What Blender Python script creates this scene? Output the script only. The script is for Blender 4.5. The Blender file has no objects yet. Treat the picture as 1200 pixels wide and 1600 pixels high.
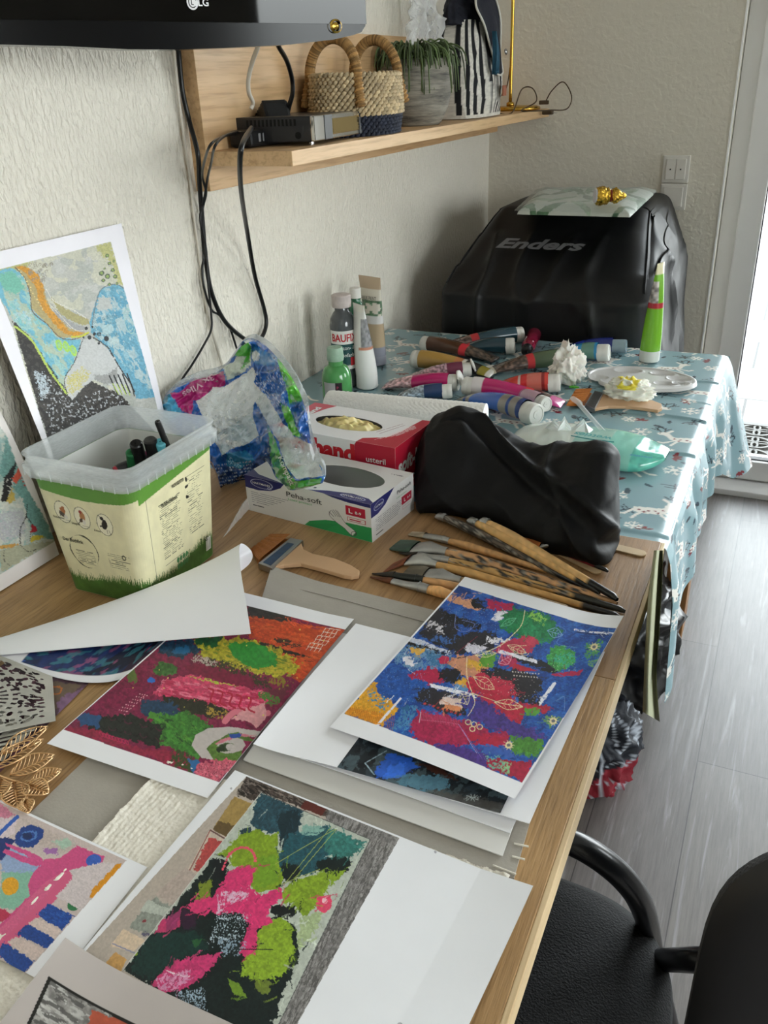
import bpy, bmesh, math, random
import numpy as np
from mathutils import Vector, Matrix, noise as mnoise
S = bpy.context.scene
COL = S.collection
PI = math.pi
# ---------------------------------------------------------------- camera (solved from the photo's vanishing points)
FPX, YAW, PITCH, ROLL = 1329.0249, -.447563496, .467816354, -.0424641323
CAM = np.array([.97, 0, 1.35])
def _rot(yaw, pitch, roll):
    cy, sy = math.cos(yaw), math.sin(yaw); cp, sp = math.cos(pitch), math.sin(pitch)
    F = np.array([sy*cp, cy*cp, -sp]); r = np.array([cy, -sy, 0]); u = np.cross(r, F)
    c, s = math.cos(roll), math.sin(roll)
    return c*r+s*u, -s*r+c*u, F
AX = _rot(YAW, PITCH, ROLL)
cd = bpy.data.cameras.new('camera'); cam = bpy.data.objects.new('camera', cd); COL.objects.link(cam)
M = Matrix.Identity(4)
for i in range(3):
    M[i][0], M[i][1], M[i][2], M[i][3] = AX[0][i], AX[1][i], -AX[2][i], CAM[i]
cam.matrix_world = M
cd.sensor_fit = 'HORIZONTAL'; cd.sensor_width = 36; cd.lens = FPX/1200*36; cd.clip_start = .02; cd.clip_end = 100
S.camera = cam
# ---------------------------------------------------------------- light and exposure
W = bpy.data.worlds.new('sky'); S.world = W; W.use_nodes = True
wn = W.node_tree.nodes; wl = W.node_tree.links; wn.clear()
wo = wn.new('ShaderNodeOutputWorld'); wb = wn.new('ShaderNodeBackground'); wb.inputs[1].default_value = 7.0
wt = wn.new('ShaderNodeTexCoord'); ws = wn.new('ShaderNodeSeparateXYZ'); wr = wn.new('ShaderNodeValToRGB')
wl.new(wt.outputs['Generated'], ws.inputs[0]); wl.new(ws.outputs['Z'], wr.inputs[0]); wl.new(wr.outputs[0], wb.inputs[0]); wl.new(wb.outputs[0], wo.inputs[0])
wr.color_ramp.elements[0].color = (.60, .60, .61, 1); wr.color_ramp.elements[0].position = 0
wr.color_ramp.elements[1].color = (.80, .88, 1.0, 1); wr.color_ramp.elements[1].position = 1
e = wr.color_ramp.elements.new(.08); e.color = (.98, .98, 1.0, 1)
def area(name, loc, look, sx, sy, power=0, color=(1, 1, 1), portal=False):
    l = bpy.data.lights.new(name, 'AREA'); l.shape = 'RECTANGLE'; l.size = sx; l.size_y = sy; l.energy = power; l.color = color
    o = bpy.data.objects.new(name, l); COL.objects.link(o); o.location = loc
    o.rotation_euler = Vector(look).to_track_quat('-Z', 'Z').to_euler()
    if portal: l.cycles.is_portal = True
    return o
area('patio_door_portal', (1.78, 3.14, 1.16), (0, -1, 0), 1.78, 2.15, portal=True)
area('side_window_portal', (4.02, 2.35, 1.6), (-1, 0, 0), .86, 1.2, portal=True)
area('fill_window_portal', (4.02, -.6, 1.45), (-1, 0, 0), 2.0, 1.5, portal=True)  # portal for the added fill window behind the camera
S.view_settings.view_transform = 'Standard'; S.view_settings.look = 'None'; S.view_settings.gamma = 1
S.view_settings.use_curve_mapping = False; S.view_settings.exposure = 1.16
# ---------------------------------------------------------------- measuring helpers (photo pixel -> point on a plane of the room)
def ray(a, b): return AX[2]+AX[0]*(a-600)/FPX-AX[1]*(b-800)/FPX
def PZ(a, b, z=.75): d = ray(a, b); return CAM+d*((z-CAM[2])/d[2])
def PX(a, b, x=0): d = ray(a, b); return CAM+d*((x-CAM[0])/d[0])
def PY(a, b, y): d = ray(a, b); return CAM+d*(y/d[1])
# ---------------------------------------------------------------- noise (numpy)
_rs = np.random.RandomState(7); _T = _rs.rand(512, 512)
def vn(x, y, seed=0):
    x = np.asarray(x, float)+seed*17.31; y = np.asarray(y, float)+seed*9.77
    xi = np.floor(x).astype(int); yi = np.floor(y).astype(int); fx = x-xi; fy = y-yi
    fx = fx*fx*(3-2*fx); fy = fy*fy*(3-2*fy)
    a = _T[xi & 511, yi & 511]; b = _T[(xi+1) & 511, yi & 511]; c = _T[xi & 511, (yi+1) & 511]; d = _T[(xi+1) & 511, (yi+1) & 511]
    return (a*(1-fx)+b*fx)*(1-fy)+(c*(1-fx)+d*fx)*fy
def fbm(x, y, o=4, seed=0):
    s = 0; a = .5; t = 0
    for k in range(o):
        s = s+a*vn(x*2**k, y*2**k, seed+k*3); t += a; a *= .55
    return s/t
# ---------------------------------------------------------------- colours / materials
def lin(c):
    if isinstance(c, str): c = tuple(int(c[i:i+2], 16)/255 for i in (0, 2, 4))
    return tuple(((v/12.92) if v <= .04045 else ((v+.055)/1.055)**2.4) for v in c)
def rgb(c):
    if isinstance(c, str): return np.array([int(c[i:i+2], 16)/255 for i in (0, 2, 4)])
    return np.array(c, float)
def nd(m, t, **k):
    n = m.node_tree.nodes.new(t)
    for a, b in k.items():
        if a[0] == '_': setattr(n, a[1:], b)
        else: n.inputs[a.replace('_', ' ')].default_value = b
    return n
def mat(name, col, rough=.5, metal=0, var=.06, vs=20, bump=0, bs=60, trans=0, ior=1.45, coat=0, sheen=0, alpha=1, emit=None, vcol=False, stretch=(1, 1, 1), spec=.5, sss=0):
    m = bpy.data.materials.new(name); m.use_nodes = True; L = m.node_tree.links
    b = m.node_tree.nodes['Principled BSDF']
    b.inputs['Roughness'].default_value = rough; b.inputs['Metallic'].default_value = metal
    b.inputs['Transmission Weight'].default_value = trans; b.inputs['IOR'].default_value = ior
    b.inputs['Coat Weight'].default_value = coat; b.inputs['Sheen Weight'].default_value = sheen; b.inputs['Alpha'].default_value = alpha
    b.inputs['Specular IOR Level'].default_value = spec; b.inputs['Subsurface Weight'].default_value = sss
    if sss: b.inputs['Subsurface Scale'].default_value = .01
    tc = nd(m, 'ShaderNodeTexCoord'); mp = nd(m, 'ShaderNodeMapping'); mp.inputs['Scale'].default_value = stretch
    L.new(tc.outputs['Object'], mp.inputs[0])
    n = nd(m, 'ShaderNodeTexNoise', Scale=vs, Detail=3.0); L.new(mp.outputs[0], n.inputs['Vector'])
    mx = nd(m, 'ShaderNodeMix', _data_type='RGBA', _blend_type='MULTIPLY'); mx.inputs[0].default_value = 1
    mr = nd(m, 'ShaderNodeMapRange'); mr.inputs[3].default_value = 1-var; mr.inputs[4].default_value = 1+var*.6
    L.new(n.outputs[0], mr.inputs[0]); L.new(mr.outputs[0], mx.inputs[7])
    if vcol:
        at = nd(m, 'ShaderNodeAttribute', _attribute_name='Col'); L.new(at.outputs[0], mx.inputs[6])
    else: mx.inputs[6].default_value = (*lin(col), 1)
    L.new(mx.outputs[2], b.inputs['Base Color'])
    if bump:
        n2 = nd(m, 'ShaderNodeTexNoise', Scale=bs, Detail=3.0); L.new(mp.outputs[0], n2.inputs['Vector'])
        bp = nd(m, 'ShaderNodeBump', Strength=min(1, bump), Distance=.002*max(1, bump)); L.new(n2.outputs[0], bp.inputs['Height']); L.new(bp.outputs[0], b.inputs['Normal'])
    if emit: b.inputs['Emission Color'].default_value = (*lin(emit), 1); b.inputs['Emission Strength'].default_value = 1
    return m
MT = {}
def mm(name, *a, **k):
    if name not in MT: MT[name] = mat(name, *a, **k)
    return MT[name]
def wood(name, c1, c2, axis='Y', scale=1, rough=.45, bump=.25, dark=.5):
    m = bpy.data.materials.new(name); m.use_nodes = True; L = m.node_tree.links; b = m.node_tree.nodes['Principled BSDF']
    tc = nd(m, 'ShaderNodeTexCoord'); mp = nd(m, 'ShaderNodeMapping')
    s = [60*scale]*3; s['XYZ'.index(axis)] = 3*scale; mp.inputs['Scale'].default_value = s
    L.new(tc.outputs['Object'], mp.inputs[0])
    n1 = nd(m, 'ShaderNodeTexNoise', Scale=.35, Detail=4.0, Distortion=.4); L.new(mp.outputs[0], n1.inputs['Vector'])
    n2 = nd(m, 'ShaderNodeTexNoise', Scale=3.0, Detail=3.0, Roughness=.6); L.new(mp.outputs[0], n2.inputs['Vector'])
    r1 = nd(m, 'ShaderNodeValToRGB'); r1.color_ramp.elements[0].color = (*lin(c1), 1); r1.color_ramp.elements[1].color = (*lin(c2), 1)
    r1.color_ramp.elements[0].position = .3; r1.color_ramp.elements[1].position = .7; L.new(n1.outputs[0], r1.inputs[0])
    r2 = nd(m, 'ShaderNodeValToRGB'); r2.color_ramp.elements[0].color = (dark, dark*.93, dark*.85, 1); r2.color_ramp.elements[1].color = (1, 1, 1, 1)
    r2.color_ramp.elements[0].position = .33; r2.color_ramp.elements[1].position = .52; L.new(n2.outputs[0], r2.inputs[0])
    mx = nd(m, 'ShaderNodeMix', _data_type='RGBA', _blend_type='MULTIPLY'); mx.inputs[0].default_value = .8
    L.new(r1.outputs[0], mx.inputs[6]); L.new(r2.outputs[0], mx.inputs[7]); L.new(mx.outputs[2], b.inputs['Base Color'])
    bp = nd(m, 'ShaderNodeBump', Strength=bump, Distance=.001); L.new(n2.outputs[0], bp.inputs['Height']); L.new(bp.outputs[0], b.inputs['Normal'])
    b.inputs['Roughness'].default_value = rough
    return m
# ---------------------------------------------------------------- objects
ORG = {}
def link(name, me, m, parent=None, loc=None, smooth=False):
    o = bpy.data.objects.new(name, me); COL.objects.link(o)
    if m is not None: me.materials.append(m)
    org = ORG[parent.name] if parent else np.array(loc if loc is not None else (0, 0, 0), float)
    n = len(me.vertices); co = np.empty(n*3, np.float32); me.vertices.foreach_get('co', co)
    co = (co.reshape(-1, 3)-org).astype(np.float32); me.vertices.foreach_set('co', co.ravel())
    if smooth: me.polygons.foreach_set('use_smooth', [True]*len(me.polygons))
    me.update()
    if parent: o.parent = parent
    else: o.location = org
    ORG[o.name] = org
    return o
def tag(o, label=None, cat=None, group=None, kind=None):
    if label: o['label'] = label
    if cat: o['category'] = cat
    if group: o['group'] = group
    if kind: o['kind'] = kind
    return o
def thing(name, label, cat, loc, group=None):
    o = bpy.data.objects.new(name, None); COL.objects.link(o); o.location = loc; o.empty_display_size = .05
    ORG[o.name] = np.array(loc, float); return tag(o, label, cat, group)
class MB:
    def __init__(s): s.v = []; s.f = []; s.n = 0; s.c = []
    def add(s, V, F, col=None):
        V = np.asarray(V, float).reshape(-1, 3); s.v.append(V); s.f += [tuple(i+s.n for i in f) for f in F]; s.n += len(V)
        s.c.append(np.tile(rgb(col) if col is not None else np.ones(3), (len(V), 1)))
        return s
    def box(s, c, size, R=None, col=None, bev=0):
        bm = bmesh.new(); bmesh.ops.create_cube(bm, size=1)
        for v in bm.verts: v.co = Vector((v.co.x*size[0], v.co.y*size[1], v.co.z*size[2]))
        if bev: bmesh.ops.bevel(bm, geom=bm.edges[:], offset=bev, segments=2, affect='EDGES', profile=.6)
        V = np.array([v.co[:] for v in bm.verts]); F = [[v.index for v in f.verts] for f in bm.faces]; bm.free()
        if R is not None: V = V@np.array(R).T
        return s.add(V+np.array(c), F, col)
    def box2(s, a, b, bev=0, col=None):
        a = np.array(a, float); b = np.array(b, float); return s.box((a+b)/2, np.abs(b-a), bev=bev, col=col)
    def lathe(s, prof, M4=None, n=28, col=None, sx=1, sy=1, cap=True):
        # prof: list of (r,z) ; optional flattening sx, sy
        V = []; F = []
        for r, z in prof:
            for k in range(n):
                a = 2*PI*k/n; V.append((r*sx*math.cos(a), r*sy*math.sin(a), z))
        for i in range(len(prof)-1):
            for k in range(n):
                F.append((i*n+k, i*n+(k+1) % n, (i+1)*n+(k+1) % n, (i+1)*n+k))
        if cap: F.append(tuple(range(n))[::-1]); F.append(tuple((len(prof)-1)*n+k for k in range(n)))
        V = np.array(V)
        if M4 is not None: V = V@M4[:3, :3].T+M4[:3, 3]
        return s.add(V, F, col)
    def tube(s, pts, r, n=8, smooth=6, col=None, flat=1):
        P = np.array(pts, float)
        rr = np.array(r if hasattr(r, '__len__') else [r]*len(P), float)
        if smooth > 1 and len(P) > 2: P, rr = catmull(P, smooth, rr)
        T = np.gradient(P, axis=0); T /= np.linalg.norm(T, axis=1)[:, None]+1e-12
        up = np.array([0, 0, 1.]) if abs(T[0][2]) < .9 else np.array([1., 0, 0])
        V = []; F = []
        u = np.cross(T[0], up); u /= np.linalg.norm(u)
        for i in range(len(P)):
            u = u-T[i]*(u@T[i]); u /= np.linalg.norm(u)+1e-12; w = np.cross(T[i], u)
            for k in range(n):
                a = 2*PI*k/n; V.append(P[i]+rr[i]*(math.cos(a)*u+flat*math.sin(a)*w))
        for i in range(len(P)-1):
            for k in range(n): F.append((i*n+k, i*n+(k+1) % n, (i+1)*n+(k+1) % n, (i+1)*n+k))
        F.append(tuple(range(n))[::-1]); F.append(tuple((len(P)-1)*n+k for k in range(n)))
        return s.add(V, F, col)
    def prism(s, poly, h, M4=None, col=None, bev=0):
        # polygon in xy, thickness h in z from 0
        bm = bmesh.new(); vs = [bm.verts.new((p[0], p[1], 0)) for p in poly]; f = bm.faces.new(vs)
        r = bmesh.ops.extrude_face_region(bm, geom=[f])
        for g in r['geom']:
            if isinstance(g, bmesh.types.BMVert): g.co.z += h
        if bev:
            es = [e for e in bm.edges if abs(e.verts[0].co.z-e.verts[1].co.z) < 1e-9]
            bmesh.ops.bevel(bm, geom=es, offset=bev, segments=2, affect='EDGES', profile=.6)
        bmesh.ops.recalc_face_normals(bm, faces=bm.faces[:]); bm.verts.index_update()
        V = np.array([v.co[:] for v in bm.verts]); F = [[v.index for v in f.verts] for f in bm.faces]; bm.free()
        if M4 is not None: V = V@M4[:3, :3].T+M4[:3, 3]
        return s.add(V, F, col)
    def grid(s, P, col=None, wrap=False):
        nv, nu = P.shape[:2]; F = []
        for j in range(nv-1):
            for i in range(nu-1 if not wrap else nu):
                i2 = (i+1) % nu; F.append((j*nu+i, j*nu+i2, (j+1)*nu+i2, (j+1)*nu+i))
        return s.add(P.reshape(-1, 3), F, col)
    def mesh(s, name='m', vcol=False):
        me = bpy.data.meshes.new(name); me.from_pydata([tuple(x) for x in np.concatenate(s.v)], [], s.f); me.update()
        if vcol: setcol(me, np.concatenate(s.c))
        return me
    def obj(s, name, m, parent=None, loc=None, smooth=False, vcol=False, auto=None):
        o = link(name, s.mesh(name, vcol), m, parent, loc, smooth)
        if auto: shade(o, auto)
        return o
def shade(o, ang=40):
    me = o.data; bm = bmesh.new(); bm.from_mesh(me)
    bmesh.ops.recalc_face_normals(bm, faces=bm.faces[:])
    for e in bm.edges: e.smooth = not (len(e.link_faces) == 2 and e.calc_face_angle(0) > math.radians(ang))
    for f in bm.faces: f.smooth = True
    bm.to_mesh(me); bm.free()
def catmull(P, k, r=None):
    P = np.array(P, float); n = len(P); Q = []; rr = []
    for i in range(n-1):
        p0 = P[max(i-1, 0)]; p1 = P[i]; p2 = P[i+1]; p3 = P[min(i+2, n-1)]
        for j in range(k):
            t = j/k; Q.append(.5*((2*p1)+(-p0+p2)*t+(2*p0-5*p1+4*p2-p3)*t*t+(-p0+3*p1-3*p2+p3)*t**3))
            if r is not None: rr.append(r[i]*(1-t)+r[i+1]*t)
    Q.append(P[-1])
    if r is not None: rr.append(r[-1]); return np.array(Q), np.array(rr)
    return np.array(Q)
def setcol(me, C):
    a = me.color_attributes.new('Col', 'BYTE_COLOR', 'POINT')
    C4 = np.ones((len(me.vertices), 4), np.float32); C4[:, :3] = np.clip(C.reshape(-1, 3), 0, 1); a.data.foreach_set('color_srgb', C4.ravel())
def gridobj(name, P, m, parent=None, loc=None, C=None, keep=None, smooth=True):
    nv, nu = P.shape[:2]; idx = np.arange(nv*nu).reshape(nv, nu)
    q = np.stack([idx[:-1, :-1], idx[:-1, 1:], idx[1:, 1:], idx[1:, :-1]], -1).reshape(-1, 4)
    if keep is not None: q = q[keep[:-1, :-1].ravel()]
    V = P.reshape(-1, 3)
    if keep is not None:
        used = np.unique(q); mp = -np.ones(nv*nu, int); mp[used] = np.arange(len(used)); q = mp[q]; V = V[used]
        if C is not None: C = C.reshape(-1, 3)[used]
    me = bpy.data.meshes.new(name); me.vertices.add(len(V)); me.vertices.foreach_set('co', V.astype(np.float32).ravel())
    nf = len(q); me.loops.add(nf*4); me.loops.foreach_set('vertex_index', q.astype(np.int32).ravel())
    me.polygons.add(nf); me.polygons.foreach_set('loop_start', np.arange(0, nf*4, 4, dtype=np.int32)); me.polygons.foreach_set('loop_total', np.full(nf, 4, np.int32))
    me.update(calc_edges=True); me.validate()
    if C is not None: setcol(me, C)
    return link(name, me, m, parent, loc, smooth)
def frame(o, x, y=None, z=None):
    """4x4 from origin and axes"""
    x = np.array(x, float); x /= np.linalg.norm(x)
    if z is None: z = np.cross(x, y)
    z = np.array(z, float); z = z-x*(z@x); z /= np.linalg.norm(z); y = np.cross(z, x)
    m = np.eye(4); m[:3, 0] = x; m[:3, 1] = y; m[:3, 2] = z; m[:3, 3] = o; return m
def zframe(o, z, up=(0, 0, 1)):
    z = np.array(z, float); z /= np.linalg.norm(z); up = np.array(up, float)
    if abs(z@up) > .95: up = np.array([1., 0, 0])
    y = up-z*(up@z); y /= np.linalg.norm(y); x = np.cross(y, z)
    m = np.eye(4); m[:3, 0] = x; m[:3, 1] = y; m[:3, 2] = z; m[:3, 3] = o; return m
_tc = {}
def text2d(s, bold=0, shear=0):
    key = (s, bold, shear)
    if key not in _tc:
        cu = bpy.data.curves.new('t', 'FONT'); cu.body = s; cu.size = 1; cu.align_x = 'CENTER'; cu.align_y = 'CENTER'; cu.offset = bold; cu.shear = shear; cu.resolution_u = 3
        o = bpy.data.objects.new('t', cu); me = bpy.data.meshes.new_from_object(o)
        V = np.array([v.co[:2] for v in me.vertices]); F = [tuple(p.vertices) for p in me.polygons]
        bpy.data.objects.remove(o); bpy.data.curves.remove(cu); bpy.data.meshes.remove(me); _tc[key] = (V, F)
    return _tc[key]
def addtext(mb, s, fn, cx, cy, h, w=None, bold=0, shear=0, ang=0, col=None):
    """text laid on a surface; fn(x,y)->3d point; h = cap height in surface units, w = optional total width"""
    V, F = text2d(s, bold, shear)
    if not len(V): return
    V = V.copy(); V -= (V.max(0)+V.min(0))/2; ext = np.ptp(V, axis=0)
    sx = sy = h/.72
    if w: sx = w/ext[0]
    V = V*[sx, sy]; c, sn = math.cos(ang), math.sin(ang); V = V@np.array([[c, sn], [-sn, c]])
    mb.add([fn(x+cx, y+cy) for x, y in V], F, col)
# ---------------------------------------------------------------- painted prints: pigments laid down in the sheet's own plane
def homog(src, dst):
    A = []; b = []
    for (x, y), (u, v) in zip(src, dst):
        A += [[x, y, 1, 0, 0, 0, -u*x, -u*y], [0, 0, 0, x, y, 1, -v*x, -v*y]]; b += [u, v]
    return np.append(np.linalg.solve(np.array(A, float), np.array(b, float)), 1).reshape(3, 3)
class Cv:
    def __init__(s, quad, nu, nv, base='f4f3f6'):
        H = homog([(0, 0), (1, 0), (1, 1), (0, 1)], quad); u, v = np.meshgrid(np.linspace(0, 1, nu), np.linspace(0, 1, nv))
        w = H[2, 0]*u+H[2, 1]*v+1; s.X = (H[0, 0]*u+H[0, 1]*v+H[0, 2])/w; s.Y = (H[1, 0]*u+H[1, 1]*v+H[1, 2])/w
        s.u, s.v = u, v; s.C = np.tile(rgb(base), (nv, nu, 1)); s.k = 0; s.clip = np.ones_like(u, bool); s.quad = quad
    def win(s, x0, y0, x1, y1):
        m = (s.X > x0) & (s.X < x1) & (s.Y > y0) & (s.Y < y1); r = np.flatnonzero(m.any(1)); c = np.flatnonzero(m.any(0))
        if not len(r): return None
        return (slice(r[0], r[-1]+1), slice(c[0], c[-1]+1))
    def wp(s, r, sc, w=None):
        s.k += 1; X, Y = (s.X, s.Y) if w is None else (s.X[w], s.Y[w])
        if r == 0: return X, Y
        return X+r*2*(fbm(X/sc, Y/sc, 4, s.k)-.5)*2, Y+r*2*(fbm(X/sc, Y/sc, 4, s.k+40)-.5)*2
    def put(s, m, col, a=1, var=.0, w=None):
        w = w or (slice(None), slice(None)); C = s.C[w]; m = m & s.clip[w]; c = rgb(col)
        if not m.any(): return
        if var:
            s.k += 1; f = 1+var*2*(fbm(s.X[w][m]/9, s.Y[w][m]/9, 4, s.k)-.5)[:, None]; c = np.clip(c*f, 0, 1)
        C[m] = C[m]*(1-a)+c*a
    def inp(s, X, Y, pts):
        m = np.zeros(X.shape, bool); n = len(pts)
        for i in range(n):
            x1, y1 = pts[i]; x2, y2 = pts[(i+1) % n]
            if y1 == y2: continue
            c = ((y1 > Y) != (y2 > Y)) & (X < (x2-x1)*(Y-y1)/(y2-y1)+x1); m ^= c
        return m
    def poly(s, pts, col, r=3, sc=12, a=1, var=.12, thr=0, ts=6, an=None):
        p = np.array(pts, float); g = r*2+1; w = s.win(*(p.min(0)-g), *(p.max(0)+g))
        if w is None: return
        X, Y = s.wp(r, sc, w); m = s.inp(X, Y, pts)
        if thr: m &= s.tex(ts, an, w) > thr
        s.put(m, col, a, var, w)
    def tex(s, ts, an=None, w=None):
        s.k += 1; X, Y = (s.X, s.Y) if w is None else (s.X[w], s.Y[w])
        if an is None: return fbm(X/ts, Y/ts, 4, s.k)
        a, st = an; c, sn = math.cos(a), math.sin(a)
        return fbm((X*c+Y*sn)/(ts*st), (-X*sn+Y*c)/ts, 4, s.k)
    def blob(s, x, y, rx, ry, col, ang=0, r=3, sc=10, a=1, var=.12, thr=0, ts=6, ring=0, an=None):
        g = max(rx, ry)+r*2+1e-4; w = s.win(x-g, y-g, x+g, y+g)
        if w is None: return
        X, Y = s.wp(r, sc, w); c, sn = math.cos(ang), math.sin(ang); X = X-x; Y = Y-y
        d = ((X*c+Y*sn)/rx)**2+((-X*sn+Y*c)/ry)**2; m = d < 1
        if ring: m &= d > (1-ring)**2
        if thr: m &= s.tex(ts, an, w) > thr
        s.put(m, col, a, var, w)
    def line(s, pts, w, col, a=1, r=0, sc=6, sm=6, thr=0, var=0):
        P = catmull(np.array(pts, float), sm) if sm > 1 and len(pts) > 2 else np.array(pts, float)
        g = w+r*2; win = s.win(*(P.min(0)-g), *(P.max(0)+g))
        if win is None: return
        x, y = s.wp(r, sc, win); D = np.full(x.shape, 1e9)
        for i in range(len(P)-1):
            a0 = P[i]; d = P[i+1]-a0; L = d@d+1e-12; t = np.clip(((x-a0[0])*d[0]+(y-a0[1])*d[1])/L, 0, 1)
            D = np.minimum(D, (x-a0[0]-t*d[0])**2+(y-a0[1]-t*d[1])**2)
        m = D < (w/2)**2
        if thr: m &= s.tex(3, None, win) > thr
        s.put(m, col, a, var, win)
    def wash(s, cols, sc=40, thr=.5, an=None, a=.8, region=None):
        for c in cols:
            t = s.tex(sc, an); m = t > thr
            if region is not None: X, Y = s.wp(6, 15); m &= s.inp(X, Y, region)
            s.put(m, c, a, .15)
    def smear(s, n, L=10, w=3, ang=0, spread=.5, j=.14, seed=1, off=1.0, region=None):
        """short dry brush strokes that drag neighbouring pigment about"""
        rs = random.Random(seed); nv, nu = s.u.shape; q = np.argwhere(s.clip)
        for _ in range(n):
            a, b = q[rs.randrange(len(q))]; x, y = s.X[a, b], s.Y[a, b]
            if region is not None and not s.inp(np.array([x]), np.array([y]), region)[0]: continue
            t = ang+rs.gauss(0, spread); l = L*rs.uniform(.4, 1.5); c = s.C[a, b]*(1+rs.uniform(-j, j)); x += rs.gauss(0, l*off*.5); y += rs.gauss(0, l*off*.35)
            dx, dy = l*math.cos(t)/2, l*math.sin(t)/2; s.line([(x-dx, y-dy), (x, y+rs.uniform(-1, 1)*w*.5), (x+dx, y+dy)], w*rs.uniform(.3, 1.3), np.clip(c, 0, 1), a=.85, r=w*.5, sc=w*2.2, sm=1, thr=.38)
    def spray(s, pts, n, col, r0=.6, r1=1.6, seed=1):
        rs = random.Random(seed); xs = [p[0] for p in pts]; ys = [p[1] for p in pts]
        for i in range(n):
            x = rs.uniform(min(xs), max(xs)); y = rs.uniform(min(ys), max(ys)); r = rs.uniform(r0, r1)
            b = ((s.X-x)**2+(s.Y-y)**2) < r*r; s.put(b, col)
PAPER = None
def sheet(name, label, quad, z, cv=None, nu=60, nv=84, curl=None, m=None, cat='paper sheet', parent=None, thick=True, group=None):
    """flat sheet whose corners (TL,TR,BR,BL) were measured in the photo, laid at height z; curl(u,v)->extra height"""
    c = [PZ(x, y, z) for x, y in quad]
    if cv is not None: nv, nu = cv.u.shape
    u, v = np.meshgrid(np.linspace(0, 1, nu), np.linspace(0, 1, nv)); u3 = u[..., None]; v3 = v[..., None]
    P = (c[0]*(1-u3)+c[1]*u3)*(1-v3)+(c[3]*(1-u3)+c[2]*u3)*v3
    if curl: P[..., 2] += curl(u, v)
    o = gridobj(name, P, m or mm('print_paper', 'ffffff', .42, vcol=True, var=.03, vs=30, bump=.12, bs=25), loc=c[3], C=(cv.C if cv is not None else np.tile(rgb('f0f0f5'), (nv, nu, 1))))
    return tag(o, label, cat, group)
# ================================================================ the room
BY = 2.95; RX = 4.0; FY = -2.6; CZ = 2.5
def plaster(name, col, bump, sc, st=(1, 1, .35)):
    m = mat(name, col, .85, var=.05, vs=3); L = m.node_tree.links; b = m.node_tree.nodes['Principled BSDF']
    tc = nd(m, 'ShaderNodeTexCoord'); mp = nd(m, 'ShaderNodeMapping'); mp.inputs['Scale'].default_value = st; mp.inputs['Rotation'].default_value = (-.22, 0, 0)
    L.new(tc.outputs['Object'], mp.inputs[0])
    n = nd(m, 'ShaderNodeTexNoise', Scale=sc, Detail=2.5, Roughness=.5, Distortion=.35); L.new(mp.outputs[0], n.inputs['Vector'])
    r = nd(m, 'ShaderNodeValToRGB'); r.color_ramp.elements[0].position = .40; r.color_ramp.elements[1].position = .66; L.new(n.outputs[0], r.inputs[0])
    bp = nd(m, 'ShaderNodeBump', Strength=bump, Distance=.0035); L.new(r.outputs[0], bp.inputs['Height']); L.new(bp.outputs[0], b.inputs['Normal'])
    return m
m_wl = plaster('textured_plaster', 'ebe5d8', .8, 150, (1, 1, .42))
m_wb = plaster('smooth_plaster', 'e2dccf', .22, 60, (1, 1, 1))
m_white = mm('white_plastic', 'ecebea', .35, var=.02)
def struct(name, mb, m, **k): return tag(mb.obj(name, m, **k), kind='structure')
struct('wall_left', MB().box2((-.1, FY, 0), (0, BY+.25, CZ)), m_wl)
struct('wall_back', MB().box2((0, BY, 0), (.75, BY+.22, CZ)).box2((.75, BY, 2.28), (RX, BY+.22, CZ)).box2((2.82, BY, 0), (RX, BY+.22, 2.28)), m_wb)
struct('wall_right', MB().box2((RX, FY, 0), (RX+.2, -1.6, CZ)).box2((RX, .4, 0), (RX+.2, 1.9, CZ)).box2((RX, 2.8, 0), (RX+.2, BY+.22, CZ)).box2((RX, 1.9, 0), (RX+.2, 2.8, .98)).box2((RX, 1.9, 2.22), (RX+.2, 2.8, CZ)).box2((RX, -1.6, 0), (RX+.2, .4, .7)).box2((RX, -1.6, 2.2), (RX+.2, .4, CZ)), m_wb)
struct('wall_front', MB().box2((-.1, FY-.1, 0), (RX+.2, FY, CZ)), m_wb)
struct('ceiling', MB().box2((-.1, FY-.1, CZ), (RX+.2, BY+.22, CZ+.1)), mm('ceiling_paint', 'efeeea', .9))
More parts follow.
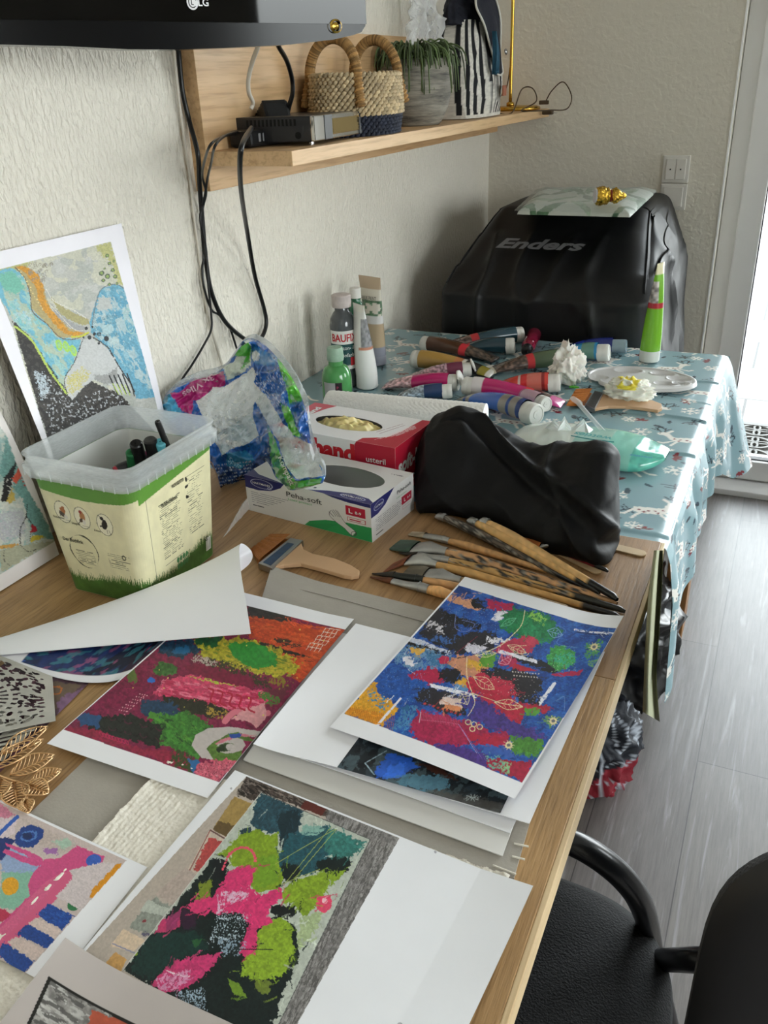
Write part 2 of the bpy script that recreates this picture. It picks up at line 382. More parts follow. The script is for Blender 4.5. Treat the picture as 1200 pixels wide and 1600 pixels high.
# floor : grey limed wood planks running away from the camera
def plank_mat():
    m = bpy.data.materials.new('grey_planks'); m.use_nodes = True; L = m.node_tree.links; b = m.node_tree.nodes['Principled BSDF']
    tc = nd(m, 'ShaderNodeTexCoord'); mp = nd(m, 'ShaderNodeMapping'); mp.inputs['Rotation'].default_value = (0, 0, PI/2); mp.inputs['Location'].default_value = (.33, 1.02, 0)
    L.new(tc.outputs['Object'], mp.inputs[0])
    br = nd(m, 'ShaderNodeTexBrick'); br.offset = .37; br.inputs['Scale'].default_value = 1; br.inputs['Brick Width'].default_value = 1.22; br.inputs['Row Height'].default_value = .18
    br.inputs['Mortar Size'].default_value = .0012; br.inputs['Mortar Smooth'].default_value = .2; br.inputs['Bias'].default_value = 0
    br.inputs['Color1'].default_value = (*lin('716b69'), 1); br.inputs['Color2'].default_value = (*lin('7d7772'), 1); br.inputs['Mortar'].default_value = (*lin('4a4644'), 1)
    L.new(mp.outputs[0], br.inputs['Vector'])
    m2 = nd(m, 'ShaderNodeMapping'); m2.inputs['Scale'].default_value = (40, 2.2, 40); L.new(tc.outputs['Object'], m2.inputs[0])
    n1 = nd(m, 'ShaderNodeTexNoise', Scale=1.0, Detail=5.0, Roughness=.62, Distortion=1.2); L.new(m2.outputs[0], n1.inputs['Vector'])
    r1 = nd(m, 'ShaderNodeValToRGB'); r1.color_ramp.elements[0].position = .56; r1.color_ramp.elements[1].position = .74; r1.color_ramp.elements[0].color = (0, 0, 0, 1)
    L.new(n1.outputs[0], r1.inputs[0])
    mx = nd(m, 'ShaderNodeMix', _data_type='RGBA'); L.new(r1.outputs[0], mx.inputs[0]); L.new(br.outputs[0], mx.inputs[6]); mx.inputs[7].default_value = (*lin('a3a1a2'), 1)
    n2 = nd(m, 'ShaderNodeTexNoise', Scale=3.5, Detail=4.0, Roughness=.7); L.new(m2.outputs[0], n2.inputs['Vector'])
    r2 = nd(m, 'ShaderNodeValToRGB'); r2.color_ramp.elements[0].position = .35; r2.color_ramp.elements[1].position = .6; r2.color_ramp.elements[0].color = (.62, .6, .6, 1)
    L.new(n2.outputs[0], r2.inputs[0])
    my = nd(m, 'ShaderNodeMix', _data_type='RGBA', _blend_type='MULTIPLY'); my.inputs[0].default_value = .75; L.new(mx.outputs[2], my.inputs[6]); L.new(r2.outputs[0], my.inputs[7])
    L.new(my.outputs[2], b.inputs['Base Color']); b.inputs['Roughness'].default_value = .38
    bp = nd(m, 'ShaderNodeBump', Strength=.25, Distance=.0015); L.new(n2.outputs[0], bp.inputs['Height']); L.new(bp.outputs[0], b.inputs['Normal'])
    return m
struct('floor', MB().box2((-.1, FY-.1, -.1), (RX+.2, BY+.22, 0)), plank_mat())
# patio door
dx0, dx1, dy = .752, 2.818, 3.06
mb = MB().box2((dx0, dy, 0), (dx0+.062, dy+.07, 2.28)).box2((dx1-.062, dy, 0), (dx1, dy+.07, 2.28)).box2((dx0+.062, dy, 2.21), (dx1-.062, dy+.07, 2.28)).box2((dx0+.062, dy, .0), (dx1-.062, dy+.07, .035))
d1 = struct('door_1', mb, m_white)
f = MB().box2((dx0+.05, dy-.018, .03), (dx0+.122, dy+.06, 2.22), bev=.004).box2((dx1-.122, dy-.018, .03), (dx1-.05, dy+.06, 2.22), bev=.004).box2((dx0+.12, dy-.018, .03), (dx1-.12, dy+.06, .1), bev=.004).box2((dx0+.12, dy-.018, 2.15), (dx1-.12, dy+.06, 2.22), bev=.004).box2((1.75, dy-.018, .1), (1.83, dy+.06, 2.15), bev=.004)
f.obj('door_sash', m_white, d1)
g = MB()
for a, b_ in ((dx0+.121, 1.75), (1.83, dx1-.121)):
    g.box2((a, dy+.0, .1), (a+.004, dy+.03, 2.15)).box2((a, dy, .1), (b_, dy+.03, .104))
g.obj('gasket', mm('black_rubber', '17171a', .6), d1)
def pane_mat():
    m = bpy.data.materials.new('window_glass'); m.use_nodes = True; N = m.node_tree.nodes; L = m.node_tree.links; N.clear()
    o = N.new('ShaderNodeOutputMaterial'); t = N.new('ShaderNodeBsdfTransparent'); g = N.new('ShaderNodeBsdfGlossy'); g.inputs['Roughness'].default_value = .0
    fr = N.new('ShaderNodeFresnel'); mi = N.new('ShaderNodeMixShader'); t.inputs[0].default_value = (.95, .98, .97, 1)
    L.new(fr.outputs[0], mi.inputs[0]); L.new(t.outputs[0], mi.inputs[1]); L.new(g.outputs[0], mi.inputs[2]); L.new(mi.outputs[0], o.inputs[0]); return m
m_pane = pane_mat()
MB().box2((dx0+.118, dy+.02, .098), (1.752, dy+.026, 2.152)).box2((1.828, dy+.02, .098), (dx1-.118, dy+.026, 2.152)).obj('glass_pane', m_pane, d1)
struct('trim_1', MB().box2((.749, BY-.002, 0), (.7535, BY+.012, 2.28)), mm('trim_white', 'ffffff', .3, var=0))
struct('trim_2', MB().box2((.75, dy-.11, 0), (2.82, dy+.0, .022), bev=.004), m_white)
# unseen window in the right wall behind the camera, added for fill light
w1 = struct('fill_window_1', MB().box2((RX+.05, -1.6, .7), (RX+.12, -1.54, 2.2)).box2((RX+.05, .34, .7), (RX+.12, .4, 2.2)).box2((RX+.05, -1.54, .7), (RX+.12, .34, .76)).box2((RX+.05, -1.54, 2.14), (RX+.12, .34, 2.2)).box2((RX+.05, -.63, .76), (RX+.12, -.57, 2.14)), m_white)
MB().box2((RX+.08, -1.54, .76), (RX+.086, .34, 2.14)).obj('glass_pane', m_pane, w1)
w2 = struct('window_2', MB().box2((RX+.05, 1.9, .98), (RX+.12, 1.96, 2.22)).box2((RX+.05, 2.74, .98), (RX+.12, 2.8, 2.22)).box2((RX+.05, 1.96, .98), (RX+.12, 2.74, 1.04)).box2((RX+.05, 1.96, 2.16), (RX+.12, 2.74, 2.22)), m_white)
MB().box2((RX+.08, 1.96, 1.04), (RX+.086, 2.74, 2.16)).obj('glass_pane', m_pane, w2)
# patio paving outside
def tiles():
    m = mat('patio_tiles', 'b9b2ab', .8, var=.12, vs=6); L = m.node_tree.links; b = m.node_tree.nodes['Principled BSDF']
    tc = nd(m, 'ShaderNodeTexCoord'); mp = nd(m, 'ShaderNodeMapping'); mp.inputs['Location'].default_value = (-.39, -.11, 0); L.new(tc.outputs['Object'], mp.inputs[0])
    br = nd(m, 'ShaderNodeTexBrick'); br.offset = .5; br.inputs['Scale'].default_value = 1; br.inputs['Brick Width'].default_value = .5; br.inputs['Row Height'].default_value = .5; br.inputs['Mortar Size'].default_value = .006
    br.inputs['Color1'].default_value = (*lin('5a5754'), 1); br.inputs['Color2'].default_value = (*lin('53504d'), 1); br.inputs['Mortar'].default_value = (*lin('2c2a28'), 1)
    L.new(mp.outputs[0], br.inputs['Vector']); L.new(br.outputs[0], b.inputs['Base Color']); return m
struct('ground', MB().box2((-3, BY+.22, -.08), (9, 12, -.03)), tiles())
# cast rubber door mat outside
cv = MB(); mz = -.03
def torus2(mb, cx, cy, rx, ry, w, z0, h, n=26, ang=0):
    V = []; F = []
    for k in range(n):
        a = 2*PI*k/n
        for (q, z) in ((-w, z0), (-w, z0+h), (w, z0+h), (w, z0)):
            x = (rx+q)*math.cos(a); y = (ry+q)*math.sin(a); V.append((cx+x*math.cos(ang)-y*math.sin(ang), cy+x*math.sin(ang)+y*math.cos(ang), z))
    for k in range(n):
        for j in range(4): a = k*4+j; b_ = k*4+(j+1) % 4; c = ((k+1) % n)*4+(j+1) % 4; d = ((k+1) % n)*4+j; F.append((a, b_, c, d))
    mb.add(V, F)
mx0, mx1, my0, my1 = .86, 1.61, 3.32, 3.76
for a, b_ in (((mx0, my0), (mx1, my0+.03)), ((mx0, my1-.03), (mx1, my1)), ((mx0, my0), (mx0+.03, my1)), ((mx1-.03, my0), (mx1, my1))): cv.box2((*a, mz), (*b_, mz+.016))
for i in range(5):
    for j in range(3):
        cx = mx0+.1+i*.14; cy = my0+.08+j*.14
        torus2(cv, cx, cy, .062, .058, .006, mz, .014)
        for k in range(4): torus2(cv, cx+.03*math.cos(k*PI/2), cy+.03*math.sin(k*PI/2), .024, .012, .004, mz, .014, 14, k*PI/2)
tag(cv.obj('door_mat', mm('mat_rubber', '35332f', .7)), 'dark openwork cast rubber doormat on the patio tiles outside the glass door', 'doormat')
# light switch with blank plate below
sw = thing('light_switch', 'white double light switch with socket plate below, on the back wall', 'light switch', (.6, BY, 1.05))
MB().box2((.568, BY-.009, 1.035), (.648, BY, 1.115), bev=.003).box2((.568, BY-.009, .955), (.648, BY, 1.033), bev=.003).obj('frame', mm('switch_white', 'dedbd4', .35, var=.02), sw)
for k in (0, 1):
    r = MB().box2((.578+k*.0305, BY-.014, 1.045), (.607+k*.0305, BY-.008, 1.105), bev=.002).obj('rocker', mm('switch_white'), sw)
    MB().box((.5925+k*.0305, BY-.0145, 1.075), (.004, .002, .004)).obj('arrow_mark', mm('black_rubber'), r)
MB().box2((.579, BY-.012, .965), (.637, BY-.008, 1.023), bev=.002).obj('cover_plate', mm('switch_white'), sw)
# ================================================================ wall shelf
oakA = wood('oak_shelf', 'c39a6b', 'dcb98c', 'Y', .8, .5, .3, .72)
sh = thing('wall_shelf', 'long oak wall shelf with a back board under the television', 'shelf', (0, 2.1, 1.2))
MB().box2((.0, 1.312, 1.19), (.03, BY-.003, 1.447), bev=.001).obj('back_board', oakA, sh)
MB().box2((.03, 1.312, 1.231), (.2, BY-.003, 1.2545), bev=.0012).obj('shelf_board', oakA, sh)
# ================================================================ television
TVR = PX(570, 40, .335); tvd = np.array([.3925, .9197, 0]); tvn = np.array([.9197, -.3925, 0])
def tvp(a, b):
    r = ray(a, b); t = ((TVR-CAM)@tvn)/(r@tvn); q = CAM+r*t; return ((q-TVR)@tvd, q[2])
tvM = np.eye(4); tvM[:3, 0] = tvd; tvM[:3, 1] = (0, 0, 1); tvM[:3, 2] = tvn; tvM[:3, 3] = (TVR[0], TVR[1], 0)
tv = thing('television', 'black flat television with a curved lower lip hung above the shelf', 'television', (TVR[0]-.2, TVR[1]-.4, 1.4))
bot = [tvp(*q) for q in ((100, 72), (200, 77), (280, 77.5), (350, 75), (450, 70), (520, 62), (552, 55), (565, 50), (571, 40))]
xr = tvp(572, 37)[0]
pl = [(-.74, 1.98), (-.74, bot[0][1]+.02), (-.70, bot[0][1]+.006)]+bot+[(xr, 1.98)]
MB().prism(pl, -.035, tvM).obj('housing', mm('tv_gloss', '06070a', .16, var=0, spec=.25), tv, auto=35)
MB().box((TVR[0]-tvn[0]*.05+tvd[0]*-.33, TVR[1]-tvn[1]*.05+tvd[1]*-.33, 1.72), (.44, .035, .36), np.stack([tvd, tvn, np.array([0, 0, 1.])], 1)).obj('rear_cover', mm('tv_back', '121214', .5), tv)
sy = tvp(0, 30)[1]; sy2 = tvp(572, 38)[1]
MB().prism([(-.735, sy), (xr-.001, sy2), (xr-.001, 1.97), (-.735, 1.97)], .002, tvM).obj('screen', mm('tv_screen', '050505', .03, var=0, spec=.3), tv)
def tvf(x, y): return tvM[:3, :3]@np.array([x, y, .0026])+tvM[:3, 3]
lg = MB(); lx, ly = tvp(299, 4)
V = []; F = []
for k in range(24): a = 2*PI*k/24; V.append(tvf(lx+.0085*math.cos(a), ly+.0085*math.sin(a)))
lg.add(V, [tuple(range(24))])
x2, y2 = tvp(316, 4); addtext(lg, 'LG', tvf, x2, y2, .0085, w=.0155, bold=.02)
lg.obj('brand_lettering', mm('logo_white', 'e8e8ea', .4), tv)
l2 = MB()
def tvg(x, y): return tvM[:3, :3]@np.array([x, y, .003])+tvM[:3, 3]
V = []; F = []
for k in range(20):
    a = PI*.0+1.6*PI*k/19+.4
    for r in (.0052, .0062): V.append(tvg(lx+r*math.cos(a), ly+r*math.sin(a)))
for k in range(19): F.append((2*k, 2*k+1, 2*k+3, 2*k+2))
l2.add(V, F); addtext(l2, 'L', tvg, lx-.0002, ly, .006, bold=.01)
l2.obj('badge_face', mm('tv_gloss'), tv)
px_, py_ = tvp(523, 41); pb = MB()
for r0, r1 in ((.0115, .0085), (.0065, .0)):
    V = []; F = []
    for k in range(28):
        a = 2*PI*k/28
        V += [tvM[:3, :3]@np.array([px_+r0*math.cos(a), py_+r0*.8*math.sin(a), .003])+tvM[:3, 3], tvM[:3, :3]@np.array([px_+r1*math.cos(a), py_+r1*.8*math.sin(a), .005])+tvM[:3, 3]]
    for k in range(28): F.append((2*k, 2*k+1, (2*k+3) % 56, (2*k+2) % 56))
    pb.add(V, F)
pb.obj('power_button', mm('brass', 'c9a34a', .25, 1, var=.05), tv)
# ================================================================ tables
oakT = wood('oak_table', '94704a', 'b18b60', 'Y', 1.7, .42, .35, .62)
oakL = wood('oak_leaf', 'a07c50', 'bd9766', 'Y', 2.0, .42, .5, .6)
edge = wood('oak_edge', 'cdb187', 'dfc8a0', 'Y', .8, .5, .1, .85)
tb = thing('work_table', 'oak work table covered with art prints and brushes in the foreground', 'table', (.44, .4, 0))
MB().box2((.004, .785, .722), (.868, 1.122, .75), bev=.0012).obj('tabletop', oakT, tb)
MB().box2((.004, -.5, .722), (.868, .7845, .75), bev=.0012).obj('table_leaf', oakL, tb)
MB().box2((.868, -.5, .722), (.8735, 1.122, .7495), bev=.001).obj('edge_band', edge, tb)
MB().box2((.06, -.4, .67), (.60, 1.06, .7215)).obj('apron', oakT, tb)
for x in (.07, .58):
    for y in (-.42, 1.05): MB().box2((x-.03, y-.03, 0), (x+.03, y+.03, .67), bev=.003).obj('leg', oakT, tb)
tb2 = thing('side_table', 'second wooden table under the reindeer tablecloth, brown leg showing', 'table', (.44, 1.6, 0))
brn = wood('brown_leg', '7a512f', 'a0703f', 'Z', .8, .5, .2, .7)
MB().box2((.006, 1.13, .72), (.868, 2.09, .742), bev=.001).obj('tabletop', brn, tb2)
for x, y in ((.05, 1.17), (.62, 1.2), (.05, 2.05)): MB().box2((x-.027, y-.027, 0), (x+.027, y+.027, .72), bev=.003).obj('leg', brn, tb2)
MB().box2((.812, 1.98, 0), (.868, 2.08, .72), bev=.003).obj('leg', brn, tb2)
# ================================================================ tablecloth with reindeer, snowflakes and berries
def make_cloth():
    nu, nv = 500, 470; XT = .877; LD = .30; Y0, Y1 = 1.112, 2.10
    cv = Cv([(0, 0), (XT+LD, 0), (XT+LD, Y1-Y0), (0, Y1-Y0)], nu, nv, '86a6ae')
    rs = random.Random(5)
    cv.put(np.ones_like(cv.u, bool), '86a6ae', 1, .0)
    def T(x, y, a, s, pts): c, sn = math.cos(a), math.sin(a); return [(x+s*(p[0]*c-p[1]*sn), y+s*(p[0]*sn+p[1]*c)) for p in pts]
    white, navy, red = 'eeebe4', '2f3f4c', '7d2a33'
    def deer(x, y, a, s, fl):
        def q(p): return T(x, y, a, s, [((-u if fl else u), v) for u, v in p])
        cv.poly(q([(-.45, -.1), (-.3, -.2), (.15, -.18), (.3, -.05), (.42, .25), (.58, .3), (.62, .42), (.45, .5), (.3, .42), (.2, .12), (-.2, .12), (-.42, .1)]), white, r=0, var=0)
        for p in (((-.4, 0), (-.62, -.28), (-.8, -.32)), ((-.25, -.1), (-.45, -.45)), ((.2, -.1), (.5, -.3), (.62, -.22)), ((.1, -.1), (.32, -.45)), ((.32, .46), (.2, .6))): cv.line(q(p), .006*s/.08, white, sm=1)
        for p in (((.4, .48), (.36, .8)), ((.38, .6), (.22, .74)), ((.37, .68), (.5, .86)), ((.5, .48), (.62, .82)), ((.55, .62), (.74, .74)), ((.58, .7), (.54, .88))): cv.line(q(p), .0035*s/.08, navy, sm=1)
        for p in ((-.3, -.02), (-.12, -.05), (.04, -.03), (.2, .02), (-.2, -.12), (.1, -.12)):
            c = q([p])[0]; cv.blob(c[0], c[1], .035*s, .035*s, red, r=0, var=0)
        c = q([(.54, .4)])[0]; cv.blob(c[0], c[1], .03*s, .03*s, navy, r=0, var=0)
    def flake(x, y, s, a):
        for k in range(3):
            t = a+k*PI/3; cv.line([(x-s*math.cos(t), y-s*math.sin(t)), (x+s*math.cos(t), y+s*math.sin(t))], .003, white, sm=1)
            for sg in (-1, 1):
                bx, by = x+sg*s*.6*math.cos(t), y+sg*s*.6*math.sin(t)
                for d in (.9, -.9): cv.line([(bx, by), (bx+sg*s*.35*math.cos(t+d), by+sg*s*.35*math.sin(t+d))], .0025, white, sm=1)
        cv.blob(x, y, s*.3, s*.3, white, r=0, var=0, ring=.4)
    def berry(x, y, s, a, col):
        for k in range(4):
            t = a+k*.7-1; cv.blob(x+s*.6*math.cos(t), y+s*.6*math.sin(t), s*.45, s*.2, col, ang=t, r=0, var=0)
    def twig(x, y, s, a):
        cv.line([(x, y), (x+s*math.cos(a), y+s*math.sin(a))], .0028, navy, sm=1)
        for k in (-1, 1):
            for f in (.4, .75): cv.line([(x+s*f*math.cos(a), y+s*f*math.sin(a)), (x+s*(f+.3)*math.cos(a+k*.8), y+s*(f+.3)*math.sin(a+k*.8))], .0025, navy, sm=1)
    def leaf(x, y, s, a): cv.blob(x, y, s, s*.42, navy, ang=a, r=0, var=0, a=.85)
    gx = .16; gy = .145; j = 0
    y = -.02
    while y < Y1-Y0+.05:
        x = (.04 if j % 2 else .12)
        while x < XT+LD:
            xx = x+rs.uniform(-.012, .012); yy = y+rs.uniform(-.012, .012)
            deer(xx, yy, rs.choice([0, .2, -.2, PI*.04]), .07, rs.random() < .5)
            flake(xx+.085, yy+.02, .019, rs.random()); berry(xx+.075, yy+.075, .017, rs.uniform(0, 6), red)
            twig(xx+.02, yy+.078, .03, rs.uniform(1, 2.2)); leaf(xx-.05, yy+.055, .012, rs.uniform(0, 3)); flake(xx-.02, yy-.062, .014, rs.random())
            twig(xx+.1, yy-.035, .022, rs.uniform(0, 6)); leaf(xx+.055, yy-.055, .009, rs.uniform(0, 3))
            x += gx
        y += gy; j += 1
    s_ = cv.u*(XT+LD); yv = Y0+cv.v*(Y1-Y0)
    drop = np.clip(s_-XT, 0, LD)/LD
    yy = (yv-Y0)/(Y1-Y0)
    # length of the overhang along the table : pointed near corner, shallow middle, long far corner
    Lf = np.interp(yy, [0, .05, .12, .3, .55, .78, .9, 1], [.25, .23, .17, .14, .15, .2, .27, .28])
    flap = np.clip((yy-.74)/.26, 0, 1)**1.5
    fold = (np.sin(yy*34+.8)*.5+np.sin(yy*61)*.3+.4)*.014*(1-flap*.6)
    X = np.where(s_ < XT, s_, XT+.004*np.minimum(1, drop*12)+drop*(.012+.075*flap)+fold*np.minimum(1, drop*3))
    Zt = .7455+.0012*(fbm(s_*9, yv*9, 3, 4)-.5)*2
    for yc, a, w in ((.07, .003, .010), (.33, .004, .007), (.52, .0045, .008), (.66, .002, .006), (.80, .0035, .007)):
        Zt = Zt+a*np.exp(-((yv-Y0-yc-.03*np.sin(s_*5+yc*9))/w)**2)*np.clip((s_-.25)/.5, 0, 1)
    Zt = Zt-np.clip((s_-XT+.02)/.02, 0, 1)**2*.003
    fs = flap*.0
    Z = np.where(s_ < XT, Zt, .743-drop*Lf)
    Yo = yv+np.where(s_ < XT, 0, drop*(.03*flap+np.where(yy < .1, -.02*(1-yy/.1), 0)))
    Z = np.where((yy < .012) & (s_ < XT), Z+.0035, Z+np.where(s_ < XT, .0045*np.clip(1-yy/.03, 0, 1), 0))
    P = np.stack([X, Yo, Z], -1); P[..., 0] = np.where(s_ < .003, .003, P[..., 0])
    # material : wipe-clean oilcloth
    m = mat('oilcloth', 'ffffff', .27, vcol=True, var=.04, vs=5, bump=.15, bs=60, coat=.25)
    o = gridobj('tablecloth', P, m, loc=(.44, 1.6, .745), C=cv.C)
    tag(o, 'pale blue wipe-clean tablecloth with white reindeer and snowflakes over the back table', 'tablecloth')
    # back overhang and the turned-under near corner with its pale olive reverse side
    k = np.linspace(0, 1, 60); w = np.linspace(0, 1, 14); KK, WW = np.meshgrid(k, w)
    B = np.stack([.006+KK*.874, 2.10+.012*WW+.01*WW*np.sin(KK*25), .744-.26*WW], -1)
    gridobj('rear_hem', B, mm('cloth_plain', '86a6ae', .4), o, C=None)
    pts = [((1012, 905), .885), ((1032, 900), .882), ((1036, 1000), .892), ((1024, 1060), .888), ((1034, 1128), .9), ((1022, 1105), .885), ((1014, 1060), .878), ((1006, 1110), .875), ((1010, 1000), .876)]
    L = np.array([(1022, 860), (1014, 920), (1009, 990), (1006, 1060), (1004, 1112)]); Rr = np.array([(1036, 860), (1034, 920), (1030, 990), (1026, 1060), (1031, 1128)])
    rows = []
    for (a, b_), (c, d) in zip(catmull(L, 5), catmull(Rr, 5)):
        rows.append([PX(a+(c-a)*t, b_+(d-b_)*t, .884+.010*math.sin(t*PI*2)) for t in np.linspace(0, 1, 9)])
    gridobj('hem_fold', np.array(rows), mm('cloth_reverse', 'a3a583', .5), o)
    return o
make_cloth()
# ================================================================ things on the wall shelf
ST = 1.2545
def fold(x, y, z, amp, sc, seed=0):
    """ridged crease noise for cloth and film"""
    v = Vector((x*sc+seed*7.1, y*sc, z*sc)); n = 1-abs(mnoise.noise(v))*2; n2 = mnoise.noise(v*2.3)
    return amp*(n*n*n*.8+n2*.3-.25)
black = mm('black_plastic', '141416', .42)
# --- set top box
def rotz(a): c, s = math.cos(a), math.sin(a); return np.array([[c, -s, 0], [s, c, 0], [0, 0, 1.]])
A_, B_, C_ = PZ(487, 222, ST+.006), PZ(572, 207, ST+.006), PZ(395, 212, ST+.006)
sb = thing('set_top_box', 'black satellite receiver with a silver mirrored front on the shelf end', 'receiver', ((A_+B_)/2*.5+np.array([.04, .75, ST*.5]))if False else (.13, 1.52, ST))
d = (B_-A_); d[2] = 0; Lb = np.linalg.norm(d)*1.0; d /= np.linalg.norm(d); n_ = np.array([d[1], -d[0], 0])       # d along front, n_ out of the front
R = np.stack([d, n_, np.array([0, 0, 1.])], 1); hb = .042; depth = .155
ctr = A_+d*Lb/2-n_*depth/2; ctr[2] = ST+.006+hb/2
MB().box(ctr, (Lb, depth, hb), R, bev=.002).obj('casing', mm('receiver_black', '1b1c20', .38, coat=.2), sb)
fc = A_+d*Lb/2+n_*.003; fc[2] = ctr[2]
MB().box(fc, (Lb*1.0, .008, hb*.98), R, bev=.002).obj('front_panel', mm('mirror_silver', 'b9b7b2', .12, 1, var=.02), sb)
MB().box(fc+n_*.0035+d*.012, (Lb*.5, .004, hb*.62), R, bev=.001).obj('display', mm('gold_mirror', 'cdb680', .08, 1, var=.05), sb)
for s_ in (-.27, .36): MB().box(fc+n_*.0036+d*Lb*s_, (Lb*.13, .003, hb*.96), R, bev=.001).obj('front_trim', mm('receiver_black'), sb)
mb = MB()
e0 = A_-n_*.008; 
for k in range(13):
    q = A_-n_*(.03+k*.0078)-d*.0004; q[2] = ctr[2]+.011; mb.box(q, (.0012, .0035, .011), R)
mb.obj('side_vents', mm('vent_black', '020203', .8), sb)
q = A_-n_*.025-d*.0006; q[2] = ctr[2]-.010
mb = MB(); V = [q+.006*(math.cos(t)*n_+math.sin(t)*np.array([0, 0, 1])) for t in np.linspace(0, 2*PI, 16, endpoint=False)]; mb.add(V, [tuple(range(16))]); mb.obj('side_button', mm('vent_black'), sb)
for a in (.12, .88):
    for b_ in (.015, .14):
        q = A_+d*Lb*a-n_*b_; MB().lathe([(.006, ST+.0003), (.006, ST+.007)], np.array([[1, 0, 0, q[0]], [0, 1, 0, q[1]], [0, 0, 1, 0], [0, 0, 0, 1.]]), 12).obj('foot', mm('chrome', 'c8c8ca', .15, 1), sb)
# --- power plug adapters behind it
pa = thing('power_adapter', 'black ribbed power adapter leaning behind the satellite receiver', 'power adapter', (.075, 1.47, ST))
q = np.array([.062, 1.485, ST+.037]); R2 = rotz(.9)@np.array([[1, 0, 0], [0, math.cos(-.5), -math.sin(-.5)], [0, math.sin(-.5), math.cos(-.5)]])
MB().box(q, (.05, .075, .045), R2, bev=.006).obj('housing', mm('adapter_black', '0e0e10', .5), pa)
mb = MB()
for k in range(6): mb.box(q+R2@np.array([0, -.03+k*.011, .023]), (.044, .004, .003), R2)
mb.obj('ribs', mm('adapter_black'), pa)
MB().box(q+R2@np.array([0, .042, 0]), (.042, .012, .036), R2, bev=.004).obj('plug_face', mm('grey_plug', '8f9092', .4), pa)
ps = thing('power_strip', 'black power strip lying against the shelf back board', 'power strip', (.055, 1.44, ST))
MB().box((.06, 1.46, ST+.015), (.045, .17, .028), bev=.006).obj('housing', mm('adapter_black'), ps)
for k in (0, 1): MB().box((.075, 1.405+k*.014, ST+.016), (.0155, .008, .014), bev=.001).obj('usb_socket', mm('grey_plug'), ps)
# --- woven basket
def basket():
    b = thing('woven_basket', 'round braided seagrass basket, natural above and navy below, two looped handles', 'basket', (.112, 1.79, ST))
    cx, cy = .112, 1.74; rx, ry = .076, .125; rows = 9; H = .112
    m = mat('seagrass', 'ffffff', .75, vcol=True, var=.25, vs=90, bump=1, bs=160, stretch=(1, 1, 1))
    for part, rr, colr in (('body', range(3, rows), 'c9b48f'), ('dark_base', range(0, 3), '2b3040')):
        mb = MB()
        for i in rr:
            z = ST+.0068+i*H/rows; f = 1.05-.14*((i-3)/rows)**2 if i > 2 else 1.0-.02*(2-i)
            nb = 52
            for k in range(nb):
                for s_ in (0, 1):
                    a = 2*PI*(k+.5*s_)/nb; a2 = a+2*PI/nb*.95; zo = (.0032 if s_ else -.0032)
                    p = [(cx+rx*f*math.cos(t), cy+ry*f*math.sin(t), z+dz) for t, dz in ((a, zo-.004), ((a+a2)/2, zo), (a2, zo+.004))]
                    o_ = [np.array(p[j])+np.array([math.cos(t), math.sin(t), 0])*e for j, (t, e) in enumerate(((a, -.003), ((a+a2)/2, .0045), (a2, -.003)))]
                    c = rgb(colr)*random.uniform(.82, 1.12); mb.tube(o_, [.0024, .0046, .0024], 6, 2, col=np.clip(c, 0, 1))
        mb.obj(part, m, b, smooth=True, vcol=True)
    mb = MB(); V = []
    P = np.array([[(cx+rx*.9*math.cos(a), cy+ry*.9*math.sin(a), z) for a in np.linspace(0, 2*PI, 40)] for z in (ST+.002, ST+H)]); mb.grid(P)
    mb.add([(cx+rx*.95*math.cos(a), cy+ry*.95*math.sin(a), ST+.002) for a in np.linspace(0, 2*PI, 40, endpoint=False)], [tuple(range(40))])
    mb.obj('lining', mm('basket_inside', '5d4c35', .9), b)
    hm = mat('jute', 'ffffff', .8, vcol=True, var=.3, vs=120, bump=1, bs=220)
    for x0, sgn in ((cx+.0, -1), (cx+.0, 1)):
        yb = cy+sgn*ry*.78; mb = MB()
        arc = []
        for t in np.linspace(0, PI, 15):
            arc.append((cx+.052*math.cos(t), yb-sgn*.005*math.sin(t), ST+H-.006+.068*math.sin(t)))
        pts = [(cx+.062, yb+sgn*.01, ST+.055)]+arc+[(cx-.062, yb+sgn*.01, ST+.055)]
        Q = catmull(np.array(pts), 6)
        mb.tube(Q, .0085, 8, 1, col='9a7443')
        # wrapped cord
        L = 0
        for i in range(0, len(Q)-2, 1):
            T = Q[i+1]-Q[i]; T /= np.linalg.norm(T); u = np.cross(T, (0, 1, 0)); u /= np.linalg.norm(u); w = np.cross(T, u)
            ring = [Q[i]+(Q[i+1]-Q[i])*(a/(2*PI))+.0088*(math.cos(a)*u+math.sin(a)*w) for a in np.linspace(0, 2*PI, 9)]
            mb.tube(ring, .0022, 5, 1, col=np.clip(rgb('a8814e')*random.uniform(.75, 1.2), 0, 1))
        mb.obj('handle', hm, b, smooth=True, vcol=True)
    return b
basket()
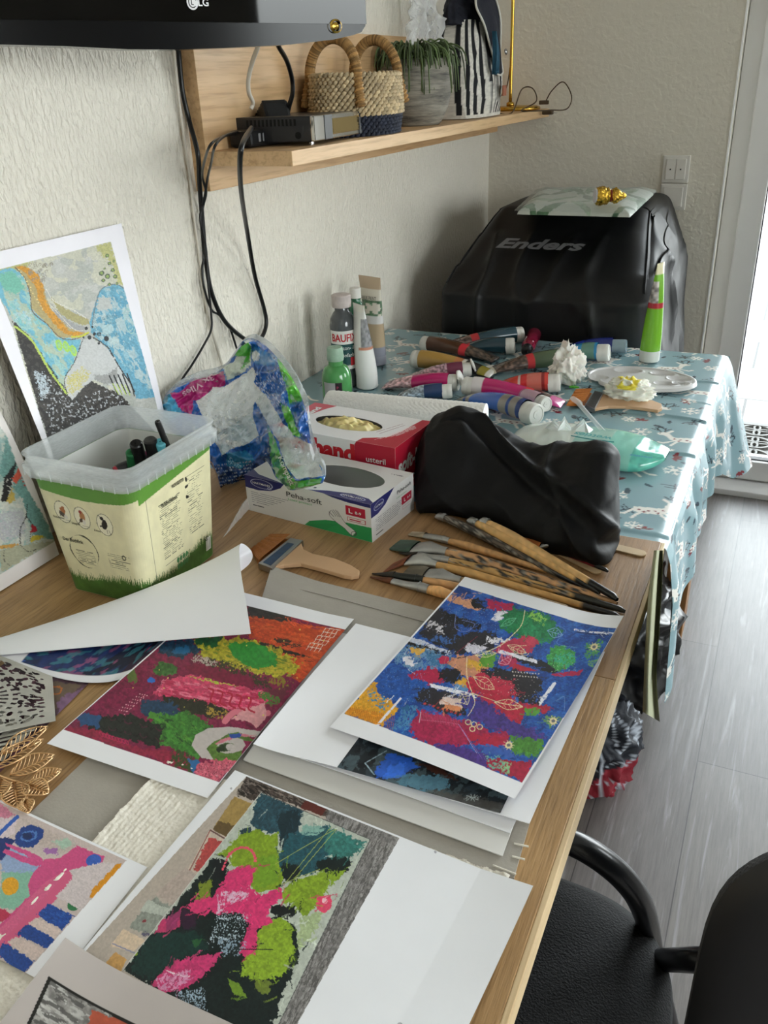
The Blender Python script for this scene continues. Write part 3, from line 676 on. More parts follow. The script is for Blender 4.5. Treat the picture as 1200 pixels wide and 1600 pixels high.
# --- plant pot and plant
pc = np.array([.108, 2.06, ST]); 
pp = thing('potted_plant', 'trailing green plant in a round whitewashed grey pot on the shelf', 'potted plant', pc)
m = mat('whitewash', 'b9b4aa', .7, var=.3, vs=9, bump=.4, bs=30, stretch=(1, 1, 8))
b = m.node_tree.nodes['Principled BSDF']; L = m.node_tree.links
n = nd(m, 'ShaderNodeTexNoise', Scale=5.0, Detail=6.0, Roughness=.7); tc = nd(m, 'ShaderNodeTexCoord'); mp = nd(m, 'ShaderNodeMapping'); mp.inputs['Scale'].default_value = (1.5, 1.5, 14); L.new(tc.outputs['Object'], mp.inputs[0]); L.new(mp.outputs[0], n.inputs['Vector'])
r = nd(m, 'ShaderNodeValToRGB'); r.color_ramp.elements[0].position = .34; r.color_ramp.elements[0].color = (*lin('4c4a46'), 1); r.color_ramp.elements[1].position = .58; r.color_ramp.elements[1].color = (*lin('9c978b'), 1); L.new(n.outputs[0], r.inputs[0]); L.new(r.outputs[0], b.inputs['Base Color'])
Mz = np.eye(4); Mz[:3, 3] = pc
prof = [(.001, .0), (.055, 0), (.062, .006), (.078, .04), (.087, .075), (.088, .10), (.083, .125), (.076, .138), (.072, .14), (.068, .136), (.072, .12), (.06, .115), (.001, .115)]
MB().lathe(prof, Mz, 40, cap=False).obj('pot', m, pp, smooth=True)
mb = MB(); rs = random.Random(3)
for i in range(330):
    a = rs.uniform(0, 2*PI); r0 = rs.uniform(0, .055); L_ = rs.uniform(.05, .10); out = rs.uniform(.4, 1); up = rs.uniform(.02, .055)
    hang = rs.random() < .18 and math.cos(a-.2) > .0
    p0 = pc+np.array([r0*math.cos(a), r0*math.sin(a), .12]); a2 = a+rs.uniform(-.5, .5); dr = np.array([math.cos(a2), math.sin(a2), 0])
    p1 = p0+dr*L_*.4*out+np.array([0, 0, up]); p2 = p0+dr*L_*.85*out+np.array([0, 0, up*.8]); p3 = p0+dr*L_*out+np.array([0, 0, up*.3-(.06 if hang else .01)])
    pts = [p0, p1, p2, p3]; pts = [np.array([max(p[0], .036), p[1], p[2]]) for p in pts]
    g = np.clip(rgb('56683f')*rs.uniform(.6, 1.3)+rs.uniform(0, .04), 0, 1)
    mb.tube(pts, [.0018, .0022, .002, .0012], 5, 3, col=g)
tag(mb.obj('foliage', mat('plant_green', 'fff', .5, vcol=True, var=.3, vs=60) if False else mat('plant_green', 'ffffff', .5, vcol=True, var=.3, vs=60), pp, smooth=True, vcol=True))
# --- clear plastic bag behind the plant
film = bpy.data.materials.new('clear_film'); film.use_nodes = True
def film_mat(name, tint='ffffff', op=.16, rough=.08, bump=1.0):
    m = bpy.data.materials.new(name); m.use_nodes = True; N = m.node_tree.nodes; L = m.node_tree.links; N.clear()
    o = N.new('ShaderNodeOutputMaterial'); t = N.new('ShaderNodeBsdfTransparent'); p = N.new('ShaderNodeBsdfPrincipled'); mi = N.new('ShaderNodeMixShader')
    t.inputs[0].default_value = (.97, .98, .98, 1); p.inputs['Base Color'].default_value = (*lin(tint), 1); p.inputs['Roughness'].default_value = rough
    lw = nd(m, 'ShaderNodeLayerWeight', Blend=.35); mr = nd(m, 'ShaderNodeMapRange'); mr.inputs[3].default_value = op; mr.inputs[4].default_value = min(1, op+.55)
    L.new(lw.outputs['Facing'], mr.inputs[0]); L.new(mr.outputs[0], mi.inputs[0]); L.new(t.outputs[0], mi.inputs[1]); L.new(p.outputs[0], mi.inputs[2]); L.new(mi.outputs[0], o.inputs[0])
    tc = nd(m, 'ShaderNodeTexCoord'); n = nd(m, 'ShaderNodeTexNoise', Scale=45.0, Detail=4.0, Distortion=1.0); L.new(tc.outputs['Object'], n.inputs['Vector'])
    bp = nd(m, 'ShaderNodeBump', Strength=bump, Distance=.004); L.new(n.outputs[0], bp.inputs['Height']); L.new(bp.outputs[0], p.inputs['Normal']); L.new(bp.outputs[0], lw.inputs['Normal'])
    return m
film = film_mat('clear_film')
V = []; nu, nv = 60, 40; c0 = np.array([.075, 2.20, ST+.16]); P = np.zeros((nv, nu, 3))
for j in range(nv):
    for i in range(nu):
        a = 2*PI*i/(nu-1); t = j/(nv-1); ph = PI*t; r = (.05+.02*math.sin(3*a)+.0)*math.sin(ph)**.6*(1-.3*t)
        q = np.array([r*math.cos(a)*.75, r*math.sin(a)*1.45, -.155+.33*t]); q += np.array([1, 1, .3])*fold(*q, .016, 22, 1)
        P[j, i] = c0+q; P[j, i, 0] = max(P[j, i, 0], .034); P[j, i, 2] = max(P[j, i, 2], ST+.001)
o = gridobj('plastic_bag', P, film, loc=(.085, 2.40, ST)); tag(o, 'crumpled clear plastic bag behind the trailing plant', 'plastic bag')
# --- striped rucksack
def rucksack():
    b = thing('rucksack', 'small navy and white striped rucksack with a turquoise tassel, between plant and lamp', 'rucksack', (.11, 2.53, ST))
    cx, cy = .108, 2.42; nu, nv = 200, 150; P = np.zeros((nv, nu, 3)); C = np.zeros((nv, nu, 3)); H = .225
    wh, nvy = rgb('dcd8cf'), rgb('17181d')
    for j in range(nv):
        t = j/(nv-1)
        for i in range(nu):
            a = 2*PI*i/(nu-1); w = .132*(1-.32*t**1.5); dp = .068*(1-.25*t**2)
            c, s = math.cos(a), math.sin(a); e = .55
            x = dp*abs(c)**e*math.copysign(1, c); y = w*abs(s)**e*math.copysign(1, s)
            q = np.array([x, y, H*t]); q[:2] *= 1+.10*math.sin(PI*t)-.0; q += np.array([c, s*.4, 0])*fold(x, y, q[2]*.6, .007, 16, 3)
            sag = .012*math.sin(y*20)*t
            P[j, i] = (cx+q[0], cy+q[1]+sag, ST+.002+q[2])
            # vertical stripes, narrow ones on the front pocket
            u = y/(1-.32*t**1.5)/.132
            if c > -.1 and t < .62 and abs(u) < .80 and u > -.05: st = int(math.floor((u+5)*15)) % 2; col = wh if st else nvy
            else: st = int(math.floor(i/nu*34+.5*math.sin(t*2))) % 2; col = wh if st else nvy
            if t < .035: col = wh
            C[j, i] = col*(.9+.15*vn(i*.5, j*.5))
    P[..., 0] = np.maximum(P[..., 0], .033)
    cl = mat('striped_cotton', 'ffffff', .85, vcol=True, var=.06, vs=200, bump=.4, bs=300)
    gridobj('body', P, cl, b, C=C)
    # gathered neck and flap
    nav = mat('navy_cotton', '20222e', .8, var=.2, vs=40, bump=.5, bs=200)
    nu, nv = 80, 40; P = np.zeros((nv, nu, 3))
    for j in range(nv):
        t = j/(nv-1)
        for i in range(nu):
            a = 2*PI*i/(nu-1); c, s = math.cos(a), math.sin(a); w = (.118*(1-t**2.4*.75)); dp = .05*(1-t*.55)
            q = np.array([dp*c, w*s, .215+.085*t]); q += np.array([c, s, .2])*(fold(q[0], q[1], q[2], .01, 28, 5)+.003*math.sin(14*a)*(1-t))
            P[j, i] = (cx+q[0], cy-.045*t+q[1]-.0, ST+q[2])
    P[..., 0] = np.maximum(P[..., 0], .033); gridobj('neck', P, nav, b)
    F = [(-.10, .285), (-.105, .25), (-.07, .215), (.0, .16), (.035, .115), (.06, .10), (.09, .112), (.10, .15), (.10, .2), (.085, .25), (.04, .30), (-.03, .325), (-.08, .31)]
    Fc = np.array(F); cen = Fc.mean(0); Q = []
    for k in np.linspace(0, 1, 12):
        row = []
        for p in np.vstack([catmull(np.vstack([Fc, Fc[:1]]), 5)]):
            y, z = cen+(p-cen)*k; x = .068-.02*max(0, (z-.17)/.15)**1.4+.018*(1-((y)/.12)**2)*.6+.006*math.sin(y*60+z*30)
            row.append((cx+x, cy+y-.02, ST+z))
        Q.append(row)
    Q = np.array(Q); gridobj('flap', Q, nav, b)
    MB().tube(Q[-1]+np.array([.0015, 0, 0]), .0028, 6, 1).obj('piping', mm('white_cord', 'd9d6cc', .7), b, smooth=True)
    mb = MB(); rs = random.Random(2)
    for k in range(46):
        y0 = cy-.035+rs.uniform(-.010, .010); x0 = cx+.094+rs.uniform(-.006, .004)
        mb.tube([(x0-.006, cy-.035, ST+.20), (x0, y0, ST+.15), (x0+rs.uniform(-.002, .002), y0+rs.uniform(-.005, .005), ST+.105+rs.uniform(-.004, .004))], .0016, 4, 3)
    mb.obj('tassel', mm('turquoise_thread', '23566e', .6, var=.3, vs=100), b, smooth=True)
    MB().box((cx+.083, cy+.075, ST+.062), (.004, .034, .026), rotz(.05), bev=.001).obj('leather_label', mm('leather_label', 'a5664d', .6, var=.15), b)
    MB().lathe([(.001, 0), (.007, 0), (.008, .002), (.006, .005), (.001, .006)], frame((cx+.082, cy+.078, ST+.155), (0, 1, 0), z=(1, 0, .2)), 16, cap=False).obj('snap_button', mm('chrome', 'c8c8ca', .15, 1), b, smooth=True)
rucksack()
# --- brass lamp and its cord
lb = PZ(826, 168, ST); lb = np.array([.115, 2.865, ST])
lp = thing('brass_lamp', 'slim polished brass lamp standing at the far shelf end', 'lamp', lb)
br = mm('brass', 'c9a34a', .25, 1)
Ml = np.eye(4); Ml[:3, 3] = lb
MB().lathe([(.001, 0), (.074, 0), (.076, .004), (.074, .009), (.064, .0125), (.02, .0145), (.001, .015)], Ml, 40, cap=False).obj('base', br, lp, smooth=True)
ptop = PX(806, -60, .07)
MB().tube([lb+np.array([-.01, -.03, .012]), lb+np.array([-.01, -.03, .25]), lb+np.array([-.01, -.03, .6])], .0052, 12, 4).obj('pole', br, lp, smooth=True)
MB().lathe([(.001, 0), (.012, 0), (.012, .01), (.006, .014)], np.array([[1, 0, 0, lb[0]-.01], [0, 1, 0, lb[1]-.03], [0, 0, 1, ST+.012], [0, 0, 0, 1.]]), 16, cap=False).obj('collar', br, lp, smooth=True)
MB().lathe([(.03, .45), (.10, .30), (.098, .30), (.028, .447)], np.array([[1, 0, 0, lb[0]-.0], [0, 1, 0, lb[1]-.04], [0, 0, 1, ST+.28], [0, 0, 0, 1.]]), 30, cap=False).obj('lamp_shade', br, lp, smooth=True)
lc = thing('lamp_cord', 'coiled brown lamp cord with a flat plug on the brass base', 'cord', (.15, 2.86, ST))
cm = mm('brown_cord', '4b3a26', .5)
px = [((797, 105), .085), ((790, 140), .13), ((768, 165), .17), ((778, 178), .18), ((800, 185), .18), ((815, 140), .16), ((832, 138), .17), ((838, 158), .18), ((815, 172), .19), ((830, 187), .195), ((858, 192), .2), ((885, 182), .23), ((893, 150), .25), ((880, 128), .25), ((862, 142), .24), ((853, 158), .215)]
Q = []
for (a, b_), x in px: p = PX(a, b_, x); Q.append(np.array([p[0], min(p[1], BY-.02), max(p[2], ST+.004)]))
Q = []
zz = [.10, .06, .012, .006, .022, .05, .052, .03, .03, .028, .026, .03, .075, .095, .07, .05]
yy_ = [2.84, 2.82, 2.74, 2.62, 2.62, 2.78, 2.80, 2.80, 2.72, 2.68, 2.72, 2.78, 2.82, 2.84, 2.86, 2.86]
for ((a, b_), x), y in zip(px, yy_): p = PY(a, b_, y); p[2] = max(p[2], ST+.003); Q.append(p)
MB().tube(Q, .0019, 6, 8).obj('cable', cm, lc, smooth=True)
qp = PZ(845, 163, ST+.03); qp = PY(850, 160, 2.86); MB().box(qp, (.03, .016, .012), rotz(.2), bev=.003).obj('switch', cm, lc)
qp = PY(856, 176, 2.84); MB().box(qp, (.034, .016, .012), rotz(-.1), bev=.004).obj('plug', cm, lc)
mb = MB()
for s_ in (-.004, .004): mb.tube([qp+np.array([.017, s_, 0]), qp+np.array([.03, s_, -.001])], .0012, 6, 1)
mb.obj('plug_pin', mm('chrome'), lc)
# --- cables hanging down the wall
def cable(name, label, pts, r, m, flat=1):
    Q = [PX(a, b_, x) for (a, b_), x in pts]; o = MB().tube(Q, r, 8, 8, flat=flat).obj(name, m, loc=Q[-1], smooth=True); return tag(o, label, 'cable')
ck = mm('cable_black', '0c0c0d', .35); cwm = mm('cable_white', 'cfc8bb', .45)
cable('power_cable', 'thick black cable hanging down from the receiver and curving back up on the wall', [((393, 200), .10), ((380, 222), .205), ((375, 250), .208), ((377, 300), .15), ((386, 360), .06), ((398, 430), .02), ((412, 480), .012), ((416, 505), .012), ((410, 525), .014), ((398, 534), .016), ((380, 528), .018), ((350, 500), .014), ((330, 455), .012), ((321, 400), .012), ((316, 340), .014), ((312, 290), .02), ((309, 240), .036), ((296, 190), .012), ((285, 140), .008), ((279, 80), .010), ((276, 60), .02)], .0042, ck)
cable('antenna_cable', 'thin black cable running over the shelf edge and down to the table', [((366, 210), .045), ((350, 213), .10), ((330, 225), .16), ((320, 250), .11), ((316, 275), .045), ((322, 300), .03), ((318, 320), .012), ((314, 345), .010), ((318, 400), .010), ((316, 420), .010), ((319, 450), .012), ((330, 483), .010), ((342, 492), .010), ((355, 505), .010), ((362, 520), .010), ((370, 545), .012)], .0022, ck)
cable('speaker_cable', 'thin black cable bent left across the wall behind the plastic bag', [((372, 206), .045), ((352, 212), .12), ((336, 228), .165), ((330, 255), .10), ((324, 280), .045), ((320, 305), .03), ((315, 325), .016), ((313, 345), .015), ((322, 390), .015), ((325, 440), .015), ((330, 490), .015), ((330, 515), .015), ((318, 540), .012), ((300, 570), .012), ((284, 594), .014), ((274, 620), .02)], .0022, ck)
cable('white_cable', 'grey white flat cable hanging beside the black ones on the bare wall', [((270, 60), .02), ((272, 90), .012), ((280, 160), .008), ((288, 220), .006), ((297, 280), .006), ((302, 330), .006), ((310, 390), .006), ((317, 440), .006), ((325, 490), .006), ((338, 540), .006), ((349, 575), .006)], .0026, cwm)
cable('tv_cable', 'light grey cable from the television down to the power strip', [((405, 66), .16), ((402, 76), .15), ((394, 98), .12), ((388, 125), .10), ((389, 145), .09), ((395, 160), .075), ((392, 170), .07)], .0038, cwm)
cable('hdmi_cable', 'short thick black cable from the television to the receiver top', [((430, 60), .16), ((436, 74), .15), ((448, 95), .13), ((456, 122), .115), ((457, 145), .11), ((452, 165), .10), ((449, 178), .09)], .0042, ck)
# ================================================================ covered barbecue grill behind the table
def grill():
    g = thing('covered_grill', 'barbecue grill under a black nylon cover standing in the room corner', 'covered grill', (.39, 2.5, 0))
    nylon = mat('grill_nylon', '0b0b0d', .5, var=.15, vs=8, bump=.4, bs=14, stretch=(1, 1, .5))
    sec = [(2.17, .03), (2.16, .3), (2.15, .6), (2.14, .80), (2.16, .86), (2.30, .95), (2.43, 1.012), (2.50, 1.024), (2.70, 1.024), (2.84, 1.018), (2.875, .99), (2.885, .8), (2.89, .5), (2.89, .03)]
    S_ = catmull(np.array(sec), 10); hw0 = np.interp(S_[:, 1], [0, .5, .85, .95, 1.02], [.31, .305, .285, .258, .232]); 
    nu = 90; P = np.zeros((len(S_), nu, 3))
    for j, (y, z) in enumerate(S_):
        for i in range(nu):
            u = -1+2*i/(nu-1); x = (.385+u*hw0[j] if u > 0 else .385+u*(hw0[j]-.035))
            d = .014*(1-abs(mnoise.noise(Vector((u*2.2, z*3+y*2, 1.3))))*2)**3*(1 if z < .97 else .2)+fold(x, y, z, .007, 5, 2)*(1 if z < .98 else .3)
            rnd = .03*abs(u)**14
            P[j, i] = (x, y-(d if y < 2.5 else -d*0)+(rnd if y < 2.5 else -rnd), z-(rnd*.7 if z > .9 else 0)+(d*.4 if z > .9 else 0))
    P[..., 1] = np.minimum(P[..., 1], BY-.01)
    gridobj('cover', P, nylon, g)
    for sd, xs in (('side_panel', -1), ('side_panel', 1)):
        i = 0 if xs < 0 else nu-1; E = P[:, i]; n = len(E)//2
        A = E[:n]; B = E[::-1][:n]; T = np.linspace(0, 1, 40)[None, :, None]; Q = A[:, None]*(1-T)+B[:, None]*T
        for j in range(Q.shape[0]):
            for k in range(40):
                t = k/39; e = math.sin(PI*t)**.5; x, y, z = Q[j, k]
                Q[j, k, 0] += xs*e*((.022 if xs > 0 else .004)+.02*(1-abs(mnoise.noise(Vector((y*5, z*3.2, xs*2)))*2))**3+.012*mnoise.noise(Vector((y*9, z*7, 5))))*min(1, (1.03-z)*8)
        Q[..., 0] = np.maximum(Q[..., 0], .012); gridobj(sd, Q, nylon, g)
    for _c in (nu-2, 1): MB().tube(P[40:75, _c]+np.array([.0, -.002, .002]), .0022, 5, 1).obj('seam', mm('seam_black', '1d1d20', .6), g, smooth=True)
    # lettering lies on the sloping front
    a = PY(788, 372, 2.34); fnb = []
    o = MB()
    def fn(x, y):
        yy = 2.255+y*.82; z = np.interp(yy, [2.15, 2.16, 2.30, 2.43], [.83, .87, .957, 1.02]); return (x, yy-.012, z+.016)
    addtext(o, 'Enders', fn, .372, .02, .038, w=.235, bold=.035, shear=.35); o.obj('brand_lettering', mm('logo_grey', '6d6d70', .6), g)
grill()
# folded leaf-print fabric in a clear sleeve, chocolate figure on top
def leafcloth():
    q = [PZ(a, b, 1.05) for a, b in ((838, 296), (1022, 296), (985, 330), (808, 326))]; t = thing('folded_fabric', 'folded white and green leaf print fabric in a clear sleeve on the grill cover', 'folded fabric', (q[0]+q[2])/2+np.array([0, 0, -.02]))
    cv = Cv([(0, 0), (300, 0), (300, 200), (0, 200)], 160, 110, 'b9bdb5'); rs = random.Random(4)
    for i in range(34):
        x, y, a = rs.uniform(0, 300), rs.uniform(0, 200), rs.uniform(0, 3.1)
        cv.blob(x, y, rs.uniform(25, 48), rs.uniform(6, 11), rs.choice(['4d6b4f', '68856a', '3f5a44', '93a58f']), ang=a, r=2, var=.2)
    u, v = cv.u[..., None], cv.v[..., None]; P = (q[0]*(1-u)+q[1]*u)*(1-v)+(q[3]*(1-u)+q[2]*u)*v
    e = np.minimum(np.minimum(cv.u, 1-cv.u)*8, np.minimum(cv.v, 1-cv.v)*8).clip(0, 1)**.5
    top = P.copy(); top[..., 2] = 1.036+.022*e+.005*(fbm(cv.u*6, cv.v*6, 3, 2)-.5)*e
    gridobj('fabric', top, mat('leaf_fabric', 'ffffff', .6, vcol=True), t, C=cv.C)
    f = top.copy(); f[..., 2] += .003+.003*np.abs(fbm(cv.u*14, cv.v*14, 3, 8)-.5)*2; c = f.mean((0, 1)); f[..., :2] = c[:2]+(f[..., :2]-c[:2])*1.06
    gridobj('clear_sleeve', f[::2, ::2], film_mat('sleeve_film', 'e8f2ee', .02, .08, .25), t)
leafcloth()
ch = thing('chocolate_figure', 'small gold foil wrapped chocolate figure lying on the folded fabric', 'chocolate figure', (PZ(952, 303, 1.075)))
p0, p1 = PZ(930, 306, 1.083), PZ(978, 306, 1.080); dr = (p1-p0); Lc = np.linalg.norm(dr)
prof = [(.001, 0), (.017, .002), (.021, .012), (.019, Lc*.32), (.017, Lc*.42), (.011, Lc*.5), (.016, Lc*.58), (.017, Lc*.7), (.012, Lc*.8), (.008, Lc*.9), (.004, Lc), (.001, Lc)]
mb = MB(); mb.lathe([(r, z) for (r, z) in catmull(np.array(prof), 4)], zframe(p0, dr), 32, cap=False)
V = mb.v[0]; ax = dr/Lc
for i in range(len(V)):
    c = p0+ax*((V[i]-p0)@ax); V[i] = V[i]+(V[i]-c)*mnoise.noise(Vector(V[i]*260))*.35
mb.obj('foil_body', mat('gold_foil', 'd8ae45', .22, 1, bump=1, bs=180), ch, smooth=True)
MB().lathe([(.001, -.0015), (.0165, -.0015), (.0168, .0025), (.001, .003)], zframe(p0, dr), 24, cap=False).obj('base_label', mm('foil_label', 'c9c6cc', .4), ch)
MB().lathe([(.0125, Lc*.47), (.0145, Lc*.5), (.0125, Lc*.53)], zframe(p0, dr), 20, cap=False).obj('neck_ribbon', mm('red_ribbon', '7d1f1f', .5), ch)
# ================================================================ paints and bits on the tablecloth
TZ = .7485
def paint_tube(name, label, cap, tail, r, bands, capcol='d9d7d0', caplen=.018, cat='paint tube', open_lid=False, capmat=None, tw=1.25, group='paint tubes lying on the tablecloth', writing=None):
    """cap, tail: photo pixels of the cap face and of the crimped end; bands: [(t, colour)...] from cap to tail"""
    a = PZ(*cap, TZ+r); b = PZ(*tail, TZ+.006); d = b-a; L = np.linalg.norm(d); ax = d/L
    t0 = thing(name, label, cat, (a+b)/2*[1, 1, 0]+np.array([0, 0, TZ]), group)
    side = np.array([-ax[1], ax[0], 0]); side /= np.linalg.norm(side); up = np.cross(ax, side); up *= np.sign(up[2])
    nu, nv = 40, 70; P = np.zeros((nv, nu, 3)); C = np.zeros((nv, nu, 3)); rs = np.random.RandomState(int(cap[0]))
    bt = [x[0] for x in bands]
    for j in range(nv):
        t = j/(nv-1); w = r*(.97+(tw-.97)*t**1.3); h = r*.97*(1-t**1.7)**.75+.0012
        ctr = a+ax*(caplen+(L-caplen)*t); ctr[2] = TZ+max(h, .0012)+.0005+(.004*t*(1-t))
        k = max(i for i in range(len(bt)) if bt[i] <= t+1e-9); base = bands[k][1]; photo = len(bands[k]) > 2
        for i in range(nu):
            g = 2*PI*i/nu if nu else 0; c, s = math.cos(2*PI*i/(nu-1)), math.sin(2*PI*i/(nu-1))
            dent = 1+.05*math.sin(3*c+t*8)*t
            P[j, i] = ctr+side*w*c*dent+up*h*s
            col = rgb(base)
            if photo: col = np.clip(col*(.5+1.0*vn(t*34, (i/nu)*26, int(cap[0]))), 0, 1)
            C[j, i] = col
    gridobj('tube_body', P, mm('tube_plastic', 'ffffff', .22, vcol=True, coat=.4, var=.02), t0, C=C)
    M4 = zframe(a, ax, up); cm = capmat or mm('cap_'+capcol, capcol, .4, var=.04)
    c_ = MB().lathe([(.001, .0), (r*.74, 0), (r*.78, -.0015), (r*.9, -.0015), (r*.98, .0015), (r*1.0, caplen*.45), (r*.985, caplen*.5), (r*1.0, caplen*.55), (r*1.0, caplen+.0006), (.001, caplen+.0006)], M4, 32, cap=False).obj('cap', cm, t0, smooth=False, auto=30)
    MB().lathe([(.001, -.0012), (r*.35, -.0012), (r*.4, .0005)], M4, 20, cap=False).obj('cap_seal', cm, c_)
    if open_lid:
        q = a+up*r*.55-ax*.006; M5 = zframe(q, -ax*.95+up*.3, up)
        MB().lathe([(.001, .004), (r*.5, .004), (r*.55, .002), (r*.9, .003), (r*.95, -.001), (r*.3, -.003), (.001, -.003)], M5, 28, cap=False).obj('flip_lid', cm, c_, smooth=True)
    if writing:
        s_, t_, h_, col = writing; mb = MB()
        def fn(x, y):
            t = t_+x/(L-caplen); w = r*(.97+(tw-.97)*max(0, t)**1.3); h = r*.97*(1-min(1, max(0, t))**1.7)**.75+.0012
            an = PI*.42+y/r; ctr = a+ax*(caplen+(L-caplen)*t); ctr[2] = TZ+h+.001+(.004*t*(1-t))
            nrm = -side if (side@(a-CAM)) > 0 else side
            return ctr+nrm*(w*math.cos(an)*1.012)+up*(h*math.sin(an)*1.012+.0006)
        addtext(mb, s_, fn, 0, 0, h_, ang=PI if ax[0] < 0 else 0); mb.obj('tube_lettering', mm('ink_'+col, col, .5), t0)
    return t0
ph = True
paint_tube('paint_tube', 'rearmost dark teal paint tube with a red band, white cap beside the crimson bottle', (816, 522), (690, 541), .0195, [(0, '21404c'), (.52, 'c8313a'), (.62, '6f5a55', ph)])
paint_tube('paint_tube', 'dark teal paint tube lying in front of the other teal one', (803, 540), (712, 546), .0195, [(0, '1d3c48'), (.70, 'c8313a'), (.80, '5a4a46', ph)])
paint_tube('paint_tube', 'dark brown paint tube with a red band, cap pointing left', (661, 536), (775, 560), .0185, [(0, '4f3325'), (.50, 'cf3540'), (.60, '4c4038', ph)])
paint_tube('paint_tube', 'gold ochre paint tube with a black label, cap pointing left', (646, 560), (770, 583), .0205, [(0, 'b08a48'), (.5, 'c07a48'), (.60, 'e0dcd2'), (.64, '1d1c1c'), (.84, '8f8430'), (.93, 'dcd8cc')], writing=('F-1', .72, .008, 'e6e4dc'))
paint_tube('paint_tube', 'dark mauve paint tube with an open flip lid, among the left tubes', (735, 577), (640, 588), .0165, [(0, '6a2440'), (.3, 'a08088', ph)], open_lid=True)
paint_tube('paint_tube', 'magenta paint tube beside the kitchen roll, open cap stained with paint', (715, 598), (600, 600), .0185, [(0, 'b81f66'), (.55, 'c8a0a4', ph)], open_lid=True)
paint_tube('paint_tube', 'navy paint tube almost hidden behind the kitchen roll, only its cap showing', (705, 611), (620, 618), .0155, [(0, '1f3860'), (.4, '93a0ac', ph)])
paint_tube('paint_tube', 'long magenta paint tube with a red label and pointed tail, cap left', (726, 602), (880, 629), .0195, [(0, 'dcd4d2'), (.12, 'b51d62'), (.58, 'cc2f38'), (.68, '4a3430', ph), (.86, 'c04888')], caplen=.02)
paint_tube('paint_tube', 'pale pink paint tube with a white cap, squeezed behind the big blue one', (853, 632), (790, 611), .016, [(0, 'c8a4b0'), (.4, 'a85a80')])
paint_tube('paint_tube', 'big blue paint tube with grey bands, nearest to the kitchen roll end', (838, 648), (726, 618), .0215, [(0, '24407c'), (.06, '8f8a84'), (.17, '2a4a8c'), (.21, '8f8a84'), (.32, '3765ba'), (.78, '8a8780'), (.84, '2a4a8c'), (.88, '8a8780')], caplen=.026, writing=None)
paint_tube('paint_tube', 'olive green paint tube with a red band, half behind the white tissue', (890, 559), (768, 577), .0205, [(0, '4f5f45'), (.42, 'cf2f38'), (.52, '5c4a42', ph), (.96, 'd8d2c2')])
paint_tube('paint_tube', 'bright red paint tube with a barcode patch, cap right beside the tissue', (874, 598), (772, 603), .0195, [(0, 'cf4034'), (.06, '8a1c1c'), (.12, 'c86a5c'), (.38, 'c22e2e'), (.5, 'c8b0a8'), (.55, 'c83a30'), (.8, 'b06a5c', ph)], caplen=.022)
paint_tube('paint_tube', 'blue and olive striped paint tube with a broad white cap, right of the tissue', (951, 551), (868, 553), .020, [(0, '2d84b4'), (.07, '5f8a7c'), (.35, '2d8ac0'), (.5, '6a9a88'), (.7, '2a70b4')], caplen=.024)
paint_tube('paint_tube', 'royal blue paint tube with a clear cap, rightmost of the lying tubes', (978, 541), (885, 541), .0165, [(0, '1c2a78'), (.6, '24389a')], capmat=mm('clear_cap', 'c8dce8', .12, trans=.5, var=0), caplen=.03)
# crimson squeeze bottle with a black cap pointing to the camera
a = PZ(822, 549, TZ+.014); b = PZ(835, 522, TZ+.017); d = b-a; L = np.linalg.norm(d)
t = thing('paint_bottle', 'small crimson paint bottle lying with its black cap towards the camera', 'paint bottle', (a+b)/2*[1, 1, 0]+np.array([0, 0, TZ]))
M4 = zframe(a, d); MB().lathe([(.001, .02), (.009, .02), (.010, .026), (.0165, .036), (.0175, .05), (.0175, L-.004), (.015, L), (.001, L)], M4, 30, cap=False).obj('bottle_body', mm('crimson_gloss', '8a1638', .15, coat=.5), t, smooth=True)
MB().lathe([(.001, 0), (.0105, 0), (.0125, .003), (.0135, .02), (.012, .026), (.001, .026)], M4, 26, cap=False).obj('cap', mm('black_plastic'), t, smooth=True)
# --- green tube standing on its cap
def stand_tube(name, label, base, r, H, tw, body, capc, caph, lean=(0, 0), yaw=0, group=None, cat='paint tube'):
    b = base.copy(); t0 = thing(name, label, cat, b, group); nu, nv = 44, 80; P = np.zeros((nv, nu, 3)); C = np.zeros((nv, nu, 3))
    cx, sx = math.cos(yaw), math.sin(yaw)
    for j in range(nv):
        t = j/(nv-1); w = r*(1-t)+tw*t; h = r*(1-t**1.6)**.8+.0008
        for i in range(nu):
            c, s = math.cos(2*PI*i/(nu-1)), math.sin(2*PI*i/(nu-1)); x, y = w*c, h*s
            P[j, i] = b+np.array([x*cx-y*sx+lean[0]*t, x*sx+y*cx+lean[1]*t, caph+(H-caph)*t]); C[j, i] = body(t, i/(nu-1), c, s)
    gridobj('tube_body', P, mm('tube_plastic', 'ffffff', .22, vcol=True, coat=.4, var=.02), t0, C=C)
    M4 = np.eye(4); M4[:3, 3] = b; MB().lathe([(.001, 0), (r*.95, 0), (r*1.02, .002), (r*1.0, caph), (.001, caph)], M4, 32, cap=False).obj('cap', mm('cap_'+capc, capc, .4, var=.1), t0, auto=30)
    return t0
def gcol(t, u, c, s):
    if t < .50: return rgb('79b82c')
    if t < .56: return rgb('b02f38')
    if t < .80: return np.clip(rgb('b8b0ac')*(.6+.7*vn(t*40, u*14, 3)), 0, 1) if math.cos(2*PI*u-2.2) > -.2 else rgb('79b82c')
    if t < .88: return rgb('79b82c')
    return rgb('e4dcb4')
gb = PZ(1014, 563, TZ); stand_tube('paint_tube', 'lime green paint tube standing upright on its white cap at the back edge', gb, .0225, .222, .0155, gcol, 'd8dcd4', .026, lean=(.004, 0), yaw=1.2)
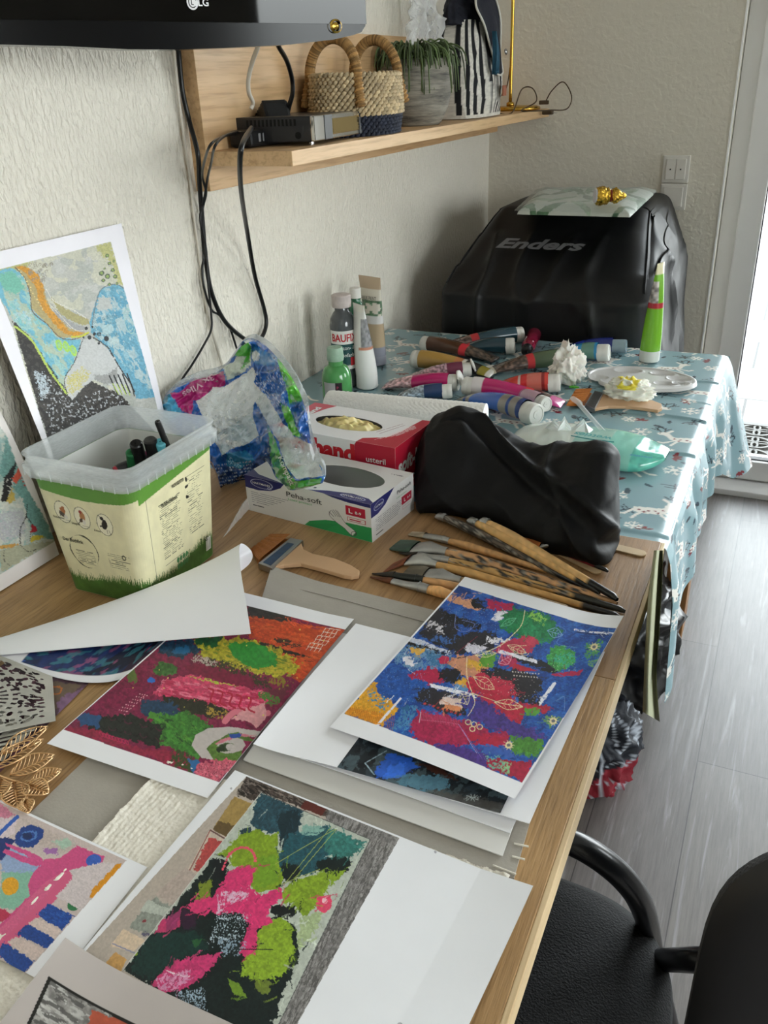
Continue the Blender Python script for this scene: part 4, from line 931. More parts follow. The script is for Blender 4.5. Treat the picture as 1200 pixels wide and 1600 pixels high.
# --- palette
def palette():
    c = (PZ(915, 597, TZ)+PZ(1087, 597, TZ))/2; rx = .113; ry = .078; n1, n2 = 90, 150; P = np.zeros((n1, n2, 3))
    wells = [(-.035, .045, .030, .020), (-.088, -.022, .024, .016), (.078, .02, .026, .017), (.055, -.022, .024, .015), (.04, .045, .026, .015), (.0, -.045, .022, .014), (.085, -.01, .018, .012)]
    for i in range(n1):
        q = i/(n1-1)
        for j in range(n2):
            a = 2*PI*j/(n2-1); R_ = 1-.16*math.exp(-((a-3.65)/.22)**2)+.03*math.cos(2*a); x = rx*R_*q*math.cos(a); y = ry*R_*q*math.sin(a)
            z = .009-.0015*(q > .97)*1
            z = .0105 if .93 < q < .985 else (.004 if q >= .985 else .0078)
            for wx, wy, a_, b_ in wells:
                dd = math.hypot((x-wx)/a_, (y-wy)/b_)
                if dd < 1: z = .0078-.0062*(1-dd**4)
                elif dd < 1.12: z = .0092
            P[i, j] = (c[0]+x, c[1]+y, TZ+z)
    o = gridobj('palette', P, mat('palette_plastic', 'd4d3d2', .3, var=.05), loc=c); s = o.modifiers.new('t', 'SOLIDIFY'); s.thickness = .001; s.offset = -1
    tag(o, 'white plastic paint palette with round and oval wells near the right table edge', 'palette')
palette()
# --- crumpled papers
def crumple(name, label, c, rx, ry, rz, m, seed, amp=.3, cfn=None, cat='crumpled tissue', spike=0):
    n1, n2 = 60, 90; P = np.zeros((n1, n2, 3)); C = np.zeros((n1, n2, 3))
    for i in range(n1):
        ph_ = PI*i/(n1-1)
        for j in range(n2):
            a = 2*PI*j/(n2-1); d = np.array([math.sin(ph_)*math.cos(a), math.sin(ph_)*math.sin(a), math.cos(ph_)])
            v = Vector(d*1.9)+Vector((seed, 0, 0)); k = 1+amp*((1-abs(mnoise.noise(v))*2)**2-.5)+amp*.5*(1-abs(mnoise.noise(v*2.4))*2)
            if spike: k *= 1+spike*max(0, d[2])**2*mnoise.noise(Vector((a*1.3, seed, 0)))
            q = d*k; P[i, j] = (c[0]+q[0]*rx, c[1]+q[1]*ry, max(TZ+.0008, c[2]+q[2]*rz)); C[i, j] = cfn(d) if cfn else rgb('f4f2ea')
    o = gridobj(name, P, m, loc=(c[0], c[1], TZ), C=C, smooth=True); return tag(o, label, cat)
crumple('crumpled_tissue', 'crumpled white tissue standing up between the olive and red tubes', PZ(886, 575, TZ+.032), .032, .026, .044, mat('tissue_white', 'ffffff', .9, vcol=True, sss=.1, bump=.6, bs=120), 3, .42, spike=.3)
crumple('crumpled_tissue', 'crumpled white paper smeared with yellow paint on the palette edge', PZ(984, 610, TZ+.019), .044, .034, .022, mat('tissue_white2', 'ffffff', .85, vcol=True, sss=.1, bump=.6, bs=90), 8, .34, cfn=lambda d: rgb('e8d84e') if (d[2] > .45 and abs(d[0]+.05) < .42 and vn(d[0]*5+9, d[1]*5+9, 2) > .3) else rgb('eeeee2'))
# --- flat wash brushes (also the one on the wood)
def flat_brush(name, label, bristle, ferrule, handle, zb, bc, fc='8f8f90', paint=None):
    c = PZ(*handle[0], zb); o = thing(name, label, 'paint brush', c)
    def pr(poly, z0, h, bev=.001): q = [PZ(x, y, z0+h) for x, y in poly]; M4 = np.eye(4); M4[2, 3] = z0; return MB().prism([(p[0], p[1]) for p in q], h, M4, bev=bev)
    pr(handle, zb+.002, .0065, .0015).obj('handle', mat('beech', 'c9a27c', .5, var=.1, vs=30, stretch=(1, 1, 1)), o)
    f = pr(ferrule, zb+.0005, .0105, .0012).obj('ferrule', mat('steel_ferrule', fc, .3, 1, var=.25, vs=40), o)
    if paint: pr(paint, zb+.0108, .0005, 0).obj('paint_stain', mat('blue_stain', '21405f', .4, var=.5, vs=90), f)
    # bristles: a bundle drawn as fine ridges fanning from the ferrule
    q = [PZ(x, y, zb+.005) for x, y in bristle]; nu, nv = 90, 14; mb = MB()
    for sgn in (1, -1):
        P = np.zeros((nv, nu, 3))
        for j in range(nv):
            for i in range(nu):
                u, v = i/(nu-1), j/(nv-1); p = (q[0]*(1-u)+q[1]*u)*(1-v)+(q[3]*(1-u)+q[2]*u)*v
                P[j, i] = p; P[j, i, 2] = zb+.0055+sgn*(.0045*v+.0008)+(.0007*math.sin(i*2.1)*(1-v*.6)); P[j, i, :2] += (q[0]-q[3])[:2]*.05*math.sin(i*1.7)*(1-v)
        mb.grid(P if sgn > 0 else P[:, ::-1])
    mb.obj('bristles', mat('bristle_'+bc, bc, .6, var=.4, vs=200), o)
    return o
K5 = lambda q: [(230+x*.375, 420+y*.375) for x, y in q]
flat_brush('wash_brush', 'wide flat brush with orange brown bristles lying in front of the white glove box', K5([(430, 1170), (520, 1106), (600, 1118), (465, 1228)]), K5([(462, 1226), (596, 1120), (650, 1130), (520, 1246)]), K5([(640, 1134), (652, 1168), (690, 1186), (780, 1205), (850, 1234), (884, 1256), (882, 1274), (850, 1280), (820, 1276), (740, 1252), (640, 1226), (570, 1232), (512, 1246), (500, 1235)]), .7505, 'a8682c', 'a9aaac', K5([(482, 1222), (585, 1140), (612, 1146), (515, 1236)]))
K8 = lambda q: [(780+x/3.75, 600+y/3.75) for x, y in q]
flat_brush('wash_brush', 'flat brush with orange bristles lying on the tablecloth beneath the yellow smeared paper', K8([(395, 128), (450, 32), (545, 40), (500, 115)]), K8([(505, 118), (560, 38), (612, 50), (560, 145)]), K8([(606, 52), (650, 72), (700, 88), (800, 90), (900, 95), (952, 115), (955, 140), (930, 152), (850, 140), (740, 128), (640, 128), (560, 143)]), TZ, 'c8782a')
# --- wet wipe pack
def wipes():
    o = thing('wet_wipes_pack', 'mint green soft pack of wet wipes, torn open, behind the black cloth bag', 'wet wipes', PZ(930, 715, TZ))
    a, b = PZ(800, 668, TZ+.025), PZ(1043, 708, TZ+.02); ax = b-a; L = np.linalg.norm(ax); ax /= L; sd = np.array([-ax[1], ax[0], 0]); W_ = .067
    nu, nv = 120, 90; P = np.zeros((nv, nu, 3)); C = np.zeros((nv, nu, 3))
    for j in range(nv):
        g = 2*PI*j/(nv-1); c, s = math.cos(g), math.sin(g)
        for i in range(nu):
            t = i/(nu-1); e = (1-abs(2*t-1)**3.2)**.6; endw = 1-.45*max(0, (t-.8)/.2)**2
            p = a+ax*L*t+sd*W_*(abs(c)**.7*math.copysign(1, c))*endw*(.55+.45*e); h = .030*e*(abs(s)**.8)
            p[2] = TZ+.002+(.004+h if s > 0 else 0)+.004*(fbm(np.array(t*9), np.array(j/12.), 3, 4)-.5)*e*(s > 0)+.012*max(0, (t-.86)/.14)**2
            P[j, i] = p; col = rgb('a8cfc4') if s > 0 else rgb('8cc0b4')
            if t > .82: col = rgb('5fb8a4')*(.85+.3*vn(i*.4, j*.4))
            elif t > .66: col = rgb('86c8b8')
            elif s > .3 and t < .45: col = rgb('d4dcd4')
            C[j, i] = np.clip(col, 0, 1)
    gridobj('wrapper', P, mat('mint_film', 'ffffff', .2, vcol=True, coat=.5, bump=.4, bs=40, sss=.1), o, C=C)
    front = -sd
    def face(x, y):
        t = x/L; e = (1-abs(2*t-1)**3.2)**.6; g_ = max(-.95, min(.95, .1+y/.06)); endw = 1-.45*max(0, (t-.8)/.2)**2
        sn = math.sin(PI/2*(g_+1)/2); cs = math.cos(PI/2*(g_+1)/2)
        p = a+ax*L*t-sd*W_*(cs**.7)*endw*(.55+.45*e); p[2] = TZ+.0105+.030*e*sn**.8; return p-sd*.0016+np.array([0, 0, .0006])
    mb = MB(); addtext(mb, 'wetties', face, .155, .040, .014, w=.065, bold=.02, shear=.2, ang=PI); mb.tube([face(.12, .028), face(.155, .025), (face(.195, .029))], .0009, 5, 4)
    mb.obj('wrapper_lettering', mm('teal_ink', '2f8f8f', .4), o)
    m2 = MB(); addtext(m2, 'wetties', face, .245, -.012, .010, w=.034, bold=.02, shear=.2, ang=PI); m2.obj('small_lettering', mm('blue_ink', '4a8fb4', .4), o)
    # torn flaps
    mb = MB(); top = lambda x, y: PZ(x, y, TZ+.035)
    up_ = [(852, 668), (866, 655), (874, 664), (882, 650), (892, 668), (900, 664), (912, 654), (918, 664), (930, 674)]; lo_ = [(850, 674), (860, 677), (870, 678), (882, 678), (892, 679), (902, 679), (914, 680), (922, 680), (932, 678)]
    q = []
    for (x, y), (x2, y2) in zip(up_, lo_):
        b0 = PZ(x2, y2, TZ+.031); t1 = PY(x, y, b0[1]+.012); q.append([b0*(1-s_)+t1*s_+np.array([0, .006*math.sin(PI*s_)*math.cos(x*.4), 0]) for s_ in np.linspace(0, 1, 6)])
    mb.grid(np.array(q))
    mb.obj('torn_flap', mat('white_flap', 'e4ece8', .3, sss=.1), o)
    s0 = PZ(942, 672, TZ+.036); s1 = PY(896, 620, s0[1]+.03); w = np.array([.006, .0, .002]); q = []
    for t in np.linspace(0, 1, 16):
        p = s0*(1-t)+s1*t; ww = .006+.004*(t > .8)*math.sin((t-.8)*5*PI); q.append([p+np.array([ww*k, 0, .0015*math.cos(k*3)+.0]) for k in np.linspace(-1, 1, 7)])
    gridobj('clear_strip', np.array(q), film_mat('strip_film', 'f0f4f4', .45, .12, .5), o)
wipes()
# --- standing bottles by the wall
def bottle(name, label, base, prof, m, cap, cm, cat='paint bottle'):
    t = thing(name, label, cat, base); M4 = np.eye(4); M4[:3, 3] = base
    MB().lathe([(r, z) for r, z in prof], M4, 40, cap=False).obj('bottle_body', m, t, smooth=False, auto=50)
    MB().lathe([(r, z) for r, z in cap], M4, 36, cap=False).obj('cap', cm, t, auto=35); return t
def wrap(mb, base, r, th0, text, z, h, w=None, bold=0, off=.0006, shear=0):
    addtext(mb, text, lambda x, y: (base[0]+(r+off)*math.cos(th0+x/r), base[1]+(r+off)*math.sin(th0+x/r), base[2]+z+y), 0, 0, h, w=w, bold=bold, shear=shear)
def band(base, r, th0, half, z0, z1, n=24, off=.0003):
    P = np.array([[(base[0]+(r+off)*math.cos(a), base[1]+(r+off)*math.sin(a), base[2]+z) for a in np.linspace(th0-half, th0+half, n)] for z in (z0, z1)]); return MB().grid(P)
bb = PZ(541, 600, TZ); th = math.atan2(CAM[1]-bb[1], CAM[0]-bb[0])
bt = bottle('paint_bottle', 'tall grey bottle of wall paint with a red, white and dark green label', bb, [(.001, 0), (.027, 0), (.0285, .004), (.0285, .135), (.026, .15), (.019, .162), (.0155, .166), (.0155, .176), (.001, .176)], mat('grey_paint_bottle', '4f5356', .15, var=.5, vs=50, coat=.5), [(.001, .174), (.0205, .174), (.021, .178), (.021, .198), (.019, .2), (.001, .2)], mat('stained_cap', 'c4b8b4', .4, var=.35, vs=70))
band(bb, .0285, th, 1.25, .098, .127).obj('label_white', mm('label_white', 'eceae6', .4), bt); lw_ = bpy.data.objects['label_white']
band(bb, .0285, th, 1.25, .050, .098).obj('label_green', mm('label_green', '17484a', .4), bt)
band(bb, .0285, th, 1.25, .042, .052).obj('label_pale', mm('label_white', 'eceae6', .4), bt)
mb = MB(); wrap(mb, bb, .0287, th+.08, 'BAUFIX', .112, .0165, w=.060, bold=.025); mb.obj('brand_lettering', mm('red_ink', 'c01f2a', .4), bt)
mb = MB(); wrap(mb, bb, .0287, th+.10, 'Vollton- &', .090, .0085, w=.046, bold=.005); wrap(mb, bb, .0287, th+.10, 'Abtönfarbe', .074, .0085, w=.050, bold=.005); mb.obj('product_lettering', mm('white_ink', 'e8e8e4', .4), bt)
band(bb, .0287, th+.75, .28, .050, .068, 10, .0005).obj('red_square', mm('red_ink'), bt)
b2 = PZ(562, 588, TZ); bottle('paint_bottle', 'dark green bottle with a white cap hidden behind the grey wall paint bottle', b2, [(.001, 0), (.019, 0), (.02, .004), (.02, .15), (.014, .168), (.011, .172), (.011, .182), (.001, .182)], mat('dark_green_bottle', '1d5a3c', .2, coat=.4), [(.001, .18), (.0125, .18), (.0125, .2), (.011, .202), (.001, .202)], mm('cap_d9d7d0', 'd9d7d0', .4, var=.04))
b3 = PZ(529, 636, TZ); th3 = math.atan2(CAM[1]-b3[1], CAM[0]-b3[0])
gt = bottle('paint_bottle', 'short green craft paint bottle smeared with glitter paint, nearest the glove boxes', b3, [(.001, 0), (.030, 0), (.031, .004), (.031, .062), (.029, .076), (.023, .088), (.0155, .092), (.015, .102), (.001, .102)], mat('green_paint_bottle', '4f9a54', .2, var=.45, vs=45, coat=.5), [(.001, .101), (.0165, .101), (.0172, .104), (.0165, .124), (.015, .128), (.001, .129)], mat('mint_cap', '9ab8a0', .4, var=.35, vs=80))
band(b3, .031, th3-.55, .42, .012, .062, off=.0006).obj('label_grey', mm('label_grey', 'b4b4b4', .5, var=.2, vs=80), gt); band(b3, .031, th3+.02, .30, .012, .062, off=.0005).obj('label_black', mm('label_black', '241c22', .4, var=.2), gt)
mb = MB(); 
for k, s_ in enumerate('PAINT'): wrap(mb, b3, .0318, th3+.02, s_, .052-k*.008, .006, bold=.01)
mb.obj('label_lettering', mm('pink_ink', 'c04a6c', .4), gt)
def wcol(t, u, c, s):
    f = math.cos(2*PI*u-3.9)
    if .42 < t < .82 and f > -.1: return np.clip(rgb('8f8f92')*(.75+.5*vn(t*30, u*30, 5)), 0, 1)
    if .38 < t < .42 and f > -.3: return rgb('c4866c')
    return rgb('e4e4e0') if t < .9 else rgb('e8e8e0')
def ccol(t, u, c, s):
    if t < .12: return rgb('8d8f9a')
    if t < .42: return rgb('b5a184')
    if t < .52: return rgb('d8d6d4')
    if t < .72 and vn(t*22, u*20, 8) > .45: return rgb('55785a')*(.7+.5*vn(t*60, u*40, 2))
    if t > .86: return rgb('bca68c')
    return rgb('d8d2c4')
wb_ = PZ(574, 604, TZ); stand_tube('paint_tube', 'white paint tube with a grey picture label standing beside the grey bottle', wb_, .0235, .182, .021, wcol, 'dfe0dc', .028, yaw=2.6, lean=(-.012, .0))
cbp = PZ(590, 568, TZ); ct = stand_tube('paint_tube', 'tall beige chalk paint tube with a plant picture standing nearest to the corner', cbp, .021, .205, .034, ccol, '8d8f9a', .022, yaw=2.85, lean=(-.012, 0))
mb = MB(); 
d_ = CAM-cbp; d_[2] = 0; d_ /= np.linalg.norm(d_); xs_ = np.array([math.cos(2.85), math.sin(2.85), 0])*-1; nn = np.array([math.sin(2.85), -math.cos(2.85), 0]); nn = nn if nn@d_ > 0 else -nn; xs_ = np.cross(np.array([0, 0, 1.]), nn)
addtext(mb, 'CHALK PAINT', lambda x, y: cbp+np.array([-.010, 0, .158+y])+xs_*x+nn*.0115, 0, 0, .010, w=.052, bold=.0); mb.obj('tube_lettering', mm('dark_ink', '3a3a38', .5), ct)
# --- kitchen roll
def roll():
    a, b = PZ(516, 634, TZ+.032), PZ(758, 655, TZ+.030); ax = b-a; L = np.linalg.norm(ax); ax /= L; M4 = zframe(a, ax); o = thing('kitchen_roll', 'white embossed kitchen roll lying across behind the red glove box', 'kitchen roll', (a+b)/2*[1, 1, 0]+np.array([0, 0, TZ]))
    n1, n2 = 220, 120; P = np.zeros((n1, n2, 3))
    for i in range(n1):
        t = i/(n1-1)
        for j in range(n2):
            g = 2*PI*j/(n2-1); r = .0295+.0004*math.sin(i*.9+8*math.sin(j*.21))*1+.002*(1-t)*math.sin(g*2)
            P[i, j] = a+ax*L*t+r*(math.cos(g)*M4[:3, 0]+math.sin(g)*M4[:3, 1])
    P[..., 2] = np.maximum(P[..., 2], TZ+.0005); gridobj('tissue_layers', P, mat('kitchen_tissue', 'e6e3dd', .9, var=.10, vs=300, bump=1, bs=200), o)
    mb = MB()
    for e, s_ in ((b, 1), (a, -1)):
        V = []; F = []
        for k in range(40):
            g = 2*PI*k/40
            for q in (.0295, .012): V.append(e+s_*ax*.0001+q*(math.cos(g)*M4[:3, 0]+math.sin(g)*M4[:3, 1]))
        for k in range(40): F.append((2*k, 2*k+1, (2*k+3) % 80, (2*k+2) % 80))
        mb.add(V, F)
    mb.obj('roll_end', mat('roll_end_white', 'f4f3f0', .9), o)
    MB().lathe([(.012, 0), (.012, L), (.0112, L), (.0112, 0)], M4, 24, cap=False).obj('cardboard_core', mm('core_brown', 'a08a6c', .8), o)
    # loose flap
    q = np.array([[a+ax*L*t+np.array([0, -.001, 0])+M4[:3, 1]*0+np.array([0, -.030*math.cos(s_), .030*math.sin(s_)]) for t in np.linspace(.0, .55, 20)] for s_ in np.linspace(.2, 1.9, 14)]); q += np.array([0, -.0015, .0012]); gridobj('loose_sheet', q, bpy.data.materials['kitchen_tissue'], o)
roll()

q_ = PZ(897, 606, TZ); tag(MB().prism([(q_[0]-.010, q_[1]-.004), (q_[0]+.002, q_[1]-.006), (q_[0]+.011, q_[1]), (q_[0]+.003, q_[1]+.006), (q_[0]-.008, q_[1]+.004)], .003, np.array([[1, 0, 0, 0], [0, 1, 0, 0], [0, 0, 1, TZ+.0005], [0, 0, 0, 1.]]), bev=.0008).obj('plastic_scrap', mm('lime_plastic', '4fae2c', .3), loc=(q_[0], q_[1], TZ)), 'tiny bright green plastic scrap between the white tissue and the orange brush', 'scrap')
# ================================================================ glove boxes
def planef(o, ex, ey, n, off=.0005): o, ex, ey, n = [np.array(v, float) for v in (o, ex, ey, n)]; return lambda x, y: o+ex*x+ey*y+n*off
def carton(name, label, A, B, depth, h, z, fronts, cat='glove box'):
    """A->B front base edge (world xy); canvases for front, side and top"""
    A = np.array([*A, z]); B = np.array([*B, z]); ex = B-A; L = np.linalg.norm(ex); ex /= L; ey = np.array([-ex[1], ex[0], 0]); ez = np.array([0, 0, 1.])
    o = thing(name, label, cat, A+ex*L/2+ey*depth/2)
    m = mat('carton_'+name, 'ffffff', .38, vcol=True, var=.03, bump=.05)
    faces = {'front_panel': (A, ex*L, ez*h), 'side_panel': (B, ey*depth, ez*h), 'top_panel': (A+ez*h, ex*L, ey*depth), 'left_panel': (A+ey*depth, -ey*depth, ez*h), 'back_panel': (B+ey*depth, -ex*L, ez*h)}
    for nm, (p, a, b_) in faces.items():
        cv = fronts.get(nm)
        u, v = np.meshgrid(np.linspace(0, 1, cv.u.shape[1] if cv else 2), np.linspace(1, 0, cv.u.shape[0] if cv else 2)); P = p+u[..., None]*a+v[..., None]*b_
        keep = None
        if nm == 'top_panel' and 'hole' in fronts:
            hx, hy, hr, hs = fronts['hole']; keep = ((u-hx)/hr)**2+((v-hy)/hs)**2 > 1
        gridobj(nm, P, m, o, C=(cv.C if cv else np.tile(rgb('e8e6e2'), (*u.shape, 1))), keep=keep, smooth=False)
    MB().add([A+ex*.001, B-ex*.001, B-ex*.001+ey*depth*.99, A+ex*.001+ey*depth*.99], [(0, 1, 2, 3)]).obj('base_panel', m, o)
    return o, ex, ey, ez, A, B, L
def peha():
    W_, D_, H_ = 232, 123, 82
    f = Cv([(0, 0), (W_, 0), (W_, H_), (0, H_)], 464, 164, 'dcd9d6'); s = Cv([(0, 0), (D_, 0), (D_, H_), (0, H_)], 246, 164, 'dcdad8'); t = Cv([(0, 0), (W_, 0), (W_, D_), (0, D_)], 464, 246, 'dddbd8')
    nv_, gr = '272a66', '2f9a58'
    f.poly([(0, 0), (78, 0), (70, 12), (50, 24), (25, 29), (0, 28)], nv_, r=0, var=0); f.poly([(150, 0), (232, 0), (232, 8), (190, 7), (165, 4)], nv_, r=0, var=0)
    f.poly([(110, 82), (120, 70), (150, 58), (190, 52), (232, 50), (232, 82)], gr, r=0, var=0); f.poly([(110, 82), (150, 66), (175, 60), (160, 70), (150, 82)], '2a8a50', r=0, var=0, a=.5)
    for k in range(6): f.line([(10, 36+k*4.5), (82-k*7, 36+k*4.5)], 1.0, '6a6a72', sm=1, thr=.35)
    f.line([(12, 66), (32, 66)], 2.2, '3a3a40', sm=1, thr=.3)
    f.poly([(188, 14), (222, 14), (222, 34), (188, 34)], 'b51f3c', r=0, var=0); f.poly([(190, 38), (222, 38), (222, 47), (190, 47)], 'b51f3c', r=0, var=0); f.poly([(191.4, 39.2), (220.6, 39.2), (220.6, 45.8), (191.4, 45.8)], 'e4dedc', r=0, var=0); f.line([(195, 42.6), (217, 42.6)], 2.4, 'b51f3c', sm=1, thr=.42)
    f.blob(33, 13, 22, 10, 'b8bcd8', r=0, var=0, ring=.09); f.blob(48, 19, 4, 3, 'b8bcd8', r=0, var=0, ring=.3)
    hand = [(168, 40), (172, 30), (170, 28), (163, 34), (158, 30), (160, 36), (157, 34), (158, 40), (156, 44), (163, 52), (172, 58), (184, 66), (192, 74), (198, 80), (205, 72), (203, 68), (192, 60), (182, 50), (176, 38), (172, 30)]
    f.poly([(161, 34), (165, 30), (172, 31), (180, 44), (188, 56), (204, 68), (197, 79), (184, 66), (170, 57), (158, 45)], 'd8d5d2', r=0, var=0)
    for l_ in ([(161, 34), (158, 45), (170, 57), (184, 66), (197, 79), (204, 68), (188, 56), (180, 44), (173, 31)], [(163, 33), (170, 44)], [(166, 31), (174, 44)], [(170, 30), (177, 44)], [(158, 38), (166, 46)]): f.line(l_, .9, '4a4a4e', sm=3)
    f.blob(200, 73, 4.5, 6.5, '4a4a4e', ang=.6, r=0, ring=.22)
    s.poly([(0, 0), (66, 0), (40, 22), (18, 30), (0, 30)], nv_, r=0, var=0); s.blob(22, 13, 14, 8, 'b8bcd8', r=0, var=0, ring=.1, ang=-.2)
    for k in range(7): s.line([(12, 39+k*4), (92-k*3, 39+k*4)], .9, '6a6a72', sm=1, thr=.38)
    s.poly([(86, 34), (116, 34), (116, 52), (86, 52)], 'b51f3c', r=0, var=0); s.poly([(88, 56), (114, 56), (114, 63), (88, 63)], 'c8a0a4', r=0, var=0); s.poly([(89, 57), (113, 57), (113, 62), (89, 62)], 'dcdad8', r=0, var=0); s.line([(12, 72), (30, 72)], 2, '3a3a40', sm=1, thr=.3)
    t.poly([(0, 123), (0, 100), (20, 112), (78, 123)], nv_, r=0, var=0); t.poly([(120, 123), (150, 112), (190, 104), (220, 108), (232, 116), (232, 123)], nv_, r=0, var=0); t.blob(196, 114, 22, 6, 'b8bcd8', r=0, var=0, ring=.12)
    t.poly([(40, 52), (60, 52), (60, 68), (40, 68)], 'b0243c', r=0, var=0); t.line([(205, 18), (225, 18)], 2.2, '55555c', sm=1, thr=.4); t.line([(100, 112), (128, 112)], 4, '27324a', sm=1, thr=.4)
    o, ex, ey, ez, A, B, L = carton('glove_box', 'white and blue glove carton with a hand drawing, open and empty, in front', (.250, 1.002), (.4815, .974), .123, .062, .7502, dict(front_panel=f, side_panel=s, top_panel=t, hole=(.63, .54, .285, .27)))
    n = -ey; ez_ = ez*.756; F = planef(A, ex, ez_, n)
    mb = MB(); addtext(mb, 'Peha-soft', F, .114, .0615, .0115, w=.066, bold=.005); mb.obj('product_lettering', mm('dark_ink', '3a3a38', .5), o); mb = MB(); addtext(mb, 'Peha-soft', planef(B, ey, ez_, ex), .094, .066, .008, w=.042, bold=.004); mb.obj('product_lettering', mm('dark_ink'), o)
    mb = MB(); addtext(mb, 'Latex protect', F, .106, .050, .005, w=.045); mb.obj('subtitle_lettering', mm('green_ink', '5fae6c', .5), o); mb = MB(); addtext(mb, 'Latex protect', planef(B, ey, ez_, ex), .086, .054, .0035, w=.03); mb.obj('subtitle_lettering', mm('green_ink', '5fae6c', .5), o)
    mb = MB(); addtext(mb, 'L', F, .198, .058, .010, bold=.03); addtext(mb, '8-9', F, .211, .0565, .006, bold=.02); addtext(mb, 'HARTMANN', F, .033, .069, .0048, w=.034, bold=.01); mb.obj('size_lettering', mm('white_ink', 'e8e8e4', .4), o); mb = MB(); addtext(mb, 'HARTMANN', planef(A+ez*.062, ex, ey, ez), .196, .009, .0045, w=.034, bold=.01, ang=PI); mb.obj('maker_lettering', mm('white_ink'), o); mb = MB(); addtext(mb, 'HARTMANN', planef(B, ey, ez_, ex), .022, .069, .004, w=.021, bold=.01); addtext(mb, 'L', planef(B, ey, ez_, ex), .095, .039, .008, bold=.03); addtext(mb, '8-9', planef(B, ey, ez_, ex), .107, .0385, .005, bold=.02)
    mb.obj('size_lettering', mm('white_ink', 'e8e8e4', .4), o)
peha()
def softhand():
    W_, D_, H_ = 240, 128, 88; rd = 'b01c34'
    f = Cv([(0, 0), (W_, 0), (W_, H_), (0, H_)], 480, 176, 'e2dedc'); s = Cv([(0, 0), (D_, 0), (D_, H_), (0, H_)], 256, 176, rd); t = Cv([(0, 0), (W_, 0), (W_, D_), (0, D_)], 480, 256, 'e4e1e0')
    f.poly([(168, 0), (240, 0), (240, 88), (165, 88), (163, 20), (164, 6)], rd, r=0, var=0); f.poly([(0, 60), (90, 62), (130, 72), (150, 88), (0, 88)], '3f9a64', r=0, var=0)
    t.poly([(168, 128), (170, 112), (185, 104), (205, 92), (215, 60), (218, 30), (222, 0), (240, 0), (240, 128)], rd, r=0, var=0); t.poly([(0, 0), (48, 0), (38, 20), (26, 60), (20, 128), (0, 128)], 'c44a5a', r=0, var=0)
    for k in range(5): t.line([(192+k*6, 110-k*7), (222+k*2, 30+k*2)], 1.4, 'e8d0d0', sm=1, thr=.36)
    t.line([(178, 80), (200, 30)], 1.2, '8f4a5a', sm=1, thr=.36); t.line([(186, 84), (206, 34)], 1.2, '8f4a5a', sm=1, thr=.36)
    A, B = (.222, 1.139), (.457, 1.118)
    o, ex, ey, ez, A, B, L = carton('glove_box', 'red and white glove carton with cream latex gloves showing, behind the blue one', A, B, .128, .089, .7502, dict(front_panel=f, side_panel=s, top_panel=t, hole=(.47, .50, .27, .22)))
    n = -ey; mb = MB(); addtext(mb, 'soft-hand', planef(A, ex, ez, n), .082, .066, .031, w=.158, bold=.05)
    mb.obj('brand_lettering', mm('red_ink', 'c01f2a', .4), o)
    mb = MB(); addtext(mb, 'usteril', planef(A, ex, ez, n), .200, .062, .010, w=.036, bold=.01); mb.obj('panel_lettering', mm('white_ink', 'e8e8e4', .4), o); mb = MB(); addtext(mb, 'soft-hand', planef(B, ey, ez, ex), .066, .052, .024, w=.118, bold=.04, shear=.15); addtext(mb, 'LATEX', planef(B, ey, ez, ex), .042, .018, .012, w=.058, bold=.02); mb.obj('side_lettering', mm('white_ink'), o); mb = MB(); addtext(mb, 'soft-hand', planef(A+ez*.089, ex, ey, ez), .022, .066, .012, w=.085, bold=.04, ang=PI/2.0)
    mb.obj('top_lettering', mm('white_ink'), o)
    c = A+ex*L*.47+ey*.128*.50+ez*.076; n1, n2 = 70, 110; P = np.zeros((n1, n2, 3))
    for i in range(n1):
        for j in range(n2):
            q = i/(n1-1); a = 2*PI*j/(n2-1); x, y = .070*q*math.cos(a), .033*q*math.sin(a)
            P[i, j] = c+ex*x+ey*y+ez*(.010*(1-q*q)+.011*(1-abs(mnoise.noise(Vector((x*26, y*55, 1))))*2)*(1-q**4)+.004*mnoise.noise(Vector((x*120, y*120, 4))))
    g = gridobj('latex_gloves', P, mat('latex', 'dccb8c', .5, sss=.15, var=.1), loc=c); tag(g, 'cream latex gloves bunched up in the opening of the red carton', 'gloves')
softhand()
